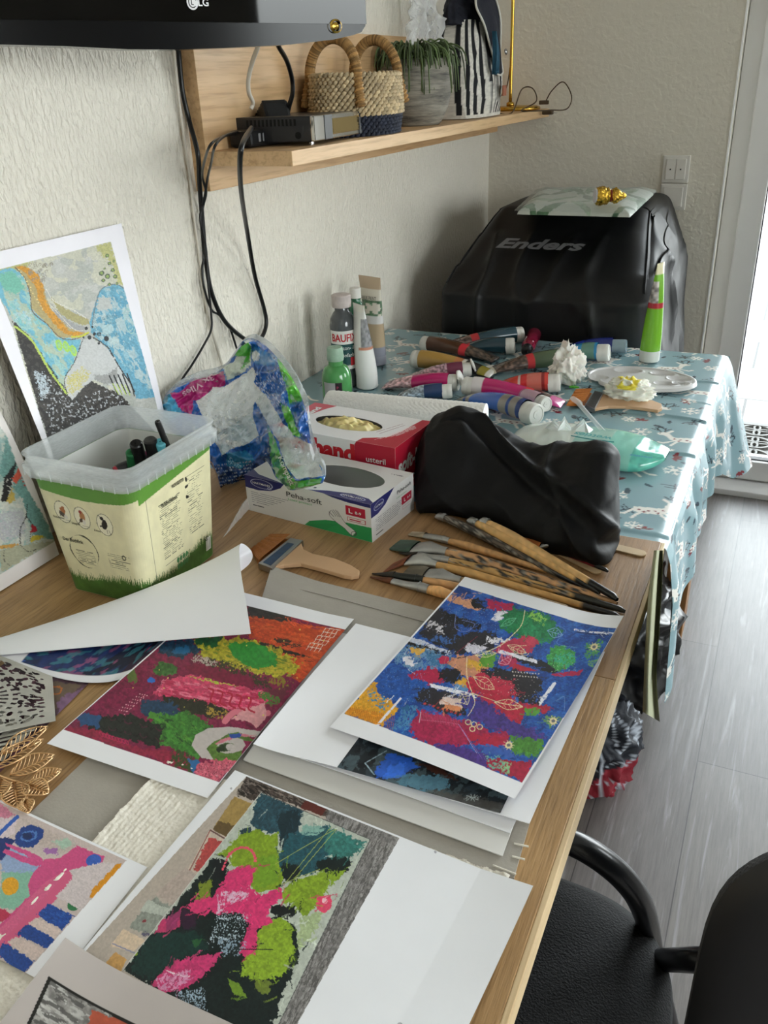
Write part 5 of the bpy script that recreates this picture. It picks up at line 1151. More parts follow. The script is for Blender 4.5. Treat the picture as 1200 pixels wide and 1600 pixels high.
# ================================================================ bird food bucket with marker pens
def rrect(cx, cy, hx, hy, r, n=8):
    P = []
    for (sx, sy, a0) in ((-1, -1, PI), (1, -1, 1.5*PI), (1, 1, 0), (-1, 1, .5*PI)):
        for k in range(n+1):
            a = a0+PI/2*k/n; P.append((cx+sx*(hx-r)+r*math.cos(a), cy+sy*(hy-r)+r*math.sin(a)))
    return np.array(P)
def densify(P, step):
    Q = []; n = len(P)
    for i in range(n):
        a, b_ = P[i], P[(i+1) % n]; k = max(1, int(np.linalg.norm(b_-a)/step))
        for j in range(k): Q.append(a+(b_-a)*j/k)
    return np.array(Q)
def bucket():
    cx0, cy0 = .216, .790; o = thing('bird_food_bucket', 'square plastic bird seed bucket with a cream and green label, reused for pens', 'bucket', (cx0, cy0, .7505))
    z0, zt = .7505, .936; hx = lambda t: .066+.0155*t; hy = lambda t: .078+.0125*t
    clear = bpy.data.materials.new('frosted_plastic'); m = clear; m.use_nodes = True; N = m.node_tree.nodes; Lk = m.node_tree.links; N.clear()
    out = N.new('ShaderNodeOutputMaterial'); tr = N.new('ShaderNodeBsdfTranslucent'); tp = N.new('ShaderNodeBsdfTransparent'); pr = N.new('ShaderNodeBsdfPrincipled'); m1 = N.new('ShaderNodeMixShader'); m2 = N.new('ShaderNodeMixShader')
    pr.inputs['Base Color'].default_value = (*lin('dfe3e4'), 1); pr.inputs['Roughness'].default_value = .22; tr.inputs[0].default_value = (*lin('e4e8e8'), 1)
    nz = nd(m, 'ShaderNodeTexNoise', Scale=25.0); mrr = nd(m, 'ShaderNodeMapRange'); mrr.inputs[3].default_value = .52; mrr.inputs[4].default_value = .68; Lk.new(nz.outputs[0], mrr.inputs[0])
    m1.inputs[0].default_value = .5; Lk.new(pr.outputs[0], m1.inputs[1]); Lk.new(tr.outputs[0], m1.inputs[2]); Lk.new(mrr.outputs[0], m2.inputs[0]); Lk.new(m1.outputs[0], m2.inputs[1]); Lk.new(tp.outputs[0], m2.inputs[2]); Lk.new(m2.outputs[0], out.inputs[0])
    # outer printed wall (label wraps all four sides)
    cv = Cv([(0, 0), (400, 0), (400, 100), (0, 100)], 860, 240, 'd5cfa8'); cv.put(np.ones_like(cv.u, bool), 'd6d0aa', 1, .05)
    for x0 in (0, 100, 200, 300):
        cv.poly([(x0, 0), (x0+100, 0)]+[(x0+100-k*10, (9+4.5*math.sin(PI*k/10)) if x0 % 200 == 0 else 4+10*(k/10)) for k in range(11)], '5a8a38', r=0, var=.05)
    gr = [(-1, 100), (401, 100)]; rs = random.Random(1); top = []
    x = 401
    while x > 0: top += [(x, 84+rs.uniform(-1, 2)+3*math.sin(x*.06)), (x-.9, 79+rs.uniform(-3, 2)+3*math.sin(x*.06))]; x -= 2.2
    cv.poly([(401, 100)]+top+[(-1, 100)], '44692c', r=0, var=.25)
    ink = '3a3f30'
    for x, y in ((22, 27), (42, 29), (65, 31)): cv.blob(x, y, 8.2, 9.5, ink, r=0, var=0); cv.blob(x, y, 7.7, 9.0, 'ddd8be', r=0, var=0)
    cv.blob(22.5, 26, 2.8, 3.8, 'a8683a', ang=.3, r=1, sc=3); cv.blob(21, 29, 3.4, 2.2, '4a4034', ang=.5, r=.5, sc=3); cv.line([(18, 31), (21, 28)], .8, '3a332c', sm=1); cv.blob(24, 31, 1.8, 1.8, 'd0ccc0', r=0); cv.line([(23, 34), (27, 34)], .5, '8a8678', sm=1)
    cv.blob(42, 28, 2.6, 4.6, 'b07a4a', ang=.2, r=1, sc=3); cv.blob(41.5, 24, 1.6, 1.4, '8f2f24', r=.4, sc=3); cv.blob(40, 31, 2.4, 1.4, '54402c', ang=-.5, r=.4, sc=3); cv.blob(43, 32, 1.6, 2.4, 'd4cfc4', r=.4); cv.line([(36, 35), (40, 31)], .7, '3a332c', sm=1); cv.line([(40, 36), (47, 36)], .5, '8a8678', sm=1)
    cv.blob(65, 31, 3.0, 4.4, '1a1a1a', ang=.35, r=.5, sc=3); cv.blob(63.3, 26, 1.9, 1.7, '1a1a1a', r=.2, sc=3); cv.line([(60, 33), (64, 32)], 1.4, '1a1a1a', sm=1); cv.line([(62, 25), (60.5, 23.5)], .6, '1a1a1a', sm=1); cv.line([(66, 35), (66, 38.5)], .4, '1a1a1a', sm=1); cv.line([(68, 35), (69, 38.5)], .4, '1a1a1a', sm=1)
    cv.blob(33, 60, 16, 15, ink, r=.8, sc=14, var=0); cv.blob(33, 60, 15.4, 14.4, 'd6d0aa', r=.8, sc=14, var=0)
    for k in range(8): w = 11*math.sqrt(max(.1, 1-((k-3)/6)**2)); cv.line([(33-w, 60+k*1.6), (33+w, 60+k*1.6)], .55, '6a6a58', sm=1, thr=.42)
    for k in range(8): cv.line([(60, 57+k*1.7), (84-(k % 3)*3, 57+k*1.7)], .5, '6a6a58', sm=1, thr=.44)
    cv.blob(78, 58, 2.4, 2.4, '3a3f30', r=0, ring=.45)
    cv.line([(108, 13), (108, 84)], .5, '4a4a42', sm=1)
    for k in range(30): cv.line([(122, 24+k*1.62), (150-(k % 4)*1.5, 24+k*1.62)], .55, '5f6052', sm=1, thr=.42)
    for k in range(26): cv.line([(160, 18+k*1.9), (182-(k % 5)*1.6, 18+k*1.9)], .5, '5f6052', sm=1, thr=.44)
    cv.line([(122, 77), (150, 77)], .4, '4a4a42', sm=1); cv.line([(160, 15), (186, 15)], .4, '4a4a42', sm=1); cv.blob(160, 16.5, 1.8, 1.8, '2a2a24', r=.6, sc=3); cv.blob(160, 23, 2, 1.2, '2a2a24', r=.6, sc=3); cv.blob(160, 32, 2.6, 1.2, '2a2a24', r=.6, sc=3, ang=.4)
    for k in range(4): cv.blob(140+k*4.4, 80-.0, 2.0, 2.4, '3f7a4a', r=0); cv.blob(140+k*4.4, 86, 2.0, 2.4, '3f7a4a', r=0)
    cv.poly([(184, 80), (192, 80), (192, 92), (184, 92)], 'e0ded4', r=0); 
    for k in range(6): cv.line([(185+k*1.2, 81), (185+k*1.2, 91)], .5, '222', sm=1) if False else cv.line([(185+k*1.2, 81), (185+k*1.2, 91)], .5, '222222', sm=1)
    ring = rrect(0, 0, 1, 1, .22)
    rows = []; NR = 240
    base = densify(rrect(0, 0, .075, .085, .017), .0008); nb = len(base)
    # resample ring so that it starts at the left front corner and passes the front, then the right side
    ang = []
    S_ = np.concatenate([[0], np.cumsum(np.linalg.norm(np.diff(np.vstack([base, base[:1]]), axis=0), axis=1))]); tot = S_[-1]
    st = S_[np.argmin(np.hypot(base[:, 0]+.070, base[:, 1]+.080))]
    B4 = np.vstack([base, base[:1]])
    sv = (st+np.linspace(0, 1, 860)*tot) % tot; rx_ = np.interp(sv, S_, B4[:, 0])/.075; ry_ = np.interp(sv, S_, B4[:, 1])/.085
    def ringz(z, off=0): t = (z-z0)/(zt-z0); return np.stack([cx0+rx_*(hx(t)+off), cy0+ry_*(hy(t)+off), np.full_like(rx_, z)], -1)
    zs = np.linspace(.922, z0+.001, 240); P = np.array([ringz(z) for z in zs])
    gridobj('label_wrap', P, mat('bucket_label', 'ffffff', .35, vcol=True, var=.03), o, C=cv.C)
    P = np.array([ringz(z, -.0012)[::6] for z in np.linspace(.955, z0+.002, 30)]); gridobj('inner_wall', P, mat('inner_white', 'd2d3cd', .4, var=.04), o) if False else None
    Pi = np.array([ringz(z, -.0014)[::6] for z in np.linspace(.922, z0+.002, 30)]); gridobj('inner_wall', Pi, mat('inner_white', 'd8d9d4', .4, var=.04), o)
    MB().add([tuple(p) for p in ringz(z0+.002, -.0014)[::12]], [tuple(range(len(ringz(z0)[::12])))]).obj('base', bpy.data.materials['inner_white'], o)
    # clear collar and rim with ribs
    prof = [(.922, .0002), (.923, .006), (.930, .0075), (.938, .0078), (.9385, .0050), (.9415, .0046), (.9425, .0025), (.950, .0028), (.9515, .0045), (.9535, .0046), (.9545, .0028), (.9535, .0012), (.944, .0006), (.922, -.0005)]
    Pc = np.array([ringz(z, off)[::4] for z, off in prof]); gridobj('rim', Pc, clear, o)
    mb = MB(); q = ringz(.925, .0078); nrm = ringz(.925, .0095)
    for k in range(0, 860, 20): p = q[k]; mb.box((p[0], p[1], .930), (.0012, .0012, .013))
    mb.obj('rim_ribs', clear, o)
    f = lambda x, y: (cx0+x, cy0-hy((y)/.18)-.0007, z0+y)
    g = lambda x, y: (cx0+hx((y)/.18)+.0008, cy0+x, z0+y)
    mb = MB(); addtext(mb, 'Der Buchfink', f, -.034, .084, .0055, w=.034, bold=.02); addtext(mb, 'Rotkehlchen', f, -.047, .1165, .0035, w=.018, bold=.01); addtext(mb, 'Stieglitz', f, -.020, .1115, .0035, w=.014, bold=.01); addtext(mb, 'Amsel', f, .014, .108, .0035, w=.011, bold=.01)
    addtext(mb, 'Wildvogelmix', g, -.018, .128, .006, w=.034, bold=.02); addtext(mb, 'WILDVOGELFUTTER', g, .002, .146, .0045, w=.026, bold=.04); addtext(mb, '3 kg', g, .048, .037, .008, w=.018)
    mb.obj('label_lettering', mm('label_ink', '2c3024', .5), o)
    mb = MB(); gi = lambda x, y: (cx0+x, cy0+hy(.7)-.0035, z0+y)
    addtext(mb, 'Wildvogel', gi, .008, .125, .018, w=.07, shear=.2); mb.obj('show_through_lettering', mm('faint_grey', '9a9b95', .5), o)
    # pens
    pens = [('black felt pen with a green body standing in the bucket, leftmost', (205, 706), (212, 745), .0075, '1f6a3c', .93), ('thick black marker standing next to the green felt pen', (212, 692), (226, 735), .0085, '121213', .945), ('second thick black marker in the middle of the bucket', (234, 686), (247, 735), .0088, '121213', .95),
            ('light blue capped marker behind the black ones', (250, 690), (258, 730), .0075, '5fb4c4', .945), ('slim black pencil rising highest out of the bucket', (246, 658), (270, 705), .0042, '131314', .975), ('dark magenta marker lying low between the black ones', (222, 708), (212, 735), .0075, '7a1c4a', .915)]
    for lb_, a, b_, r, col, z in pens:
        p = PZ(*a, z); q = PZ(*b_, z-.05); d = q-p; d /= np.linalg.norm(d); L = (p[2]-(z0+.009))/-d[2]; L = min(L, .17)
        e_ = p+d*L; e_[0] = min(max(e_[0], cx0-.05), cx0+.05); e_[1] = min(max(e_[1], cy0-.06), cy0+.06); d = (e_-p)/np.linalg.norm(e_-p); L = np.linalg.norm(e_-p)
        M4 = zframe(p, d); t = thing('marker_pen', lb_, 'pen', e_, 'pens in the bird seed bucket')
        MB().lathe([(.001, 0), (r*.8, 0), (r, .002), (r, .045), (.001, .045)], M4, 20, cap=False).obj('cap', mm('pen_'+col, col, .3), t, auto=35)
        MB().lathe([(.001, .044), (r*.92, .044), (r*.92, L-.002), (r*.7, L), (.001, L)], M4, 20, cap=False).obj('barrel', mm('pen_barrel', '26262a', .35), t, auto=35)
    p, q = PZ(183, 735, .90), PZ(226, 718, .905); t = thing('marker_pen', 'black marker with a red end lying across the bucket in front', 'pen', (p+q)/2, 'pens in the bird seed bucket')
    d = (q-p)/np.linalg.norm(q-p); MB().lathe([(.001, .0), (.0075, .0), (.008, .004), (.008, .07), (.001, .07)], zframe(p, d), 20, cap=False).obj('barrel', mm('pen_barrel'), t, auto=35); MB().lathe([(.001, -.004), (.006, -.004), (.007, .001)], zframe(p, d), 18, cap=False).obj('end_plug', mm('pen_red', 'b02a3c', .4), t, auto=35)
bucket()
# ================================================================ wrapper of a kitchen roll pack
def wrapper():
    rows = [[(249, 645), (262, 612), (300, 592), (345, 577), (380, 533), (405, 533), (436, 562), (462, 600), (480, 645)],
            [(262, 668), (282, 635), (310, 618), (348, 608), (380, 572), (404, 582), (432, 610), (458, 648), (486, 690)],
            [(300, 700), (308, 668), (328, 655), (355, 652), (388, 640), (408, 640), (436, 665), (462, 700), (497, 722)],
            [(332, 730), (335, 705), (350, 700), (368, 702), (392, 692), (412, 700), (434, 722), (460, 742), (509, 738)],
            [(345, 768), (352, 765), (365, 760), (380, 752), (398, 745), (416, 738), (436, 757), (458, 766), (504, 755)]]
    xs = [[.02, .02, .03, .05, .08, .12, .20, .27, .33], [.05, .05, .06, .08, .11, .15, .23, .30, .37], [.09, .09, .11, .13, .17, .21, .28, .34, .41], [.13, .13, .14, .16, .19, .235, .30, .36, .44], [.16, .16, .17, .18, .21, .25, .305, .365, .45]]
    N = np.array([[PX(a, b_, x) for (a, b_), x in zip(r, xr)] for r, xr in zip(rows, xs)])
    K = np.array(rows, float)
    def up(A, k0, k1): A = np.stack([catmull(A[:, j], k0) for j in range(A.shape[1])], 1); return np.stack([catmull(A[i], k1) for i in range(A.shape[0])], 0)
    P = up(N, 34, 26); Q = up(K, 34, 26); nv, nu = P.shape[:2]
    vw = P-CAM; vw /= np.linalg.norm(vw, axis=-1)[..., None]
    D = np.zeros((nv, nu))
    for j in range(nv):
        for i in range(nu):
            x, y = Q[j, i]/34; n1 = 1-abs(mnoise.noise(Vector((x, y, 2))))*2.2; n2 = 1-abs(mnoise.noise(Vector((x*2.3+y, y*2.1, 6))))*2.2; D[j, i] = .020*n1+.010*n2+.004*mnoise.noise(Vector((x*7, y*7, 1)))
    ed = np.minimum(np.minimum(np.arange(nv)[:, None], nv-1-np.arange(nv)[:, None])/8, np.minimum(np.arange(nu)[None], nu-1-np.arange(nu)[None])/8).clip(0, 1)
    P = P-vw*(D*ed)[..., None]
    P[..., 2] = np.maximum(P[..., 2], .752); inb = (P[..., 0] > .247) & (P[..., 1] < 1.11) & (P[..., 1] > .97); P[..., 2] = np.where(inb, np.maximum(P[..., 2], .8145), P[..., 2]); P[..., 0] = np.maximum(P[..., 0], .006)
    cv = Cv([(0, 0), (1, 0), (1, 1), (0, 1)], nu, nv, '2a62b4'); cv.X, cv.Y = (Q[..., 0]-230)*4.138, (Q[..., 1]-510)*4.138; p = cv.poly
    cv.put(np.ones_like(cv.u, bool), '1f5fae', 1, .25)
    p([(60, 500), (150, 430), (230, 560), (120, 620), (40, 560)], '3f9ac0', r=5, sc=30); p([(440, 900), (700, 880), (800, 700), (820, 900), (660, 990), (520, 1080), (440, 1080)], '1c3f7c', r=8, sc=30); p([(520, 820), (640, 800), (700, 860), (600, 920), (510, 900)], '2f86b4', r=6)
    for k in range(9): cv.line([(440, 900+k*22), (700-k*12, 870+k*22)], 5, 'c8d4e4', sm=1, thr=.5)
    p([(145, 430), (220, 420), (300, 340), (500, 290), (500, 380), (400, 420), (380, 470), (300, 480), (290, 580), (220, 540)], 'ad2370', r=4, sc=30, var=.15)
    p([(490, 260), (560, 230), (640, 100), (670, 120), (670, 250), (620, 300), (520, 350)], 'c4d2c4', r=4); p([(560, 190), (640, 90), (670, 130), (660, 230), (600, 290), (640, 190)], '4fae3c', r=4)
    p([(690, 130), (840, 190), (830, 260), (690, 240)], '3f84c0', r=5); cv.blob(700, 190, 26, 34, 'd0d4d8', r=5)
    p([(840, 210), (900, 250), (990, 420), (1000, 480), (920, 500), (900, 400), (870, 320)], '5cba3c', r=5, sc=30, var=.1); p([(860, 500), (920, 520), (960, 640), (1000, 720), (930, 700), (890, 600)], '5cba3c', r=5, var=.1); p([(1000, 700), (1050, 700), (1060, 780), (960, 740)], '1d4a9a', r=4)
    cv.spray([(700, 300), (900, 520)], 260, 'bcd4ee', 2, 3.4, 4)
    p([(780, 640), (840, 760), (880, 900), (960, 1000), (1130, 980), (1120, 1030), (900, 1060), (840, 980), (800, 860)], '4fb044', r=4, sc=30, var=.12)
    p([(1100, 880), (1160, 930), (1150, 980), (1110, 960)], '2f74b4', r=4)
    clear_ = cv.inp(cv.X+14*(fbm(cv.X/60, cv.Y/60, 3, 5)-.5)*2, cv.Y+14*(fbm(cv.X/60, cv.Y/60, 3, 9)-.5)*2, [(310, 480), (400, 430), (420, 400), (500, 390), (620, 310), (680, 250), (700, 300), (690, 360), (760, 440), (840, 560), (930, 700), (1060, 760), (1110, 880), (1130, 970), (960, 990), (890, 890), (850, 760), (770, 600), (700, 480), (680, 560), (720, 700), (650, 760), (520, 800), (480, 830), (400, 660)])
    o = thing('pack_wrapper', 'crumpled blue, green and magenta plastic wrapper of a kitchen roll pack, half transparent', 'plastic wrapper', PZ(400, 760, .752))
    pm = mat('printed_film', 'ffffff', .18, vcol=True, coat=.6, var=.05, bump=.5, bs=50); fm = film_mat('wrapper_film', 'eef2f4', .14, .07, 1.0)
    gridobj('printed_film', P, pm, o, C=cv.C, keep=~clear_); gridobj('clear_film', P, fm, o, keep=clear_)
    # back of the bag: same outline pushed away, meets the front at its edge
    bulge = np.clip(ed*1.0, 0, 1)**.6*.055; Bk = P+np.array([-.35, .9, .1])*bulge[..., None]*.8; Bk[..., 0] = np.maximum(Bk[..., 0], .004); Bk[..., 2] = np.maximum(Bk[..., 2], .7515); inb = (Bk[..., 0] > .247) & (Bk[..., 1] < 1.13) & (Bk[..., 1] > .97); Bk[..., 2] = np.where(inb, np.maximum(Bk[..., 2], .814), Bk[..., 2])
    k2 = cv.X < 470; gridobj('rear_film', Bk[::2, ::2], film_mat('rear_wrapper_film', 'dfe6ea', .20, .1, .8), o)
    def wt(s_, x, y, h, w, ang, col):
        # lettering laid on the crumpled surface by nearest mesh point
        V, F = text2d(s_, .02, 0); V = V-(V.max(0)+V.min(0))/2; e = np.ptp(V, axis=0); V = V*[w/e[0], h/e[1]]; c, sn = math.cos(ang), math.sin(ang); pts = []
        for a, b_ in V:
            X_, Y_ = x+a*c+b_*sn, y+a*sn-b_*c; d = (cv.X-X_)**2+(cv.Y-Y_)**2; j, i = np.unravel_index(np.argmin(d), d.shape)
            gx = P[j, min(i+1, nu-1)]-P[j, i]; pts.append(P[j, i]-vw[j, i]*.004)
        m_ = MB(); m_.add(pts, F); return m_
    wt('3x Vlies', 330, 385, 40, 230, PI-.55, '').obj('wrapper_lettering', mm('pale_pink_ink', 'e4b4cc', .4), o)
    wt('Kompakt', 895, 935, 44, 200, PI+1.15+PI, '').obj('wrapper_lettering', mm('white_ink', 'e8e8e4', .4), o)
    wt('Spar', 560, 885, 44, 80, .55, '').obj('wrapper_lettering', mm('light_blue_ink', '8cc8e4', .4), o)
wrapper()
# flat zip bag lying under the wrapper
def zipbag():
    c = [PZ(330, 790, .752), PZ(385, 755, .752), PZ(386, 800, .7515), PZ(340, 850, .7515)]; u, v = np.meshgrid(np.linspace(0, 1, 40), np.linspace(0, 1, 40)); u3, v3 = u[..., None], v[..., None]
    c = [np.array((.20, 1.09, .7515)), np.array((.245, 1.10, .7515)), PZ(386, 800, .7515), PZ(346, 845, .7515)]
    c[0] = np.array((.232, 1.06, .7515)); c[1] = np.array((.246, 1.05, .7515)); P = (c[0]*(1-u3)+c[1]*u3)*(1-v3)+(c[3]*(1-u3)+c[2]*u3)*v3; P[..., 2] += .018*np.sin(PI*v)*np.abs(np.sin(PI*u))**.5+.003*fbm(u*8, v*8, 3, 2)
    tag(gridobj('zip_bag', P, film_mat('zip_film', 'd8d2cc', .35, .12, .7), loc=c[3]), 'small clear zip bag between the bucket and the white glove carton', 'plastic bag')
zipbag()
# ================================================================ black cloth bag
def blackbag():
    top = [(647, 740), (655, 700), (672, 670), (697, 652), (722, 645), (746, 656), (772, 674), (800, 690), (835, 702), (872, 704), (905, 700), (935, 702), (956, 714), (966, 745)]
    bas = [(650, 793), (662, 797), (678, 800), (700, 803), (725, 806), (750, 811), (778, 822), (805, 836), (832, 850), (860, 862), (888, 871), (915, 879), (940, 878), (966, 850)]
    n = len(top); rows = []
    for k, (t, b_) in enumerate(zip(top, bas)):
        B = PZ(*b_, .7515); s = k/(n-1); yb = B[1]+.085+.03*math.sin(PI*s); T = PY(*t, yb); H = T[2]-.7515
        fr = np.array([T[0]-B[0], T[1]-B[1], 0]); fl = np.linalg.norm(fr)+1e-6; f1 = fr/fl
        bul = .016
        pts = [B+f1*.02, B, B+np.array([0, 0, H*.22])-f1*bul*.7, B+fr*.22+np.array([0, 0, H*.55])-f1*bul*.5, B+fr*.55+np.array([0, 0, H*.86]), T, T+f1*.03-np.array([0, 0, H*.06]), T+f1*.075-np.array([0, 0, H*.45]), T+f1*.09-np.array([0, 0, H*.99])]
        rows.append(catmull(np.array(pts), 14))
    A = np.array(rows); P = np.stack([catmull(A[:, j], 14) for j in range(A.shape[1])], 0); nv, nu = P.shape[:2]
    dv = np.gradient(P, axis=0); du = np.gradient(P, axis=1); N = np.cross(du, dv); N /= np.linalg.norm(N, axis=-1)[..., None]+1e-9
    if N[60, nu//2] @ (CAM-P[60, nu//2]) < 0: N = -N
    for j in range(nv):
        for i in range(nu):
            x, y, z = P[j, i]; s = i/(nu-1); w = min(1, i/10, (nu-1-i)/10)
            d = .006*((1-abs(mnoise.noise(Vector((x*9+z*10, y*5-z*6, 2))))*2)**3)+.0035*(1-abs(mnoise.noise(Vector((x*20, y*16, z*24))))*2)+.0008*mnoise.noise(Vector((x*60, y*60, z*60)))
            # long diagonal seam fold from the upper right down to the left
            q = (s-.95)*.9+(j/nv-.33)*1.7; d += .010*math.exp(-(q/.035)**2)*(1 if .1 < j/nv < .62 else 0)-.010*math.exp(-((q+.12)/.06)**2)*(1 if .1 < j/nv < .6 else 0)
            P[j, i] = P[j, i]+N[j, i]*d*w
    P[..., 2] = np.maximum(P[..., 2], .7512)
    o = thing('cloth_bag', 'slumped black fabric bag lying over the brush handles at the table joint', 'bag', PZ(800, 800, .7512))
    m = mat('black_taffeta', '08080a', .6, var=.2, vs=20, bump=.35, bs=60, spec=.3); gridobj('bag_body', P, m, o)
    for i in (0, nu-1):
        R_ = P[:, i]; c = R_.mean(0); T_ = np.linspace(0, 1, 10)[None, :, None]; gridobj('bag_end', R_[:, None]*(1-T_)+c*T_, m, o)
blackbag()
# ================================================================ papers and prints on the work table
def sc(q, ox, oy, k): return [(ox+x*k, oy+y*k) for x, y in q]
card = mat('grey_card', 'a9a399', .8, var=.08, vs=60, bump=.15, bs=300)
whitep = mat('white_paper', 'f1f1f5', .5, var=.02, vs=20, bump=.1, bs=30)
def plain(name, label, quad, z, m, cat='paper', curl=None, th=.0006, nu=40, nv=40, group=None):
    c = [PZ(x, y, z) for x, y in quad]; u, v = np.meshgrid(np.linspace(0, 1, nu), np.linspace(0, 1, nv)); u3 = u[..., None]; v3 = v[..., None]
    P = (c[0]*(1-u3)+c[1]*u3)*(1-v3)+(c[3]*(1-u3)+c[2]*u3)*v3
    if curl: P[..., 2] += curl(u, v)
    B = P.copy(); B[..., 2] -= th
    mb = MB(); mb.grid(P); mb.grid(B[:, ::-1])
    for a, b_ in ((P[0], B[0]), (P[-1], B[-1]), (P[:, 0], B[:, 0]), (P[:, -1], B[:, -1])): mb.grid(np.stack([a, b_]))
    return tag(mb.obj(name, m, loc=c[3]), label, cat, group)
plain('cardboard_sheet', 'large grey cardboard sheet under the right hand stack of prints', [(425, 890), (905, 1010), (803, 1372), (310, 1215)], .7522, card, 'cardboard', th=.0018, curl=lambda u, v: .006*np.clip(1-u*6, 0, 1)*np.clip(1-v*5, 0, 1))
MB().tube([PZ(415, 908, .7528), PZ(545, 940, .7528), PZ(700, 982, .7528)], .0004, 4, 1).obj('score_line', mm('score_dark', '857f76', .8), bpy.data.objects['cardboard_sheet'])
tray = bpy.data.objects['cardboard_sheet']
for (a, b_), (c, d) in (((800, 1338), (820, 1343)), ((803, 1318), (826, 1323)), ((770, 1352), (806, 1366))):
    MB().tube([PZ(a, b_, .753), PZ(c, d, .753)], .0009, 5, 1).obj('score_line', mm('pale_string', 'd8d3c6', .7), tray)
plain('cardboard_sheet', 'small grey cardboard piece beside the gold leaf ornament, half under the torn white tissue', [(137, 1183), (330, 1235), (190, 1440), (-20, 1335)], .7522, card, 'cardboard', th=.0018)
# torn kitchen tissue with embossed ribs
def tissue():
    quad = [(262, 1190), (797, 1370), (520, 1830), (-130, 1600)]; z = .7545
    c = [PZ(x, y, z) for x, y in quad]; nu, nv = 420, 380; u, v = np.meshgrid(np.linspace(0, 1, nu), np.linspace(0, 1, nv)); u3 = u[..., None]; v3 = v[..., None]
    P = (c[0]*(1-u3)+c[1]*u3)*(1-v3)+(c[3]*(1-u3)+c[2]*u3)*v3
    e = .012*(fbm(v*30, v*0, 4, 3)-.3); e2 = .016*(fbm(u*34, u*0, 4, 6)-.4); keep = (u > e) & (v > e2)
    P[..., 2] += .00022*np.sin(u*420+8*fbm(u*9, v*9, 3, 2))*.7+.001*fbm(u*70, v*70, 2, 4)+.004*np.clip(1-v*26, 0, 1)*fbm(u*60, v*20, 3, 9)+.003*np.clip(1-u*30, 0, 1)*fbm(v*50, u*20, 3, 5)
    o = gridobj('torn_tissue', P, mat('tissue_cream', 'e9e3d6', .9, var=.05, vs=90, bump=.6, bs=220), loc=c[3], keep=keep)
    tag(o, 'cream ribbed kitchen tissue with torn edges spread under the flower print', 'tissue')
tissue()
w_ = 'f2f2f6'
SG = 'plain paper layers in the stack under the blue print'
plain('paper_sheet', 'lowest white sheet of the right hand stack, jutting out towards the flower print', [(520, 985), (880, 1075), (785, 1337), (380, 1187)], .7555, mat('cream_paper', 'dcdad6', .6, var=.03), th=.0012)
plain('paper_sheet', 'white sheet of the right hand stack just above the lowest, thin bent edge', [(600, 1010), (910, 1060), (797, 1300), (470, 1185)], .7585, whitep, curl=lambda u, v: .001*np.sin(u*5), th=.0008)
plain('paper_sheet', 'white sheet sticking out at the right of the stack beneath the blue print', [(600, 1000), (945, 1018), (827, 1289), (480, 1180)], .7605, whitep, th=.0008, curl=lambda u, v: .002*u*v)
plain('paper_sheet', 'blank white sheet left of the blue abstract print', [(556, 974), (800, 1040), (640, 1229), (396, 1167)], .7625, whitep, th=.0004, curl=lambda u, v: .004*np.clip(1-u*3, 0, 1)**2*v+.0015*np.sin(u*4+v*3)**2)
# --- dark blue print peeping out
cv = Cv([(115, 375), (600, 470), (690, 935), (65, 757)], 260, 160, '1f262d'); cv.clip[:] = True
cv.wash(['3d4a52', '11151a', '56696f'], 40, .55, a=.7)
cv.poly([(200, 690), (270, 700), (330, 740), (270, 790), (200, 790), (190, 740)], '2f62c8', r=10); cv.poly([(230, 740), (270, 720), (300, 790), (230, 800)], '3f7df0', r=8, a=.8)
cv.poly([(270, 780), (420, 770), (470, 830), (380, 850), (300, 820)], '5b8fa8', r=12, a=.8); cv.poly([(300, 720), (400, 740), (480, 790), (380, 760)], '4a2a20', r=5)
cv.poly([(420, 830), (690, 890), (690, 940), (380, 850)], '55504c', r=12, a=.7)
cv.line([(190, 680), (145, 735), (195, 782)], 3, '9fb8c4', sm=1)
for k in range(6): a = k*PI/6; cv.line([(560-28*math.cos(a), 865-18*math.sin(a)), (560+28*math.cos(a), 865+18*math.sin(a))], 1.8, 'b8c4c6', sm=1)
sheet('art_print', 'dark print with a blue patch, mostly hidden beneath the blue abstract print', sc([(345, 375), (870, 560), (690, 932), (65, 757)], 500, 890, .40833), .7640, cv, cat='art print')
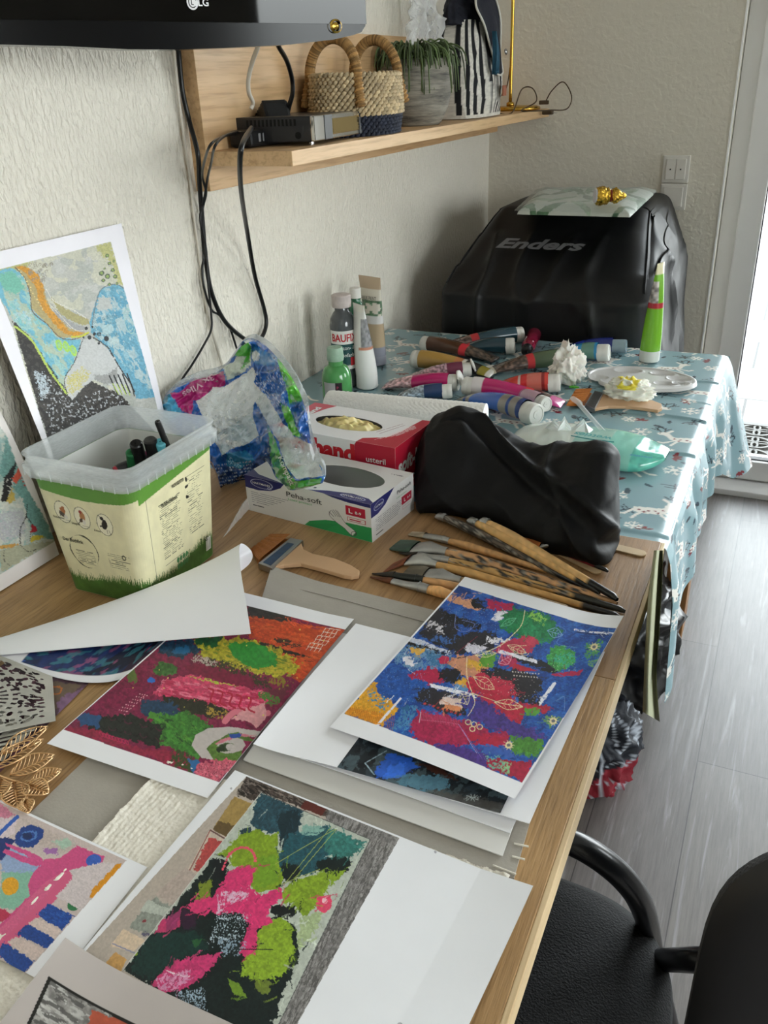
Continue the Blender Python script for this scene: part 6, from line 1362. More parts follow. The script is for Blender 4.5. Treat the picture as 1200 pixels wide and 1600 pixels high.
# --- blue abstract print (top of the stack)
def blueprint():
    cv = Cv([(555, 27), (1160, 203), (745, 890), (37, 603)], 330, 430, w_)
    cv.clip = cv.inp(cv.X, cv.Y, [(530, 62), (1130, 250), (1000, 470), (770, 830), (90, 553), (300, 320)])
    P = cv.poly; bl = '1f4fa0'
    cv.put(np.ones_like(cv.u, bool), bl, 1, .3)
    cv.wash(['2f66b8'], 14, .62, (-.5, 3), .8); cv.wash(['163a80'], 18, .62, (-.5, 3), .7)
    for i in range(3): cv.wash(['3a7fc4'], 5, .70, (.3, 4), .5)
    P([(500, 95), (620, 140), (610, 165), (480, 120)], 'd59a78', r=4); P([(560, 110), (600, 112), (640, 150), (590, 150)], '1c1d22', r=7); P([(530, 65), (580, 90), (540, 110), (500, 90)], '1d3f80', r=3)
    P([(640, 110), (760, 150), (700, 170), (640, 150)], 'b3204f', r=9); P([(680, 160), (720, 165), (690, 205), (650, 200)], 'e8e6ee', r=4)
    P([(740, 150), (870, 180), (930, 240), (880, 280), (760, 265), (690, 230), (700, 180)], '1f7a4a', r=12, var=.3); P([(760, 200), (850, 230), (850, 300), (780, 290)], '2c8a5a', r=12, var=.3); P([(810, 160), (870, 190), (850, 215), (800, 190)], '8fc45a', r=8, thr=.45)
    P([(440, 150), (530, 190), (520, 260), (640, 240), (680, 270), (650, 320), (520, 330), (440, 300), (370, 250)], '27262d', r=9, var=.3)
    P([(420, 200), (480, 220), (470, 250), (390, 230)], 'c9c6cc', r=7, thr=.45, an=(-.5, 3)); P([(430, 255), (520, 280), (500, 300), (420, 280)], '3a66a8', r=8, thr=.5)
    P([(480, 170), (620, 215), (610, 240), (470, 200)], '1a1a20', r=5); P([(640, 265), (760, 285), (700, 310), (640, 290)], 'e5e3ea', r=6, thr=.42)
    P([(345, 262), (500, 325), (495, 345), (330, 285)], 'dddde6', r=3, a=.9); P([(335, 280), (480, 330), (470, 345), (320, 305)], '17171c', r=4)
    P([(560, 290), (640, 310), (600, 335), (545, 320)], 'd9d6e2', r=4)
    P([(320, 290), (420, 310), (520, 360), (440, 400), (330, 390), (270, 340)], '6a93b8', r=12, thr=.4); P([(340, 300), (400, 310), (380, 335), (340, 325)], 'd8a94e', r=6); P([(310, 340), (360, 350), (350, 380), (320, 375)], 'e3e1ea', r=6)
    P([(400, 320), (520, 350), (520, 390), (420, 380)], '3b74a0', r=8, thr=.4)
    P([(250, 400), (440, 400), (480, 470), (330, 480), (250, 520), (200, 450)], '21529f', r=12, var=.3)
    P([(330, 410), (440, 380), (490, 440), (420, 450), (340, 425)], 'b3234a', r=9); cv.blob(472, 357, 20, 17, 'c02a50', r=3)
    P([(520, 340), (620, 345), (650, 390), (590, 430), (510, 410), (490, 370)], 'c98c6d', r=9); P([(560, 360), (630, 370), (620, 400), (560, 390)], 'd9a83c', r=8); P([(510, 425), (580, 435), (560, 470), (500, 455)], 'dba43a', r=9); P([(520, 455), (570, 465), (560, 490), (510, 480)], '5f8fc0', r=8)
    P([(450, 400), (530, 390), (540, 440), (480, 450), (460, 430)], '1d1c22', r=8)
    P([(700, 290), (790, 260), (840, 280), (800, 330), (700, 340), (660, 320)], 'b8344f', r=10); P([(780, 270), (830, 265), (820, 300), (790, 300)], 'c9425a', r=6)
    P([(620, 330), (680, 340), (660, 385), (610, 380)], '5c9a35', r=8); P([(690, 340), (760, 345), (740, 385), (680, 380)], 'b32a55', r=7)
    P([(740, 325), (900, 380), (900, 410), (830, 395), (730, 350)], '202026', r=6); P([(690, 318), (830, 360), (830, 372), (680, 330)], 'e9e8f0', r=2, a=.95)
    P([(740, 370), (830, 400), (800, 405), (730, 400)], 'b02436', r=4)
    P([(600, 390), (780, 400), (840, 430), (850, 480), (760, 520), (730, 480), (620, 420)], '29262c', r=9, var=.3)
    P([(560, 430), (740, 480), (740, 520), (880, 540), (860, 570), (780, 560), (760, 610), (600, 560), (560, 500)], 'b8243f', r=9, var=.25)
    P([(600, 410), (740, 440), (720, 500), (600, 470)], 'bf2c48', r=9)
    P([(420, 448), (600, 495), (600, 512), (420, 462)], 'e9e8f0', r=2); P([(390, 460), (560, 505), (560, 580), (450, 560), (360, 510)], '2a2830', r=8)
    P([(470, 500), (540, 515), (540, 550), (455, 530)], 'e0c7bd', r=5); P([(480, 530), (540, 545), (535, 560), (470, 548)], 'd98a5c', r=4)
    for k in range(9): cv.blob(400+k*17, 528+k*5.5, 6, 4, 'b5342f', r=1)
    P([(570, 510), (640, 520), (720, 590), (800, 620), (860, 660), (800, 700), (640, 620), (560, 600)], '4a3a86', r=12, var=.35)
    P([(530, 480), (620, 500), (600, 560), (540, 540)], '3d3a8f', r=10, thr=.4)
    P([(380, 550), (520, 590), (720, 650), (720, 690), (560, 690), (470, 710), (360, 660), (340, 600)], 'a8244f', r=11, var=.3)
    P([(560, 640), (720, 660), (680, 700), (560, 670)], 'b32240', r=8)
    P([(330, 530), (380, 545), (330, 630), (270, 620)], '4a86b4', r=8, thr=.42); P([(300, 540), (340, 530), (340, 560)], '27618f', r=6)
    P([(470, 680), (640, 720), (640, 790), (500, 730), (400, 700)], '4d3584', r=10, var=.3); P([(640, 690), (720, 700), (760, 740), (620, 720)], '3b5fb0', r=8)
    P([(640, 740), (810, 750), (790, 830), (640, 780)], 'a81f3f', r=7, var=.2); P([(620, 720), (700, 735), (720, 790), (640, 770)], '6fae9a', r=12, thr=.52); P([(690, 745), (730, 760), (720, 800), (690, 780)], '8fbf8a', r=7, thr=.45)
    P([(720, 655), (850, 670), (850, 700), (830, 740), (740, 720)], '4d8a35', r=10, var=.3); P([(780, 545), (840, 550), (820, 580), (790, 575)], '5c9c3c', r=6)
    P([(200, 430), (215, 440), (210, 480), (250, 500), (300, 540), (240, 610), (90, 553), (150, 480)], 'e0a22c', r=7, var=.2); P([(110, 530), (240, 560), (220, 605), (95, 555)], 'd9861f', r=4, a=.7)
    for i in range(26): x = 110+i*7; cv.line([(x, 520+i*2), (x-8, 560+i*3)], 1.6, 'b8661c', sm=1, thr=.4)
    P([(190, 460), (260, 510), (240, 550), (180, 500)], '2f86b4', r=13, thr=.5)
    cv.line([(218, 608), (306, 505)], 9, 'e8e6ef', sm=1); cv.line([(836, 530), (893, 452)], 14, 'eef0f8', sm=1); cv.line([(975, 236), (1118, 268)], 8, 'e3e6f2', sm=1); cv.line([(980, 246), (1100, 272)], 6, '15356f', sm=1)
    cv.blob(920, 350, 54, 48, '3f9a4a', r=6, var=.4); cv.blob(930, 358, 40, 28, '3fae86', r=9, thr=.45)
    P([(880, 415), (1000, 400), (990, 425), (900, 425)], 'b5224c', r=4); P([(740, 440), (850, 440), (830, 540), (760, 520)], '232127', r=6, thr=.4); P([(850, 380), (910, 400), (870, 410)], '1c1c22', r=4)
    P([(1020, 300), (1080, 290), (1070, 340), (1010, 350)], '4f9a5c', r=10, thr=.42); P([(1010, 370), (1060, 365), (1040, 395)], '6aa070', r=6, thr=.45)
    P([(860, 570), (930, 590), (880, 620), (850, 600)], '6a9a5c', r=8, thr=.45)
    cv.smear(900, 26, 4, -.35, .7, seed=2); cv.smear(700, 9, 2.2, .5, 1.2, j=.3, seed=3)
    cr = 'e8d9a8'
    for x, y in ((1046, 313), (888, 597), (720, 689)):
        cv.blob(x, y, 14, 13, cr, r=1); cv.blob(x, y, 7, 6, '6a6a72', r=0)
        for k in range(10): a = k*PI/5; cv.line([(x+14*math.cos(a), y+13*math.sin(a)), (x+22*math.cos(a), y+20*math.sin(a))], 1.6, cr, sm=1)
    for x, y in ((566, 602), (588, 610), (610, 620), (582, 628)): cv.blob(x, y, 12, 11, 'e0cfa2', r=0, ring=.3)
    vine = 'e9dcae'
    cv.line([(785, 160), (770, 220), (725, 270), (690, 300), (640, 325), (600, 345)], 3, vine); cv.line([(560, 345), (560, 420), (580, 490), (590, 530), (565, 578)], 2.6, vine); cv.line([(580, 490), (640, 510), (700, 530), (770, 540)], 2.6, vine)
    def leaf(x, y, L, w, a, col=vine):
        c, s = math.cos(a), math.sin(a); Q = lambda u, v: (x+u*c-v*s, y+u*s+v*c)
        cv.line([Q(0, 0), Q(L*.5, -w), Q(L, 0)], 2, col); cv.line([Q(0, 0), Q(L*.5, w), Q(L, 0)], 2, col); cv.line([Q(0, 0), Q(L, 0)], 1.6, col, sm=1)
        for k in (.3, .5, .7): cv.line([Q(L*k, 0), Q(L*(k+.12), -w*.7)], 1.3, col, sm=1); cv.line([Q(L*k, 0), Q(L*(k+.12), w*.7)], 1.3, col, sm=1)
    leaf(585, 425, 95, 22, .55); leaf(665, 525, 110, 20, .15); leaf(680, 370, 60, 22, -.5, 'e9a8b8'); leaf(715, 300, 80, 16, .4); leaf(590, 340, 85, 12, -.1+.0, vine); leaf(540, 490, 50, 20, 1.1)
    leaf(690, 225, 70, 12, -.5, '6fc49a'); leaf(870, 240, 60, 20, .3, '8ab4e0')
    cv.line([(790, 300), (730, 310), (780, 340), (800, 330)], 1.6, vine); cv.line([(520, 165), (515, 230), (560, 245), (590, 215), (540, 200)], 1.8, '7f8fd0'); cv.line([(900, 215), (940, 240), (905, 290), (980, 310)], 1.5, '5f8fd0'); cv.line([(600, 265), (520, 330)], 1.4, 'a02040', sm=1)
    cv.line([(380, 590), (470, 600), (530, 610)], 1.6, 'c8708c'); cv.line([(530, 610), (580, 690), (600, 720)], 1.8, 'b9a0d0'); cv.line([(530, 610), (620, 740)], 1.3, '8a78b8', sm=1); cv.line([(900, 520), (930, 505), (930, 560)], 1.4, '7fa5d8')
    cv.spray([(540, 150), (680, 170), (640, 240), (460, 240)], 130, '8fa2c8', .7, 1.2, 2); cv.spray([(610, 400), (840, 520)], 90, 'd8d2c6', .7, 1.2, 3); cv.spray([(880, 300), (975, 405)], 60, 'b8e0b0', .7, 1.3, 5); cv.spray([(230, 400), (420, 520)], 120, '86a8d8', .7, 1.4, 7); cv.spray([(120, 480), (260, 590)], 60, 'e8b84a', 1, 2.4, 8)
    for x0, y0, n in ((735, 405, 10), (740, 420, 9)):
        for k in range(n): cv.blob(x0+k*11, y0+k*.8, 2.6, 2.4, 'd9d2c6', r=0, var=0)
    cv.line([(385, 560), (380, 600)], 2, 'd0d4dc', sm=1)
    for k in range(24): cv.line([(390+k*6, 560+k*1.4), (388+k*6, 590+k*1.4)], 1.2, 'd85a7c', sm=1)
    sheet('art_print', 'blue and red abstract print with fine leaf drawings, topmost of the right hand stack', sc([(555, 27), (1160, 203), (745, 890), (37, 603)], 500, 890, .40833), .7665, cv, cat='art print',
          curl=lambda u, v: .010*(np.clip(u-.72, 0, 1)/.28)**2*(1-v)**2+.003*np.sin(u*3.1)*v+.004*u*v)
blueprint()
# --- red, orange and green print in the middle
def redprint():
    q = [(675, -4), (1160, 118), (610, 785), (8, 580)]
    cv = Cv(q, 330, 430, w_); cv.clip = cv.inp(cv.X, cv.Y, [(640, 30), (765, 65), (1130, 158), (655, 727), (72, 527), (450, 200)])
    P = cv.poly
    cv.put(np.ones_like(cv.u, bool), '7d1f45', 1, .35)
    P([(765, 60), (930, 100), (920, 130), (760, 110)], '2c2a28', r=5, var=.5)
    P([(770, 105), (1130, 158), (1010, 320), (960, 360), (880, 300), (860, 240), (770, 180)], 'c44a24', r=5, var=.25)
    cv.wash(['a8381c', 'e06a34'], 10, .60, (.25, 4), .6, [(770, 105), (1130, 158), (1000, 330), (770, 180)])
    P([(870, 180), (980, 215), (960, 225), (860, 195)], '3a2a20', r=7, thr=.45, an=(.25, 4)); P([(720, 180), (870, 215), (1010, 265), (900, 245), (800, 215)], '211f1b', r=4)
    cv.smear(900, 30, 4, .25, .35, seed=4); cv.smear(600, 9, 2.2, .4, 1.2, j=.3, seed=5)
    for i in range(6): cv.line([(1060-i*14, 150+i*14), (1110-i*14, 160+i*14)], 2.2, 'e9dccf', sm=1)
    for i in range(6):
        for k in range(4): x = 1056-i*14+k*15+(i % 2)*6; y = 150+i*14+k*3.2; cv.line([(x, y), (x-9, y+12)], 2, 'e9dccf', sm=1)
    P([(560, 190), (740, 180), (880, 230), (960, 290), (930, 330), (840, 330), (720, 300), (600, 260)], 'a8a02c', r=13, var=.35); cv.wash(['c9b23a', '5a7a28'], 7, .60, (.25, 3), .8, [(560, 190), (880, 230), (960, 300), (840, 330), (600, 260)])
    P([(700, 200), (800, 205), (880, 250), (870, 290), (800, 300), (730, 270), (690, 230)], '2e8a34', r=8, var=.2); P([(560, 180), (680, 185), (640, 220), (570, 210)], '1f5a30', r=9, var=.4)
    P([(440, 200), (560, 185), (590, 235), (500, 260), (420, 235)], '1f3f58', r=10, var=.5); P([(480, 230), (540, 215), (550, 240), (490, 250)], '1f6a9a', r=7, a=.8)
    P([(570, 250), (700, 280), (830, 340), (860, 380), (760, 370), (600, 290)], '3a3a24', r=13, thr=.42); P([(560, 250), (660, 275), (640, 290), (560, 275)], 'b8a8a0', r=10, thr=.5)
    P([(520, 290), (600, 285), (780, 335), (800, 375), (700, 365), (560, 320)], '7a1a3c', r=8, var=.2)
    P([(450, 340), (560, 325), (780, 380), (850, 400), (830, 450), (700, 460), (580, 420), (410, 400)], 'd0456a', r=8, var=.25); cv.wash(['e8849a', 'b01f4a'], 7, .58, (.2, 5), .8, [(450, 335), (850, 395), (800, 470), (420, 400)])
    P([(540, 325), (640, 345), (740, 370), (640, 355), (560, 335)], 'b4c440', r=4, thr=.4); P([(800, 400), (860, 380), (900, 400), (880, 440), (830, 440)], '4f7a34', r=10, thr=.4)
    P([(840, 380), (930, 360), (900, 420), (850, 400)], '6a2a3c', r=8); P([(850, 330), (930, 350), (900, 380), (840, 360)], '8a7a2c', r=10, thr=.45)
    cv.blob(455, 300, 45, 28, '3f6a34', r=8, var=.4); P([(310, 300), (345, 300), (345, 350), (315, 345)], '5a6a34', r=7)
    P([(450, 405), (580, 420), (700, 460), (640, 490), (520, 460), (440, 430)], '2b2a20', r=7, var=.4); P([(600, 440), (700, 465), (680, 500), (620, 480)], 'a88a3c', r=12, thr=.52)
    P([(370, 420), (480, 420), (520, 460), (500, 500), (420, 490), (360, 460)], '24405c', r=8, var=.3); P([(400, 460), (460, 470), (420, 500), (390, 490)], '4f8a34', r=7)
    P([(420, 480), (540, 460), (640, 520), (600, 590), (580, 640), (480, 600), (360, 560)], '3f7a30', r=9, var=.4); cv.wash(['1f3a20', '5f9a3a'], 7, .62, (.7, 4), .7, [(420, 480), (640, 520), (600, 600), (380, 560)])
    P([(210, 480), (330, 470), (450, 520), (440, 600), (300, 560), (190, 540), (150, 500)], '222622', r=9, var=.4)
    P([(110, 480), (160, 465), (220, 480), (200, 520), (130, 510)], '2a4f7a', r=7); P([(80, 515), (200, 530), (330, 590), (540, 620), (540, 680), (300, 600), (72, 530)], '8f2440', r=8, var=.3)
    P([(480, 600), (560, 620), (560, 690), (480, 660)], '3a4a24', r=10, thr=.42); P([(540, 640), (590, 650), (560, 695)], '2f6aa0', r=5)
    for i in range(16):
        x = 210+(i % 8)*30; y = 470+(i//8)*40+(i % 8)*7; cv.line([(x, y), (x+14, y+16), (x+30, y+10)], 4, ['11140f', '4f1f34'][i % 2], r=3)
    for i in range(9): x = 215+i*12; y = 545+i*4; cv.blob(x, y, 11, 6, 'c02a5a', ang=.9, r=1, ring=.35)
    for i in range(7):
        for k in range(9): cv.blob(375-i*12+k*2.6*0+0, 405+i*11, 2.4, 2, 'e8a8b0', r=0, var=0); break
    for i in range(7):
        for k in range(4): cv.blob(388-i*13-k*9, 400+i*10-k*2, 2.3, 2, 'eab0b8', r=0, var=0)
    cv.blob(403, 342, 14, 10, '2a6ac0', r=3)
    g = 'bfb6b2'
    cv.line([(680, 500), (720, 465), (780, 480), (840, 470)], 22, 'd87888'); P([(700, 490), (760, 455), (830, 430), (840, 480), (800, 525), (760, 500)], 'd8989c', r=4)
    P([(555, 590), (570, 550), (620, 525), (700, 520), (790, 535), (820, 540), (790, 560), (740, 555), (755, 590), (730, 625), (690, 635), (640, 645), (590, 635)], g, r=1, var=.05)
    P([(610, 600), (640, 575), (700, 545), (730, 540), (770, 560), (790, 575), (760, 575), (720, 560), (680, 570), (665, 600), (690, 620), (740, 610), (740, 650), (640, 650)], '5a7a34', r=2, var=.3)
    cv.blob(700, 590, 52, 28, g, ang=-.2, r=1, var=.05); cv.blob(680, 597, 34, 15, '4a6a2c', ang=-.2, r=2, var=.4); P([(640, 585), (680, 560), (740, 545), (800, 555), (720, 560), (670, 580)], 'd07a8a', r=3)
    cv.blob(675, 600, 30, 13, '2c3a24', ang=-.3, r=3, var=.4); cv.blob(700, 596, 18, 12, g, r=1)
    P([(690, 548), (740, 545), (730, 562), (700, 562)], '2f4fa0', r=4)
    P([(580, 655), (700, 640), (720, 650), (655, 727), (560, 695)], 'cf5f74', r=7, var=.3); cv.wash(['7a2c40', 'e88a98'], 4, .60, None, .7, [(590, 655), (720, 645), (655, 727), (560, 695)])
    for i in range(5): x = 620+i*35; cv.line([(x, 375+i*8), (x+18, 385+i*9), (x+8, 420+i*8), (x+30, 435+i*8)], 7, 'b31f3c')
    cv.spray([(300, 120), (1050, 520)], 26, 'e0d468', 2, 3.4, 4)
    sheet('art_print', 'red, orange and green abstract print with a white curl, in the middle of the table', sc(q, 70, 920, .41667), .7572, cv, cat='art print', curl=lambda u, v: .0025*np.sin(v*3.1)*u+.006*np.clip(u-.8, 0, 1)*5*np.clip(.5-v, 0, 1)*.6)
redprint()
# --- flower print at the front
def flowerprint():
    q = [(425, 8), (1543, 456), (1140, 1300), (-330, 900)]
    cv = Cv(q, 640, 500, 'eff0f4')
    P = cv.poly
    cv.clip = cv.inp(cv.X, cv.Y, [(485, 38), (1127, 298), (720, 1060), (560, 1400), (-330, 900)])
    cv.put(np.ones_like(cv.u, bool), 'b8aca0', 1, .08)
    P([(485, 38), (880, 190), (900, 240), (560, 110), (540, 150), (450, 110)], '4a3f3a', r=4, var=.6); cv.wash(['16120f', '8a8078'], 5, .58, (.5, 5), .8, [(485, 38), (1000, 240), (560, 115), (440, 120)])
    P([(760, 150), (850, 180), (830, 215), (740, 180)], '5f2a24', r=3)
    P([(860, 185), (1127, 298), (660, 1300), (500, 1200)], '7d7a78', r=3, var=.3); cv.wash(['a8a5a2', '4f4c4a'], 4, .58, (2.0, 6), .7, [(860, 185), (1127, 298), (560, 1400), (500, 1200)])
    P([(440, 120), (535, 160), (440, 300), (360, 250)], 'a3874f', r=2, var=.15); P([(380, 215), (480, 250), (430, 300), (360, 260)], '4a3a24', r=5, a=.7)
    P([(350, 250), (430, 290), (330, 440), (260, 430)], 'c8b8a8', r=2); P([(350, 285), (425, 320), (370, 420), (300, 420), (330, 330)], 'b34a48', r=8, var=.2); cv.line([(350, 255), (278, 425)], 5, '8f4f4a', sm=1); cv.line([(350, 255), (430, 300)], 6, '6a4a48', sm=1)
    P([(260, 400), (360, 460), (250, 560), (140, 500)], 'b5a59b', r=2); P([(140, 510), (240, 560), (160, 670), (40, 620)], '8f948a', r=6, var=.2); P([(110, 520), (230, 570), (200, 590), (80, 560)], 'b9bfb4', r=3)
    P([(20, 625), (130, 680), (80, 720), (-30, 690)], 'd8c2a8', r=2); P([(0, 715), (60, 745), (40, 790), (-40, 760)], 'c89a5c', r=2); cv.line([(-20, 680), (90, 725)], 5, '8f8fa8', sm=1); cv.blob(108, 603, 9, 7, '8a3a40'); cv.blob(125, 655, 20, 8, '5f5a70', r=5)
    art = [(563, 110), (1020, 308), (640, 1100), (50, 785)]
    base = cv.clip; cv.clip = base & cv.inp(cv.X, cv.Y, art)
    cv.put(np.ones_like(cv.u, bool), 'b9c0b4', 1, .1)
    dk, tl, ol, pk = '14201f', '25525c', '84a02a', 'd83a72'
    P([(560, 110), (640, 140), (750, 190), (740, 290), (680, 300), (640, 280), (560, 270), (530, 240), (540, 160)], '2b4c58', r=9, var=.4); P([(480, 260), (530, 250), (545, 290), (500, 310)], '24404c', r=6); P([(650, 200), (740, 190), (730, 290), (700, 370), (665, 330)], '1c3038', r=8)
    P([(700, 290), (760, 280), (860, 250), (870, 400), (800, 450), (680, 460), (650, 410)], tl, r=7, var=.3); P([(860, 260), (1000, 320), (960, 380), (880, 390), (840, 340)], '3a7a72', r=8, var=.3); P([(750, 250), (850, 260), (800, 300), (750, 290)], '86b0a4', r=8)
    P([(680, 400), (760, 420), (740, 480), (670, 470)], dk, r=9); P([(820, 400), (920, 375), (950, 400), (930, 440), (820, 440)], dk, r=7)
    P([(300, 480), (380, 370), (450, 390), (450, 470), (560, 560), (640, 620), (740, 640), (760, 760), (700, 900), (640, 1100), (50, 785), (200, 600)], dk, r=9, var=.4)
    P([(440, 330), (500, 280), (560, 262), (620, 290), (655, 275), (660, 380), (690, 470), (680, 505), (580, 520), (550, 490), (560, 420), (470, 410), (450, 380), (400, 360)], ol, r=6, var=.2); P([(580, 380), (650, 370), (670, 480), (570, 515)], '6f9a2c', r=10, a=.7)
    P([(690, 500), (750, 470), (860, 435), (935, 430), (880, 490), (830, 560), (780, 620), (730, 560), (690, 560)], ol, r=6, var=.25)
    P([(600, 660), (680, 610), (730, 650), (740, 760), (700, 830), (620, 850), (540, 830), (540, 780), (600, 730)], '8aa82e', r=6, var=.25)
    P([(335, 470), (390, 460), (390, 530), (330, 540)], '7a8a2c', r=7); P([(490, 840), (540, 860), (570, 910), (520, 900)], '6f8f2c', r=4); P([(600, 850), (660, 850), (640, 900), (600, 880)], '6a7a30', r=8); P([(80, 730), (140, 700), (130, 730), (100, 740)], ol, r=3)
    P([(760, 620), (850, 590), (830, 640), (760, 740), (750, 700)], 'a8b88a', r=7, var=.15)
    P([(450, 440), (510, 405), (570, 420), (560, 500), (600, 530), (680, 500), (690, 540), (640, 580), (650, 640), (590, 660), (600, 700), (590, 760), (530, 750), (560, 640), (520, 590), (430, 600), (400, 580), (380, 610), (290, 570), (320, 540), (400, 530)], pk, r=6, var=.15)
    P([(240, 590), (270, 560), (270, 640), (160, 660), (190, 610)], 'c23a6a', r=6); P([(210, 600), (270, 570), (260, 640), (220, 650)], '8a3560', r=5, a=.8)
    P([(440, 510), (540, 510), (550, 540), (460, 570), (420, 600)], 'e0b4cc', r=9, thr=.42); P([(540, 770), (600, 760)], pk); P([(280, 560), (340, 600), (340, 650), (290, 650), (270, 610)], '351d33', r=6)
    P([(280, 760), (470, 745), (420, 800), (330, 870), (240, 880), (180, 840)], 'c83a70', r=8, var=.2); P([(200, 830), (330, 800), (340, 840), (280, 880), (220, 870)], 'd890b4', r=8, thr=.45); P([(440, 690), (560, 700), (540, 760), (460, 750)], '8fa4b4', r=12, thr=.52)
    P([(430, 590), (560, 600), (540, 690), (400, 720)], 'b8c8d2', r=10, thr=.60, ts=4); P([(290, 880), (400, 870), (420, 950), (330, 930)], '9fb4c4', r=10, thr=.52, ts=4)
    P([(820, 540), (870, 530), (880, 570), (850, 600), (820, 580)], 'e04a6c', r=4); cv.blob(850, 553, 12, 10, 'e9b8c0', r=3)
    P([(130, 660), (340, 660), (420, 730), (280, 760), (180, 830), (80, 790)], '16332f', r=9, var=.3); P([(330, 690), (380, 690), (350, 730)], '2a5a34', r=5); P([(640, 570), (740, 570), (740, 610), (660, 620)], '15191a', r=6)
    P([(380, 370), (450, 390), (440, 470), (390, 450)], '11181b', r=6)
    cv.smear(600, 34, 6, -.7, .9, seed=6); cv.smear(500, 12, 3, -.6, 1.2, j=.25, seed=7)
    for a, b_ in (((650, 410), (885, 270)), ((700, 480), (870, 260)), ((730, 470), (890, 270)), ((680, 490), (830, 430))): cv.line([a, b_], 2.2, 'a8b45c', sm=1)
    for k in range(15): a = 3.6+k*.19; cv.blob(505+62*math.cos(a), 395+58*math.sin(a), 7, 6, 'e0546a', r=2)
    for k in range(6): cv.blob(450-k*4, 360+k*12, 6, 6, 'e0546a', r=2)
    cv.line([(530, 733), (660, 735)], 4, '1a201c', sm=1); cv.line([(240, 800), (300, 820), (340, 825)], 4, 'ead0dc', r=3, thr=.4); cv.blob(735, 770, 14, 18, '3a4a24', ring=.4)
    cv.clip = base
    cv.line([(563, 110), (1020, 308), (640, 1100)], 3, '5a5a5a', sm=1); cv.line([(563, 110), (50, 785)], 3, 'd0cec8', sm=1)
    cv.clip = np.ones_like(base)
    cv.blob(418, 85, 5, 5, 'b0aeb4'); 
    for x, y, r in ((1115, 1010, 12), (1090, 985, 8), (1065, 1000, 7), (1110, 1050, 8), (1250, 345, 5), (1285, 312, 4)): cv.blob(x, y, r, r, 'b4b2ba', r=1)
    sheet('art_print', 'front print of a pink and lime flower painting with a blank white right half', sc(q, 190, 1200, .41667), .7590, cv, cat='art print', curl=lambda u, v: .003*np.sin(u*4.2)*np.sin(v*3)+.005*np.clip(u-.85, 0, 1)*6*(1-v))
flowerprint()
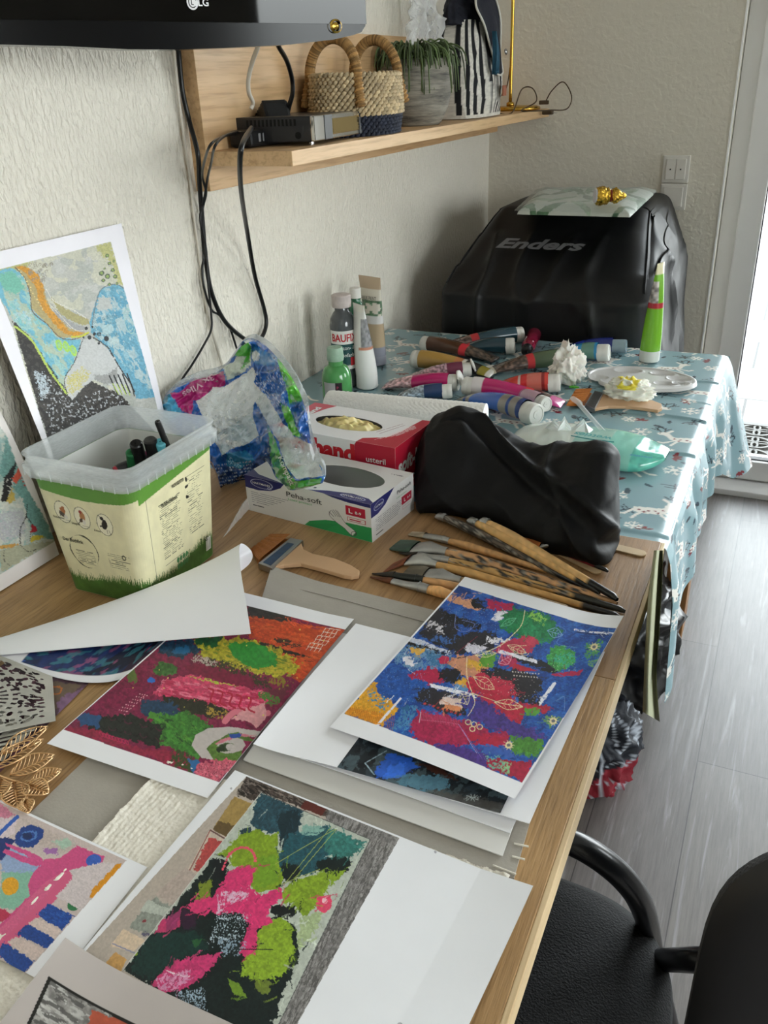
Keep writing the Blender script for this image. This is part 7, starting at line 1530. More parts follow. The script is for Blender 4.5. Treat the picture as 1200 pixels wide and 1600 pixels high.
# --- pink and blue print, left front
def pinkprint():
    q = [(-420, -110), (995, 540), (360, 1350), (-1100, 600)]
    cv = Cv(q, 400, 330, w_); cv.clip = cv.inp(cv.X, cv.Y, [(-380, -60), (20, 112), (862, 500), (0, 1465), (-900, 900)]); P = cv.poly
    cv.put(np.ones_like(cv.u, bool), 'c9b9b4', 1, .08)
    P([(-300, -60), (20, 112), (120, 200), (0, 330), (-300, 300)], 'd0809a', r=14, var=.2); P([(0, 230), (140, 210), (120, 330), (0, 420)], 'd8c8cc', r=12)
    cv.line([(140, 215), (60, 290), (0, 350)], 26, '2f5fb8'); P([(160, 220), (330, 290), (540, 410), (440, 470), (300, 420)], 'bfb0a8', r=14); P([(380, 380), (480, 360), (520, 400), (440, 440)], 'a8c4b0', r=14)
    P([(30, 600), (200, 560), (260, 600), (220, 760), (140, 860), (0, 830)], '86b8a0', r=9, var=.1); P([(0, 440), (120, 440), (300, 540), (260, 600), (30, 600)], '93a8cc', r=12, var=.1)
    P([(120, 340), (170, 290), (240, 268), (320, 300), (310, 360), (240, 430), (150, 430), (115, 390)], '1b3f86', r=5, var=.2); cv.blob(215, 350, 60, 36, '4f7cc0', ang=-.3, r=5, ring=.25); cv.blob(205, 350, 34, 22, '12285c', r=4)
    P([(-60, 370), (60, 360), (120, 380), (60, 480), (0, 540), (-60, 540)], '1c3270', r=7)
    P([(50, 400), (200, 450), (300, 500), (320, 540), (260, 560), (140, 520), (30, 460), (50, 440), (150, 480), (220, 500), (60, 420)], 'cf4f88', r=4)
    P([(310, 510), (420, 500), (540, 408), (720, 480), (700, 520), (620, 560), (560, 560), (480, 580), (500, 630), (400, 720), (250, 870), (120, 1020), (0, 1150), (-100, 1300), (-100, 1000), (0, 960), (210, 760), (200, 690), (230, 610), (290, 550)], 'cf4f84', r=5, var=.08)
    P([(480, 600), (500, 630), (300, 820), (0, 1140), (-100, 1200), (-100, 1060), (0, 990), (300, 680), (420, 600)], 'd8688c', r=4, a=.7)
    cv.line([(485, 620), (300, 828), (120, 1010), (-60, 1190)], 64, 'd45c84', sm=1, r=3)
    P([(300, 440), (400, 430), (420, 470), (340, 475)], '9a5aa8', r=9, a=.8); cv.blob(645, 508, 54, 40, '3760b8', ang=-.45, r=1); cv.blob(82, 695, 55, 62, 'e0a224', ang=.5, r=2); cv.blob(505, 815, 50, 38, '2f7448', ang=-.5, r=1)
    P([(830, 525), (760, 660), (640, 770), (605, 765), (610, 700), (700, 610), (780, 530)], 'd8901c', r=3)
    P([(480, 580), (700, 520), (800, 520), (620, 720), (560, 860), (420, 780), (380, 760), (500, 640)], 'd0c4c4', r=7)
    P([(-50, 840), (60, 850), (90, 890), (30, 930), (-60, 960)], 'b83050', r=8)
    for pts in ([(340, 810), (500, 890), (420, 985), (255, 885)], [(200, 945), (375, 1040), (320, 1105), (120, 1015)], [(40, 1060), (240, 1190), (155, 1285), (0, 1130)], [(-40, 1290), (100, 1345), (0, 1460), (-120, 1400)], [(-160, 1200), (-60, 1260), (-150, 1380), (-280, 1300)]): P(pts, '1d4795', r=8, var=.25)
    cv.wash(['3a6cc0'], 6, .62, (.45, 6), .6, [(340, 810), (500, 890), (420, 985), (255, 885)])
    for pts in ([(250, 900), (410, 990), (370, 1040), (200, 945)], [(120, 1030), (310, 1110), (240, 1180), (60, 1060)], [(-40, 1150), (150, 1290), (100, 1340), (-60, 1250)]): P(pts, 'd8c4bc', r=6)
    sheet('art_print', 'pink, blue and orange abstract print at the lower left corner of the photo', sc(q, 0, 1230, .23125), .7565, cv, cat='art print')
pinkprint()
# --- grey mount with a small framed picture, bottom left
def mount():
    q = [(107, 1481), (375, 1605), (150, 1900), (-110, 1740)]
    cv = Cv(q, 220, 220, 'b9b0ab'); P = cv.poly
    cv.clip = cv.inp(cv.X, cv.Y, [(75, 1540), (197, 1600), (300, 1650), (150, 1850), (-40, 1760)])
    cv.put(np.ones_like(cv.u, bool), '16140f', 1)
    cv.clip = cv.inp(cv.X, cv.Y, [(78, 1546), (197, 1606), (290, 1652), (150, 1840), (-30, 1750)]); cv.put(np.ones_like(cv.u, bool), '8f8c88', 1, .4); cv.wash(['c2c0bc', '4f4d4b'], 8, .58, (.5, 3), .8); P([(140, 1582), (197, 1606), (190, 1640), (130, 1610)], 'b5553c', r=3)
    sheet('mounted_picture', 'grey mount with a small black framed grey picture at the bottom left front', q, .763, cv, m=mat('mount_card', 'ffffff', .7, vcol=True), cat='mounted picture', curl=lambda u, v: .012*np.clip(1-u*2.2, 0, 1)**2*(1-v))
mount()
# --- curled sheet, print underneath and white back above
def curled():
    q0 = [(-20, 1012), (60, 1052), (140, 1068), (245, 1004)]
    nu, nv = 200, 160; cv = Cv([(0, 0), (1, 0), (1, 1), (0, 1)], nu, nv, 'e9e9ee')
    A = [PZ(-40, 1006, .7525), PZ(40, 1045, .7525), PZ(100, 1064, .7525), PZ(142, 1067, .7535)]       # lower front edge on the table
    E = PZ(248, 1002, .7535)                                                                        # right end of the flat part
    tip = PZ(-60, 1030, .765)
    Btop = PZ(375, 850, .815); Dfree = PZ(392, 990, .775); G = PZ(397, 880, .80); Bl = PZ(-80, 1045, .7525)
    # section curves: left (tight roll) and right (wide roll), blended
    def sec_right(t): return None
    SR = catmull(np.array([PZ(250, 1003, .7530), PZ(290, 965, .7530), PZ(345, 915, .7550), PZ(388, 882, .768), PZ(393, 862, .79), PZ(375, 850, .803), PZ(376, 890, .800), PZ(385, 945, .786), PZ(392, 990, .772)]), 6)
    SM = catmull(np.array([PZ(142, 1067, .7530), PZ(165, 1035, .7530), PZ(205, 985, .7540), PZ(225, 950, .760), PZ(222, 930, .772), PZ(212, 926, .778), PZ(205, 950, .776), PZ(200, 985, .768), PZ(195, 1006, .762)]), 6)
    SL = catmull(np.array([PZ(-30, 1012, .7530), PZ(-25, 1008, .7530), PZ(-15, 1003, .7535), PZ(-8, 1000, .7550), PZ(-8, 999, .756), PZ(-10, 1000, .757), PZ(-12, 1008, .757), PZ(-14, 1018, .756), PZ(-16, 1025, .755)]), 6)
    P = np.zeros((len(SR), 90, 3))
    for i, s in enumerate(np.linspace(0, 1, 90)):
        # quadratic through left, middle (s=.45), right
        m = .46; l0 = (s-m)*(s-1)/((0-m)*(0-1)); l1 = s*(s-1)/(m*(m-1)); l2 = s*(s-m)/((1)*(1-m)); P[:, i] = SL*l0+SM*l1+SR*l2
    # resample finely
    def up(P, n0, n1):
        a = np.linspace(0, P.shape[0]-1, n0); i = np.floor(a).astype(int).clip(0, P.shape[0]-2); t = (a-i)[:, None, None]; Q = P[i]*(1-t)+P[i+1]*t
        a = np.linspace(0, P.shape[1]-1, n1); i = np.floor(a).astype(int).clip(0, P.shape[1]-2); t = (a-i)[None, :, None]; return Q[:, i]*(1-t)+Q[:, i+1]*t
    P = up(P, nv, nu)
    cv2 = Cv([(0, 0), (400, 0), (400, 300), (0, 300)], nu, nv, 'ecebf0'); cv2.clip = (cv2.Y > 16) & (cv2.X > 60) & (cv2.X < 392) & (cv2.Y < np.where(cv2.X > 220, 205-1.1*(cv2.X-220), 230))
    cv2.put(np.ones_like(cv2.u, bool), '1c2c5c', 1, .4); cv2.wash(['3a1a30', '101428', '2f5fa8'], 30, .55, (.3, 3), .8); cv2.wash(['b05a80', '3f8a90'], 9, .64, (.3, 2), .7)
    P[..., 2] = np.maximum(P[..., 2], .7518)
    # the print is on the inside of the roll; a second skin just inside carries it
    o = thing('curled_print', 'white backed print curled over itself in front of the bird food bucket', 'art print', PZ(140, 1060, .752))
    gridobj('paper_back', P, whitep, o)
    dv = np.gradient(P, axis=0); du = np.gradient(P, axis=1); N = np.cross(du, dv); N /= np.linalg.norm(N, axis=-1)[..., None]+1e-9
    sgn = 1 if N[3, nu//2, 2] > 0 else -1
    gridobj('printed_side', P+N*sgn*.0006, mat('print_inside', 'ffffff', .45, vcol=True), o, C=cv2.C)
curled()
# --- dark purple print under the stencils
cv = Cv([(30, 1020), (140, 1066), (0, 1207), (-150, 1150)], 120, 120, '5a3f4c'); cv.put(np.ones_like(cv.u, bool), '533a46', 1, .3); cv.wash(['3a2a34', '7a4a5c'], 12, .58, None, .7)
cv.poly([(85, 1065), (130, 1068), (88, 1110)], '6a5848', r=2); cv.blob(92, 1075, 10, 7, 'b5682a', ring=.3, r=2); cv.poly([(95, 1095), (140, 1066), (120, 1095), (95, 1115)], '7a5a78', r=4, var=.3)
sheet('art_print', 'dark purple print lying beneath the stencils at the left table edge', [(30, 1020), (140, 1066), (0, 1207), (-150, 1150)], .7516, cv, cat='art print')
# --- stencils
def stencil(name, label, quad, z, nu, nv, holes, m, curl=None):
    c = [PZ(x, y, z) for x, y in quad]; u, v = np.meshgrid(np.linspace(0, 1, nu), np.linspace(0, 1, nv)); u3 = u[..., None]; v3 = v[..., None]
    P = (c[0]*(1-u3)+c[1]*u3)*(1-v3)+(c[3]*(1-u3)+c[2]*u3)*v3
    if curl: P[..., 2] += curl(u, v)
    o = gridobj(name, P, m, loc=c[2], keep=~holes(u, v)); s = o.modifiers.new('thickness', 'SOLIDIFY'); s.thickness = .0007; s.offset = -1
    return tag(o, label, 'stencil')
def vor_holes(u, v):
    rs = np.random.RandomState(4); n = 520; px, py = rs.rand(n), rs.rand(n); r = rs.uniform(.010, .022, n); h = np.zeros(u.shape, bool)
    for x, y, q in zip(px, py, r):
        if not (.06 < x < .93 and .06 < y < .93): continue
        a = rs.rand()*3.1; c, s = math.cos(a), math.sin(a); k = rs.uniform(1, 2.0)
        h |= (((u-x)*c+(v-y)*s)/(q*k))**2+((-(u-x)*s+(v-y)*c)/q)**2 < 1
    d = np.hypot(u-.45, v-.55); k = (np.sin(np.arctan2(v-.55, u-.45)*26+d*20) > .15) & (d < .30) & (d > .08) & (np.sin(d*70) > -.5); h = h & (d > .30) | k
    return h & (u > .05) & (u < .94) & (v > .05) & (v < .94)
stm = mat('stencil_grey', 'b4b1a8', .45, var=.35, vs=40)
def row_holes(u, v):
    h = np.zeros(u.shape, bool)
    for k in range(9): h |= ((u-(.08+k*.105))/.028)**2+((v-.88)/.045)**2 < 1
    h |= (np.sin(u*60) > .3) & (v < .7) & (v > .1); return h
def stripe_holes(u, v): return (np.sin((u+v*.7)*50) > .2) & (u > .08) & (u < .92) & (v > .08) & (v < .92)
stencil('stencil', 'lowest stencil of the pile with diagonal striped cut-outs', [(-60, 1110), (52, 1140), (5, 1190), (-120, 1165)], .7530, 90, 60, stripe_holes, stm)
stencil('stencil', 'middle stencil with a row of oval holes along its edge', [(-120, 1070), (62, 1118), (54, 1142), (-150, 1185)], .7545, 150, 90, row_holes, stm)
stencil('stencil', 'top grey stencil with a dense pattern of round and oval openings', [(-110, 985), (82, 1058), (87, 1127), (-160, 1185)], .7565, 330, 300, vor_holes, stm, curl=lambda u, v: .002*np.sin(u*3))
# --- gold leaf ornament
def leaves():
    g = mat('rose_gold', 'e6bf90', .33, 1, var=.1); o = thing('leaf_ornament', 'openwork gold metal leaf spray lying between the stencils and the pink print', 'leaf ornament', PZ(30, 1220, .752))
    L = [((0, 1180), (75, 1135), 16), ((-20, 1205), (68, 1155), 17), ((15, 1212), (85, 1180), 18), ((45, 1228), (96, 1203), 14), ((35, 1225), (75, 1240), 15), ((22, 1222), (28, 1262), 17), ((38, 1250), (45, 1270), 10), ((2, 1218), (-8, 1255), 16)]
    stem = MB(); stem.tube([PZ(-30, 1200, .757), PZ(10, 1216, .757), PZ(40, 1228, .756), PZ(42, 1250, .755)], .0011, 6, 5); stem.obj('stem', g, o, smooth=True)
    for (a, b_), (c, d), w in L:
        p, q = PZ(a, b_, .756), PZ(c, d, .757); ax = q-p; Ln = np.linalg.norm(ax); ax /= Ln; s = np.array([-ax[1], ax[0], 0]); w = w*.00075; mb = MB()
        mb.tube([p, q], .0009, 5, 1); N = 10
        for sd in (-1, 1):
            ed = []
            for k in range(N+1):
                t = k/N; ww = w*math.sin(PI*t**.8)**.8; e = p+ax*Ln*min(1, t*.9+.1)+s*sd*ww+np.array([0, 0, .003*math.sin(PI*t)]); ed.append(e)
                if 0 < k < N: mb.tube([p+ax*Ln*max(0, t-.12), p+ax*Ln*t+s*sd*ww*.5+np.array([0, 0, .003]), e], .00055, 4, 2)
            mb.tube([p]+ed[1:-1]+[q], .0009, 5, 1)
        mb.obj('leaf', g, o, smooth=True)
leaves()
# ================================================================ two paintings leaning on the wall
def leaning(name, label, c, cv, nu, nv, bow=0):
    u3, v3 = cv.u[..., None], cv.v[..., None]; c = [np.array(x, float) for x in c]; P = (c[0]*(1-u3)+c[1]*u3)*(1-v3)+(c[3]*(1-u3)+c[2]*u3)*v3
    P[..., 0] += bow*np.sin(cv.v*PI)*1.0
    P[..., 0] = np.maximum(P[..., 0], .004)
    o = gridobj(name, P, mat('watercolour_paper', 'ffffff', .6, vcol=True, bump=.2, bs=60), loc=c[3], C=cv.C); return tag(o, label, 'painting')
def painting1():
    # crop frame: x = (px)*5, y = (py-340)*5
    q = [(-200, 330), (950, 40), (1330, 1990), (620, 2640)]
    # corners of the sheet in that frame, from the room
    pts = []
    cor = [(.012, .795, 1.168), (.01, 1.094, 1.168), (.045, 1.09, .752), (.10, .80, .752)]
    for p in cor:
        v = np.array(p)-CAM; zc = v@AX[2]; pts.append(((600+FPX*(v@AX[0])/zc)*5, ((800-FPX*(v@AX[1])/zc)-340)*5))
    cv = Cv(pts, 340, 480, 'efecf2'); P = cv.poly
    cv.clip = cv.inp(cv.X, cv.Y, [(-250, 500), (0, 440), (880, 210), (1040, 800), (1230, 1480), (1300, 1800), (560, 2300), (160, 1000), (-20, 560)])
    cv.put(np.ones_like(cv.u, bool), 'b8b8b0', 1, .1); cv.wash(['c4c4c0', 'a8aca4', 'cfccb4'], 120, .52, None, .6)
    P([(760, 240), (880, 210), (1000, 600), (940, 590), (900, 420)], 'b8b67a', r=20, var=.15); P([(0, 440), (300, 360), (230, 440), (60, 470)], 'b4b478', r=14)
    P([(0, 450), (130, 420), (230, 500), (280, 700), (310, 820), (420, 930), (500, 1040), (700, 1060), (660, 1180), (560, 1400), (540, 1480), (400, 1240), (320, 1080), (230, 990), (150, 900), (-40, 560)], '6fb0c4', r=10, var=.15)
    cv.wash(['8ac0b8', 'a8c8c0', 'b8bca0'], 40, .55, (.9, 2), .7, [(0, 450), (230, 500), (310, 820), (500, 1040), (660, 1180), (540, 1480), (150, 900)]); P([(20, 480), (140, 450), (240, 600), (180, 680), (60, 620)], '74b8a4', r=14)
    P([(150, 415), (230, 400), (340, 500), (390, 600), (410, 700), (450, 800), (540, 900), (600, 970), (740, 1010), (620, 1050), (500, 1040), (420, 930), (300, 800), (280, 640), (240, 530)], 'b0a070', r=5, var=.12)
    P([(160, 410), (240, 410), (340, 490), (385, 590), (400, 700), (450, 810), (540, 910), (600, 990), (720, 1000), (640, 1040), (540, 1000), (440, 880), (370, 780), (330, 620), (260, 500)], 'c98f2c', r=8, var=.25)
    cv.line([(150, 415), (240, 530), (285, 680), (310, 830), (430, 940), (520, 1040), (620, 1062), (740, 1010)], 7, '6a5a48', r=2); cv.line([(620, 1040), (690, 1030), (740, 1000)], 14, 'c8c83a', r=3)
    P([(440, 690), (520, 770), (620, 830), (720, 880), (770, 930), (700, 940), (600, 900), (520, 840)], 'a8a070', r=8); P([(440, 740), (540, 860), (640, 930), (740, 960), (700, 1000), (600, 960), (500, 870)], '9f9f9f', r=6)
    cv.line([(410, 630), (470, 730), (560, 780), (640, 820), (720, 880)], 5, 'dfdcd2', r=3); cv.line([(450, 770), (560, 900), (640, 980), (720, 985)], 5, 'd8d4c4', r=3)
    P([(840, 620), (930, 590), (1010, 620), (1060, 820), (1150, 1150), (1230, 1480), (1100, 1500), (1060, 1400), (960, 1240), (880, 1120), (760, 1000), (750, 900), (780, 780), (800, 680)], '69a4bc', r=6, var=.2)
    cv.wash(['9fc0c8', '4f94b4', 'c4ccc8'], 28, .56, (1.1, 2), .7, [(840, 620), (1010, 620), (1150, 1150), (1230, 1480), (880, 1120), (760, 950)]); P([(800, 700), (900, 700), (910, 800), (800, 820)], 'b8bcb8', r=14, var=.1)
    for cx, cy, r in ((1040, 900, 60), (1040, 900, 42), (1040, 900, 24)): cv.blob(cx, cy, r*.6, r*1.8, '9cc4c0', ang=-.2, ring=.10)
    cv.line([(770, 930), (790, 760), (830, 630), (930, 590), (1010, 640)], 7, '6a7a80', r=2)
    P([(150, 910), (230, 990), (320, 1080), (440, 1300), (560, 1460), (620, 1540), (760, 1390), (860, 1430), (980, 1480), (1300, 1800), (560, 2300)], '3c3834', r=8, var=.5); cv.wash(['1c1a18'], 30, .5, None, .7, [(150, 910), (320, 1080), (620, 1540), (980, 1480), (1200, 1800), (560, 2300)]); cv.wash(['c8ccd0'], 14, .64, None, .85, [(330, 1330), (480, 1400), (620, 1560), (860, 1440), (1000, 1500), (1100, 1800), (560, 2200), (380, 1500)])
    P([(330, 1330), (420, 1360), (440, 1500), (380, 1560)], 'b8c4cc', r=16, thr=.42)
    cv.line([(170, 960), (300, 1070), (380, 1200), (460, 1340), (580, 1500)], 16, 'b8cc5a', r=4)
    P([(690, 1060), (760, 1040), (870, 1110), (940, 1200), (1000, 1310), (1070, 1450), (980, 1480), (880, 1400), (780, 1380), (700, 1440), (620, 1550), (560, 1450), (570, 1370), (640, 1250)], 'c2c3c2', r=6, var=.08)
    P([(580, 1370), (700, 1280), (760, 1340), (640, 1500), (590, 1500)], 'c4bc7a', r=16, thr=.42); P([(790, 1340), (890, 1330), (960, 1260), (960, 1380), (880, 1410), (800, 1380)], '9a9a98', r=9)
    cv.line([(940, 1210), (1000, 1310), (1060, 1400), (1080, 1480)], 9, '2c2c2c', r=2); cv.line([(700, 1060), (640, 1240), (570, 1370), (570, 1450), (620, 1550), (770, 1390)], 6, '3c3c3a', r=3); cv.line([(780, 1040), (880, 1110), (930, 1190)], 12, '2f3032', r=3, thr=.35)
    for k in range(5): cv.line([(900+k*32, 1340-k*6), (960+k*30, 1480-k*8)], 11, '26282a', r=1)
    for k in range(4): cv.line([(925+k*30, 1400), (965+k*28, 1475)], 7, 'b8cc6a', r=1)
    for x, y in ((520, 1110), (575, 1120), (630, 1150)): cv.blob(x, y, 24, 48, 'a8d45a', ang=-.3, r=3); cv.blob(x, y, 12, 28, '8fc0a0', ang=-.3, r=3, a=.7)
    rs = random.Random(9)
    for i in range(34): x, y = rs.uniform(270, 460), rs.uniform(385, 560); cv.blob(x, y, 11, 16, '8f8878', ang=.5, ring=.3, r=1)
    for x, y, r in ((860, 335, 15), (910, 385, 10), (880, 405, 14), (825, 490, 20), (870, 520, 20), (925, 522, 16), (905, 465, 15), (840, 555, 14), (845, 450, 9), (885, 590, 12), (940, 585, 9)): cv.blob(x, y, r, r*1.15, '5a6454', r=2); cv.blob(x, y, r*.55, r*.6, '8fa85a', r=1)
    for x, y, r in ((725, 965, 12), (750, 1040, 15), (785, 1010, 12), (820, 1010, 16), (875, 1045, 19), (770, 950, 9), (705, 1040, 8), (820, 1085, 10)): cv.blob(x, y, r, r*1.15, '2c2e30', r=1)
    for i in range(60): x, y = rs.uniform(780, 960), rs.uniform(850, 1020); cv.blob(x, y, rs.uniform(5, 12), rs.uniform(6, 13), '5f8a98', ring=.3, r=1)
    for i in range(40): x, y = rs.uniform(160, 300), rs.uniform(820, 930); cv.blob(x, y, 9, 9, 'b4ccd0', ring=.35, r=1)
    for i in range(14): cv.blob(190+i*15+rs.uniform(-6, 6), 440+i*28, 5, 6, 'f0d890', r=0)
    cv.blob(885, 965, 45, 40, 'a8c4c8', r=6); cv.blob(940, 1060, 26, 30, 'b4c8c8', r=5)
    leaning('painting', 'turquoise, ochre and black abstract painting with a white border leaning on the wall', cor, cv, 0, 0)
painting1()
def painting2():
    cor = [(.010, .47, 1.045), (.010, .765, 1.045), (.068, .777, .752), (.062, .48, .752)]; pts = []
    for p in cor:
        v = np.array(p)-CAM; zc = v@AX[2]; pts.append((((600+FPX*(v@AX[0])/zc))/.225, ((800-FPX*(v@AX[1])/zc)-600)/.225))
    cv = Cv(pts, 200, 220, 'e4dedb'); P = cv.poly
    cv.clip = cv.inp(cv.X, cv.Y, [(-1800, 200), (-200, 60), (0, 340), (60, 520), (160, 740), (270, 900), (380, 1085), (0, 1310), (-1500, 2100)])
    cv.put(np.ones_like(cv.u, bool), 'b8c0b8', 1, .15); cv.wash(['7fa8a4', 'd0ccc0'], 90, .52, None, .6)
    P([(0, 340), (60, 520), (160, 740), (380, 1085), (200, 1040), (120, 800), (40, 700), (-60, 600)], '6f9c96', r=10, var=.2)
    P([(-20, 640), (80, 500), (60, 560), (30, 700), (10, 800), (-40, 810)], '1f1c1c', r=6); P([(40, 640), (90, 560), (110, 620), (60, 680)], 'd0533a', r=6); P([(0, 800), (40, 700), (60, 790), (20, 820)], 'b8a050', r=7)
    P([(-60, 880), (120, 860), (150, 1040), (0, 1080), (-60, 1060)], 'b0b0b4', r=14, thr=.4); cv.line([(150, 820), (145, 910), (110, 1000), (118, 1110)], 7, '1d1c1c'); cv.line([(145, 905), (200, 970)], 5, '2c2c2c', sm=1); cv.line([(190, 1000), (185, 1090)], 3, '2c2c2c', sm=1)
    P([(190, 965), (225, 985), (232, 1020), (185, 1025)], 'a8202c', r=4); P([(190, 1050), (250, 1040), (300, 1060), (190, 1095)], 'c8b43a', r=6); P([(-40, 1110), (110, 1105), (60, 1130), (-40, 1140)], 'c0924a', r=6)
    P([(120, 1110), (380, 1085), (0, 1300), (-40, 1150)], 'a8a890', r=10, var=.1); cv.line([(118, 1110), (190, 1160), (300, 1110)], 3, '3c3a36'); cv.line([(0, 1130), (10, 1220), (60, 1260)], 3, '4a4844')
    for i in range(12): cv.line([(-10+i*2, 640+i*9), (20+i*4, 640+i*4)], 2, 'c8c4bc', sm=1)
    for x, y in ((100, 645), (115, 665), (125, 690), (98, 615)): cv.blob(x, y, 7, 6, 'c03a30')
    leaning('painting', 'second leaning painting at the left edge with a red tulip on a thin black stem', cor, cv, 0, 0, bow=.012)
painting2()
# ================================================================ artist brushes and sticks
K6 = lambda x, y: (570+x/2.609, 780+y/2.609)
def brush(label, tip, fer, hnd, end, r, col, bcol, flat=1.0, endcol=None, endt=.86, z=0, var=.12, rb=None, ftex='b4b4b2', spots=0):
    """tip: bristle tip, fer: where bristles meet the metal, hnd: where metal meets wood, end: tail; crop pixels"""
    r *= 1.32; rb = rb*1.15 if rb else None; zc = .7508+r+z; p = [PZ(*K6(*q), zc) for q in (tip, fer, hnd, end)]; ax = p[3]-p[1]; ax[2] = 0; ax /= np.linalg.norm(ax)
    o = thing('artist_brush', label, 'paint brush', (p[1]+p[3])/2*[1, 1, 0]+np.array([0, 0, .75]), 'artist brushes spread in front of the black bag')
    rb = rb or r*1.2; side = np.array([-ax[1], ax[0], 0])
    def lof(sec, m, nm, C=None, par=o):
        n = 20; V = []
        for c, w, h in sec: V.append([c+side*w*math.cos(2*PI*k/(n-1))+np.array([0, 0, h*math.sin(2*PI*k/(n-1))]) for k in range(n)])
        V = np.array(V); V[..., 2] = np.maximum(V[..., 2], .7504); return gridobj(nm, V, m, par, C=C)
    L = np.linalg.norm(p[3]-p[2]); ts = np.linspace(0, 1, 40)
    sec = []; C = np.zeros((40, 20, 3))
    for j, t in enumerate(ts):
        w = r*(.85+.35*math.sin(min(1, t*3.2)*PI/2*1.2)-.55*t)*(1 if t < .985 else .6); c = p[2]*(1-t)+p[3]*t; c[2] = .7508+max(w, .001)+z; sec.append((c, w, w))
        base = rgb(endcol) if endcol and t > endt else np.clip(rgb(col)*1.13, 0, 1)
        for k in range(20):
            f = 1+var*(vn(t*50, k*.4, int(tip[0]))-.5)*2; cc = base*f
            if spots and vn(t*26+3, k*.8, int(tip[1]) % 50) < spots and not (endcol and t > endt): cc = rgb('2c2824') if vn(t*70, k, 4) > .4 else rgb('8f8a80')
            C[j, k] = np.clip(cc, 0, 1)
    lof(sec, mm('brush_wood', 'ffffff', .4, vcol=True, var=.05, coat=.2), 'handle', C)
    fz = lambda q, h: np.array([q[0], q[1], .7508+h+z])
    f = lof([(fz(p[1], rb*.7/flat), rb*flat**.5, rb*.6/flat**.5), (fz(p[1]*.6+p[2]*.4, rb*.75), rb*(.95*flat**.35), rb*.75), (fz(p[1]*.2+p[2]*.8, r*.95), r*.98, r*.95), (fz(p[2], r*.92), r*.92, r*.92)], mm('ferrule_'+ftex, ftex, .42, .75, var=.3, vs=60), 'ferrule')
    MB().tube([fz(p[1]*.25+p[2]*.75, r*.96)+side*r*1.0*math.cos(a)+np.array([0, 0, r*1.0*math.sin(a)]) for a in np.linspace(0, 2*PI, 14)], .0005, 4, 1).obj('crimp_ring', mm('ferrule_'+ftex), f)
    wt = rb*flat**.5*(1.0 if flat > 1.2 else .25)
    n = 14; S_ = []
    for t in np.linspace(0, 1, n):
        c = p[1]*(1-t)+p[0]*t; w = rb*flat**.5*(1-t)+wt*t; h = rb*.6/flat**.5*(1-t)+.0008; S_.append((fz(c, max(h, .0012)), w*(1+.15*math.sin(PI*t)), h))
    Cb = np.zeros((n, 20, 3))
    for j in range(n):
        for k in range(20): Cb[j, k] = np.clip(rgb(bcol)*(.75+.5*vn(k*1.7, j*.12, 3)), 0, 1)
    lof(S_, mm('brush_hair', 'ffffff', .55, vcol=True, var=.2, vs=300), 'bristles', Cb)
brush('slim bristle brush with a white tip and plain wooden handle, topmost of the row', (185, 128), (245, 142), (345, 170), (740, 286), .0042, 'b98d5c', 'b5a58c', rb=.005, flat=1.4)
brush('large flat brush with dirty green bristles and a paint smeared handle', (122, 168), (205, 188), (335, 215), (1030, 415), .0058, 'b88d63', '3f5548', flat=2.2, rb=.0095, spots=.38)
brush('brush with short dark bristles and a mottled green brown handle', (140, 207), (215, 222), (345, 250), (1062, 448), .0045, 'ae8a55', '3a342c', rb=.005, endcol='2c2c26', endt=.74, spots=.36)
brush('flat brush with wide red brown bristles and a black tipped wooden handle', (95, 268), (182, 240), (295, 266), (1042, 472), .0043, 'bd9258', '7a3f1f', flat=2.6, rb=.0085, endcol='141414', endt=.80, ftex='c8c8c4')
brush('flat brush with taupe bristles and a wrinkled silver ferrule', (172, 272), (250, 300), (392, 332), (832, 440), .0048, '9a8468', '6f6656', flat=2.0, rb=.009)
brush('long dark haired brush next to the grey cardboard, handle under the blue print', (30, 292), (120, 305), (240, 328), (945, 488), .0042, 'b58a5c', '2c241c', rb=.005, ftex='3c3f3c')
brush('round pointed brown brush with a long conical ferrule, lowest of the row', (22, 302), (112, 326), (260, 366), (470, 425), .0052, 'c8965e', '6a3a1c', rb=.0048)
brush('brush with a dark paint crusted handle coming out from under the black bag', (290, 62), (300, 65), (330, 76), (915, 362), .0048, '54483c', '3a342c', endcol='16171a', endt=.82, z=.003, spots=.55)
brush('left of the two long wooden handles with black ends under the black bag', (420, 78), (430, 82), (460, 98), (958, 372), .0048, 'c49c64', '3a342c', endcol='121214', endt=.84, z=.010)
brush('right of the two long wooden handles with black ends under the black bag', (470, 78), (480, 84), (505, 98), (1030, 398), .0052, 'c8a06a', '3a342c', endcol='121214', endt=.82, z=.013)
brush('small flat brush with bright orange bristles peeping from under the black bag', (640, 150), (725, 176), (810, 188), (860, 205), .003, '5a2a20', 'b5662a', flat=3.2, rb=.0075, z=.010)
brush('thin brush with a dark red handle and black tip beside the bag', (640, 150), (655, 158), (690, 168), (992, 288), .0032, '7a1f2a', '3a342c', endcol='141414', endt=.84, z=.002)
def stick(label, a, b_, w, z=.7508):
    p, q = PZ(*K6(*a), z+.002), PZ(*K6(*b_), z+.002); ax = q-p; L = np.linalg.norm(ax); ax /= L; s = np.array([-ax[1], ax[0], 0]); out = []
    for t in np.linspace(-PI/2, PI/2, 10): out.append(q-ax*w+ax*w*math.cos(t)+s*w*math.sin(t))
    for t in np.linspace(PI/2, 1.5*PI, 10): out.append(p+ax*w+ax*w*math.cos(t)+s*w*math.sin(t))
    M4 = np.eye(4); M4[2, 3] = z; o = MB().prism([(v[0], v[1]) for v in out], .0022, M4, bev=.0005).obj('wooden_stick', mat('stick_wood', 'cdb28c', .6, var=.12, vs=50), loc=(p[0], p[1], z)); tag(o, label, 'wooden stick')
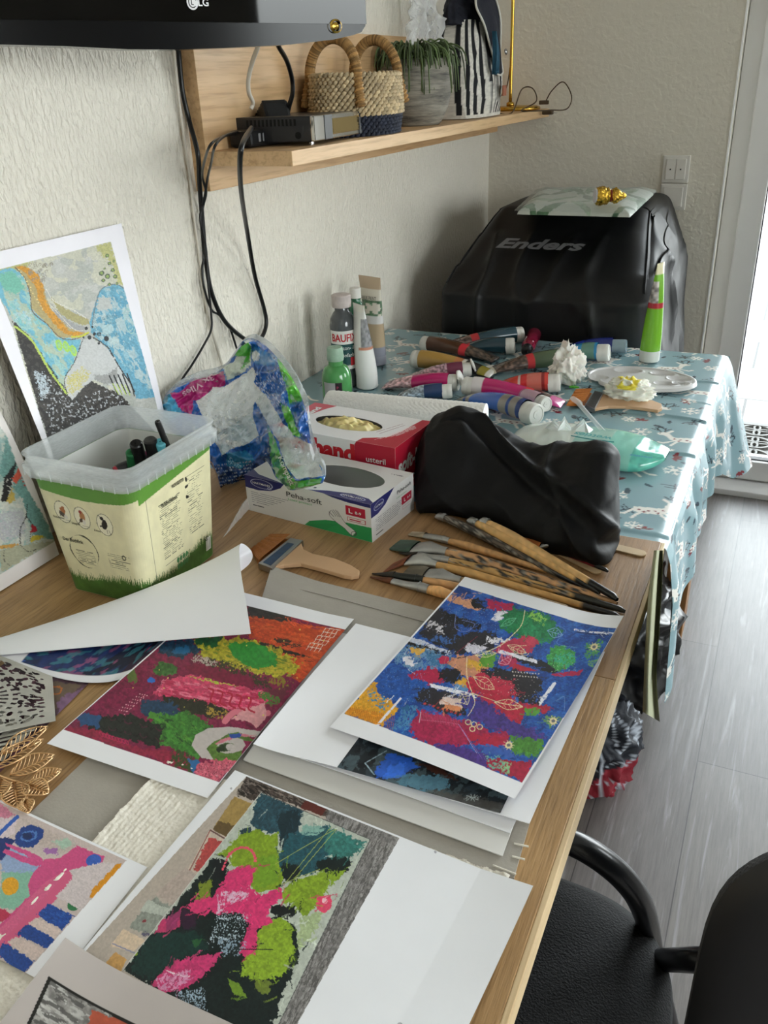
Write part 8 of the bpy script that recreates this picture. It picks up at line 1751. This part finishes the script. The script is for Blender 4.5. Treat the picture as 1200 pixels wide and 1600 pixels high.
stick('flat wooden craft stick between the red brush and the long handles', (700, 165), (960, 300), .0068, .7512)
stick('pale wooden craft stick sticking out right of the black bag', (930, 172), (1147, 224), .0085, .7506)
# ================================================================ office chair, bottom right
def chair():
    c = thing('conference_chair', 'black upholstered armchair pushed under the work table edge', 'chair', (.92, .55, 0))
    fab = mat('black_weave', '0c0c0e', .85, var=.25, vs=260, bump=.8, bs=380, sheen=.03)
    bar = mm('black_tube', '141518', .32, coat=.2)
    # seat: rounded cushion, outline measured at seat height
    out = [PZ(a, b_, .46) for a, b_ in ((872, 1352), (940, 1378), (990, 1408), (1030, 1450), (1052, 1500), (1056, 1560), (1048, 1640), (1020, 1760))]
    ctr = np.array([.74, .52, .46]); ring = list(catmull(np.array(out), 5)); 
    ring += [np.array(p) for p in ((.90, .34, .46), (.80, .32, .46), (.66, .33, .46), (.58, .40, .46), (.56, .52, .46), (.58, .66, .46), (.66, .76, .46), (.74, .80, .46))]
    R_ = catmull(np.array(ring+[ring[0]]), 3); n = len(R_); P = []
    for q, z in ((0, .470), (.3, .471), (.6, .470), (.8, .466), (.92, .458), (.985, .444), (1.0, .43), (.985, .412), (.9, .402), (0, .402)):
        P.append([(ctr[0]+(p[0]-ctr[0])*q, ctr[1]+(p[1]-ctr[1])*q, z) for p in R_])
    gridobj('seat', np.array(P), fab, c)
    # back rest: rounded padded panel
    o_ = PY(1085, 1560, .50); A = PZ(1120, 1640, .66); dx = np.array([.80, .60, 0]); dx /= np.linalg.norm(dx); nz = np.array([dx[1], -dx[0], 0])
    W_, H_ = .46, .40; zc = .655; cb = A+dx*W_/2; cb[2] = zc; nu, nv = 60, 50
    for nm, sg in (('backrest', 1), ('backrest_shell', -1)):
        P = np.zeros((nv, nu, 3))
        for j in range(nv):
            for i in range(nu):
                r = j/(nv-1); a = 2*PI*i/(nu-1); ca, sa = math.cos(a), math.sin(a); e = .42
                x = abs(ca)**e*math.copysign(1, ca)*W_/2*r; z = abs(sa)**e*math.copysign(1, sa)*H_/2*r
                th_ = .028*(1-r**6)**.5; P[j, i] = cb+dx*x+np.array([0, 0, z])+nz*sg*-th_-nz*.04*(x/(W_/2))**2
        gridobj(nm, P, fab if sg > 0 else mm('black_plastic'), c)
    def arm(pts, r=.0145, nm='armrest'): return MB().tube(pts, r, 14, 8).obj(nm, bar, c, smooth=True)
    arm([PZ(840, 1300, .655), PZ(888, 1314, .655), PZ(930, 1336, .64), PZ(968, 1366, .61), PZ(994, 1398, .565), PZ(1009, 1432, .49), PZ(1016, 1464, .40), PZ(1020, 1490, .34)], .0135)
    arm([PZ(1000, 1500, .40), PZ(1045, 1500, .46), PZ(1080, 1500, .545), PZ(1110, 1500, .57)], .0125, 'back_support')
    arm([(.70, .26, .66), (.80, .27, .66), (.90, .30, .655), (.97, .33, .62), (.99, .35, .52), (1.0, .36, .44)])
    for pts in ([PZ(1018, 1490, .36), PZ(1045, 1590, .2), PZ(1062, 1680, .012)], [(.66, .76, .42), (.63, .79, .2), (.62, .80, .012)], [(.98, .34, .42), (1.03, .30, .2), (1.05, .28, .012)], [(.66, .34, .42), (.63, .31, .2), (.62, .30, .012)]): arm(pts, .0115, 'leg')
chair()
# ================================================================ bags on the floor under the table
def floorbag(name, label, cat, c, rx, ry, rz, m, seed, colf=None):
    n1, n2 = 70, 100; P = np.zeros((n1, n2, 3)); C = np.zeros((n1, n2, 3))
    for i in range(n1):
        ph_ = PI*i/(n1-1)
        for j in range(n2):
            a = 2*PI*j/(n2-1); d = np.array([math.sin(ph_)*math.cos(a), math.sin(ph_)*math.sin(a), math.cos(ph_)]); v = Vector(d*1.5)+Vector((seed, 1, 0)); k = 1+.22*((1-abs(mnoise.noise(v))*2)**2-.5)+.10*(1-abs(mnoise.noise(v*2.6))*2)
            q = np.sign(d)*np.abs(d)**.8*k; P[i, j] = (c[0]+q[0]*rx, c[1]+q[1]*ry, max(.002, c[2]+q[2]*rz)); C[i, j] = colf(d) if colf else (1, 1, 1)
    return tag(gridobj(name, P, m, loc=(c[0], c[1], 0), C=C), label, cat)
q = PZ(985, 1045, .05); floorbag('bin_bag', 'glossy black plastic bag on the floor beneath the hanging tablecloth', 'plastic bag', (.71, 1.80, .13), .15, .22, .14, mat('bin_film', '08080a', .36, bump=.5, bs=14), 4)
def plaid(d):
    u, v = d[0]*2.2+d[1]*1.2, d[2]*2.6-d[1]*1.6; l = min(abs(u-round(u)), abs(v-round(v))*1.0)
    if l < .035: return rgb('b4bac4')
    if d[0]*.8-d[1]*.5-d[2]*.5 > .78: return rgb('8a1c2c')
    return rgb('11141f')
q = PZ(955, 1120, .08); floorbag('checked_bag', 'dark navy checked fabric bag with red corner on the floor under the work table', 'bag', (.735, 1.45, .07), .10, .12, .07, mat('checked_cloth', 'ffffff', .7, vcol=True, bump=.5, bs=120), 9, plaid)
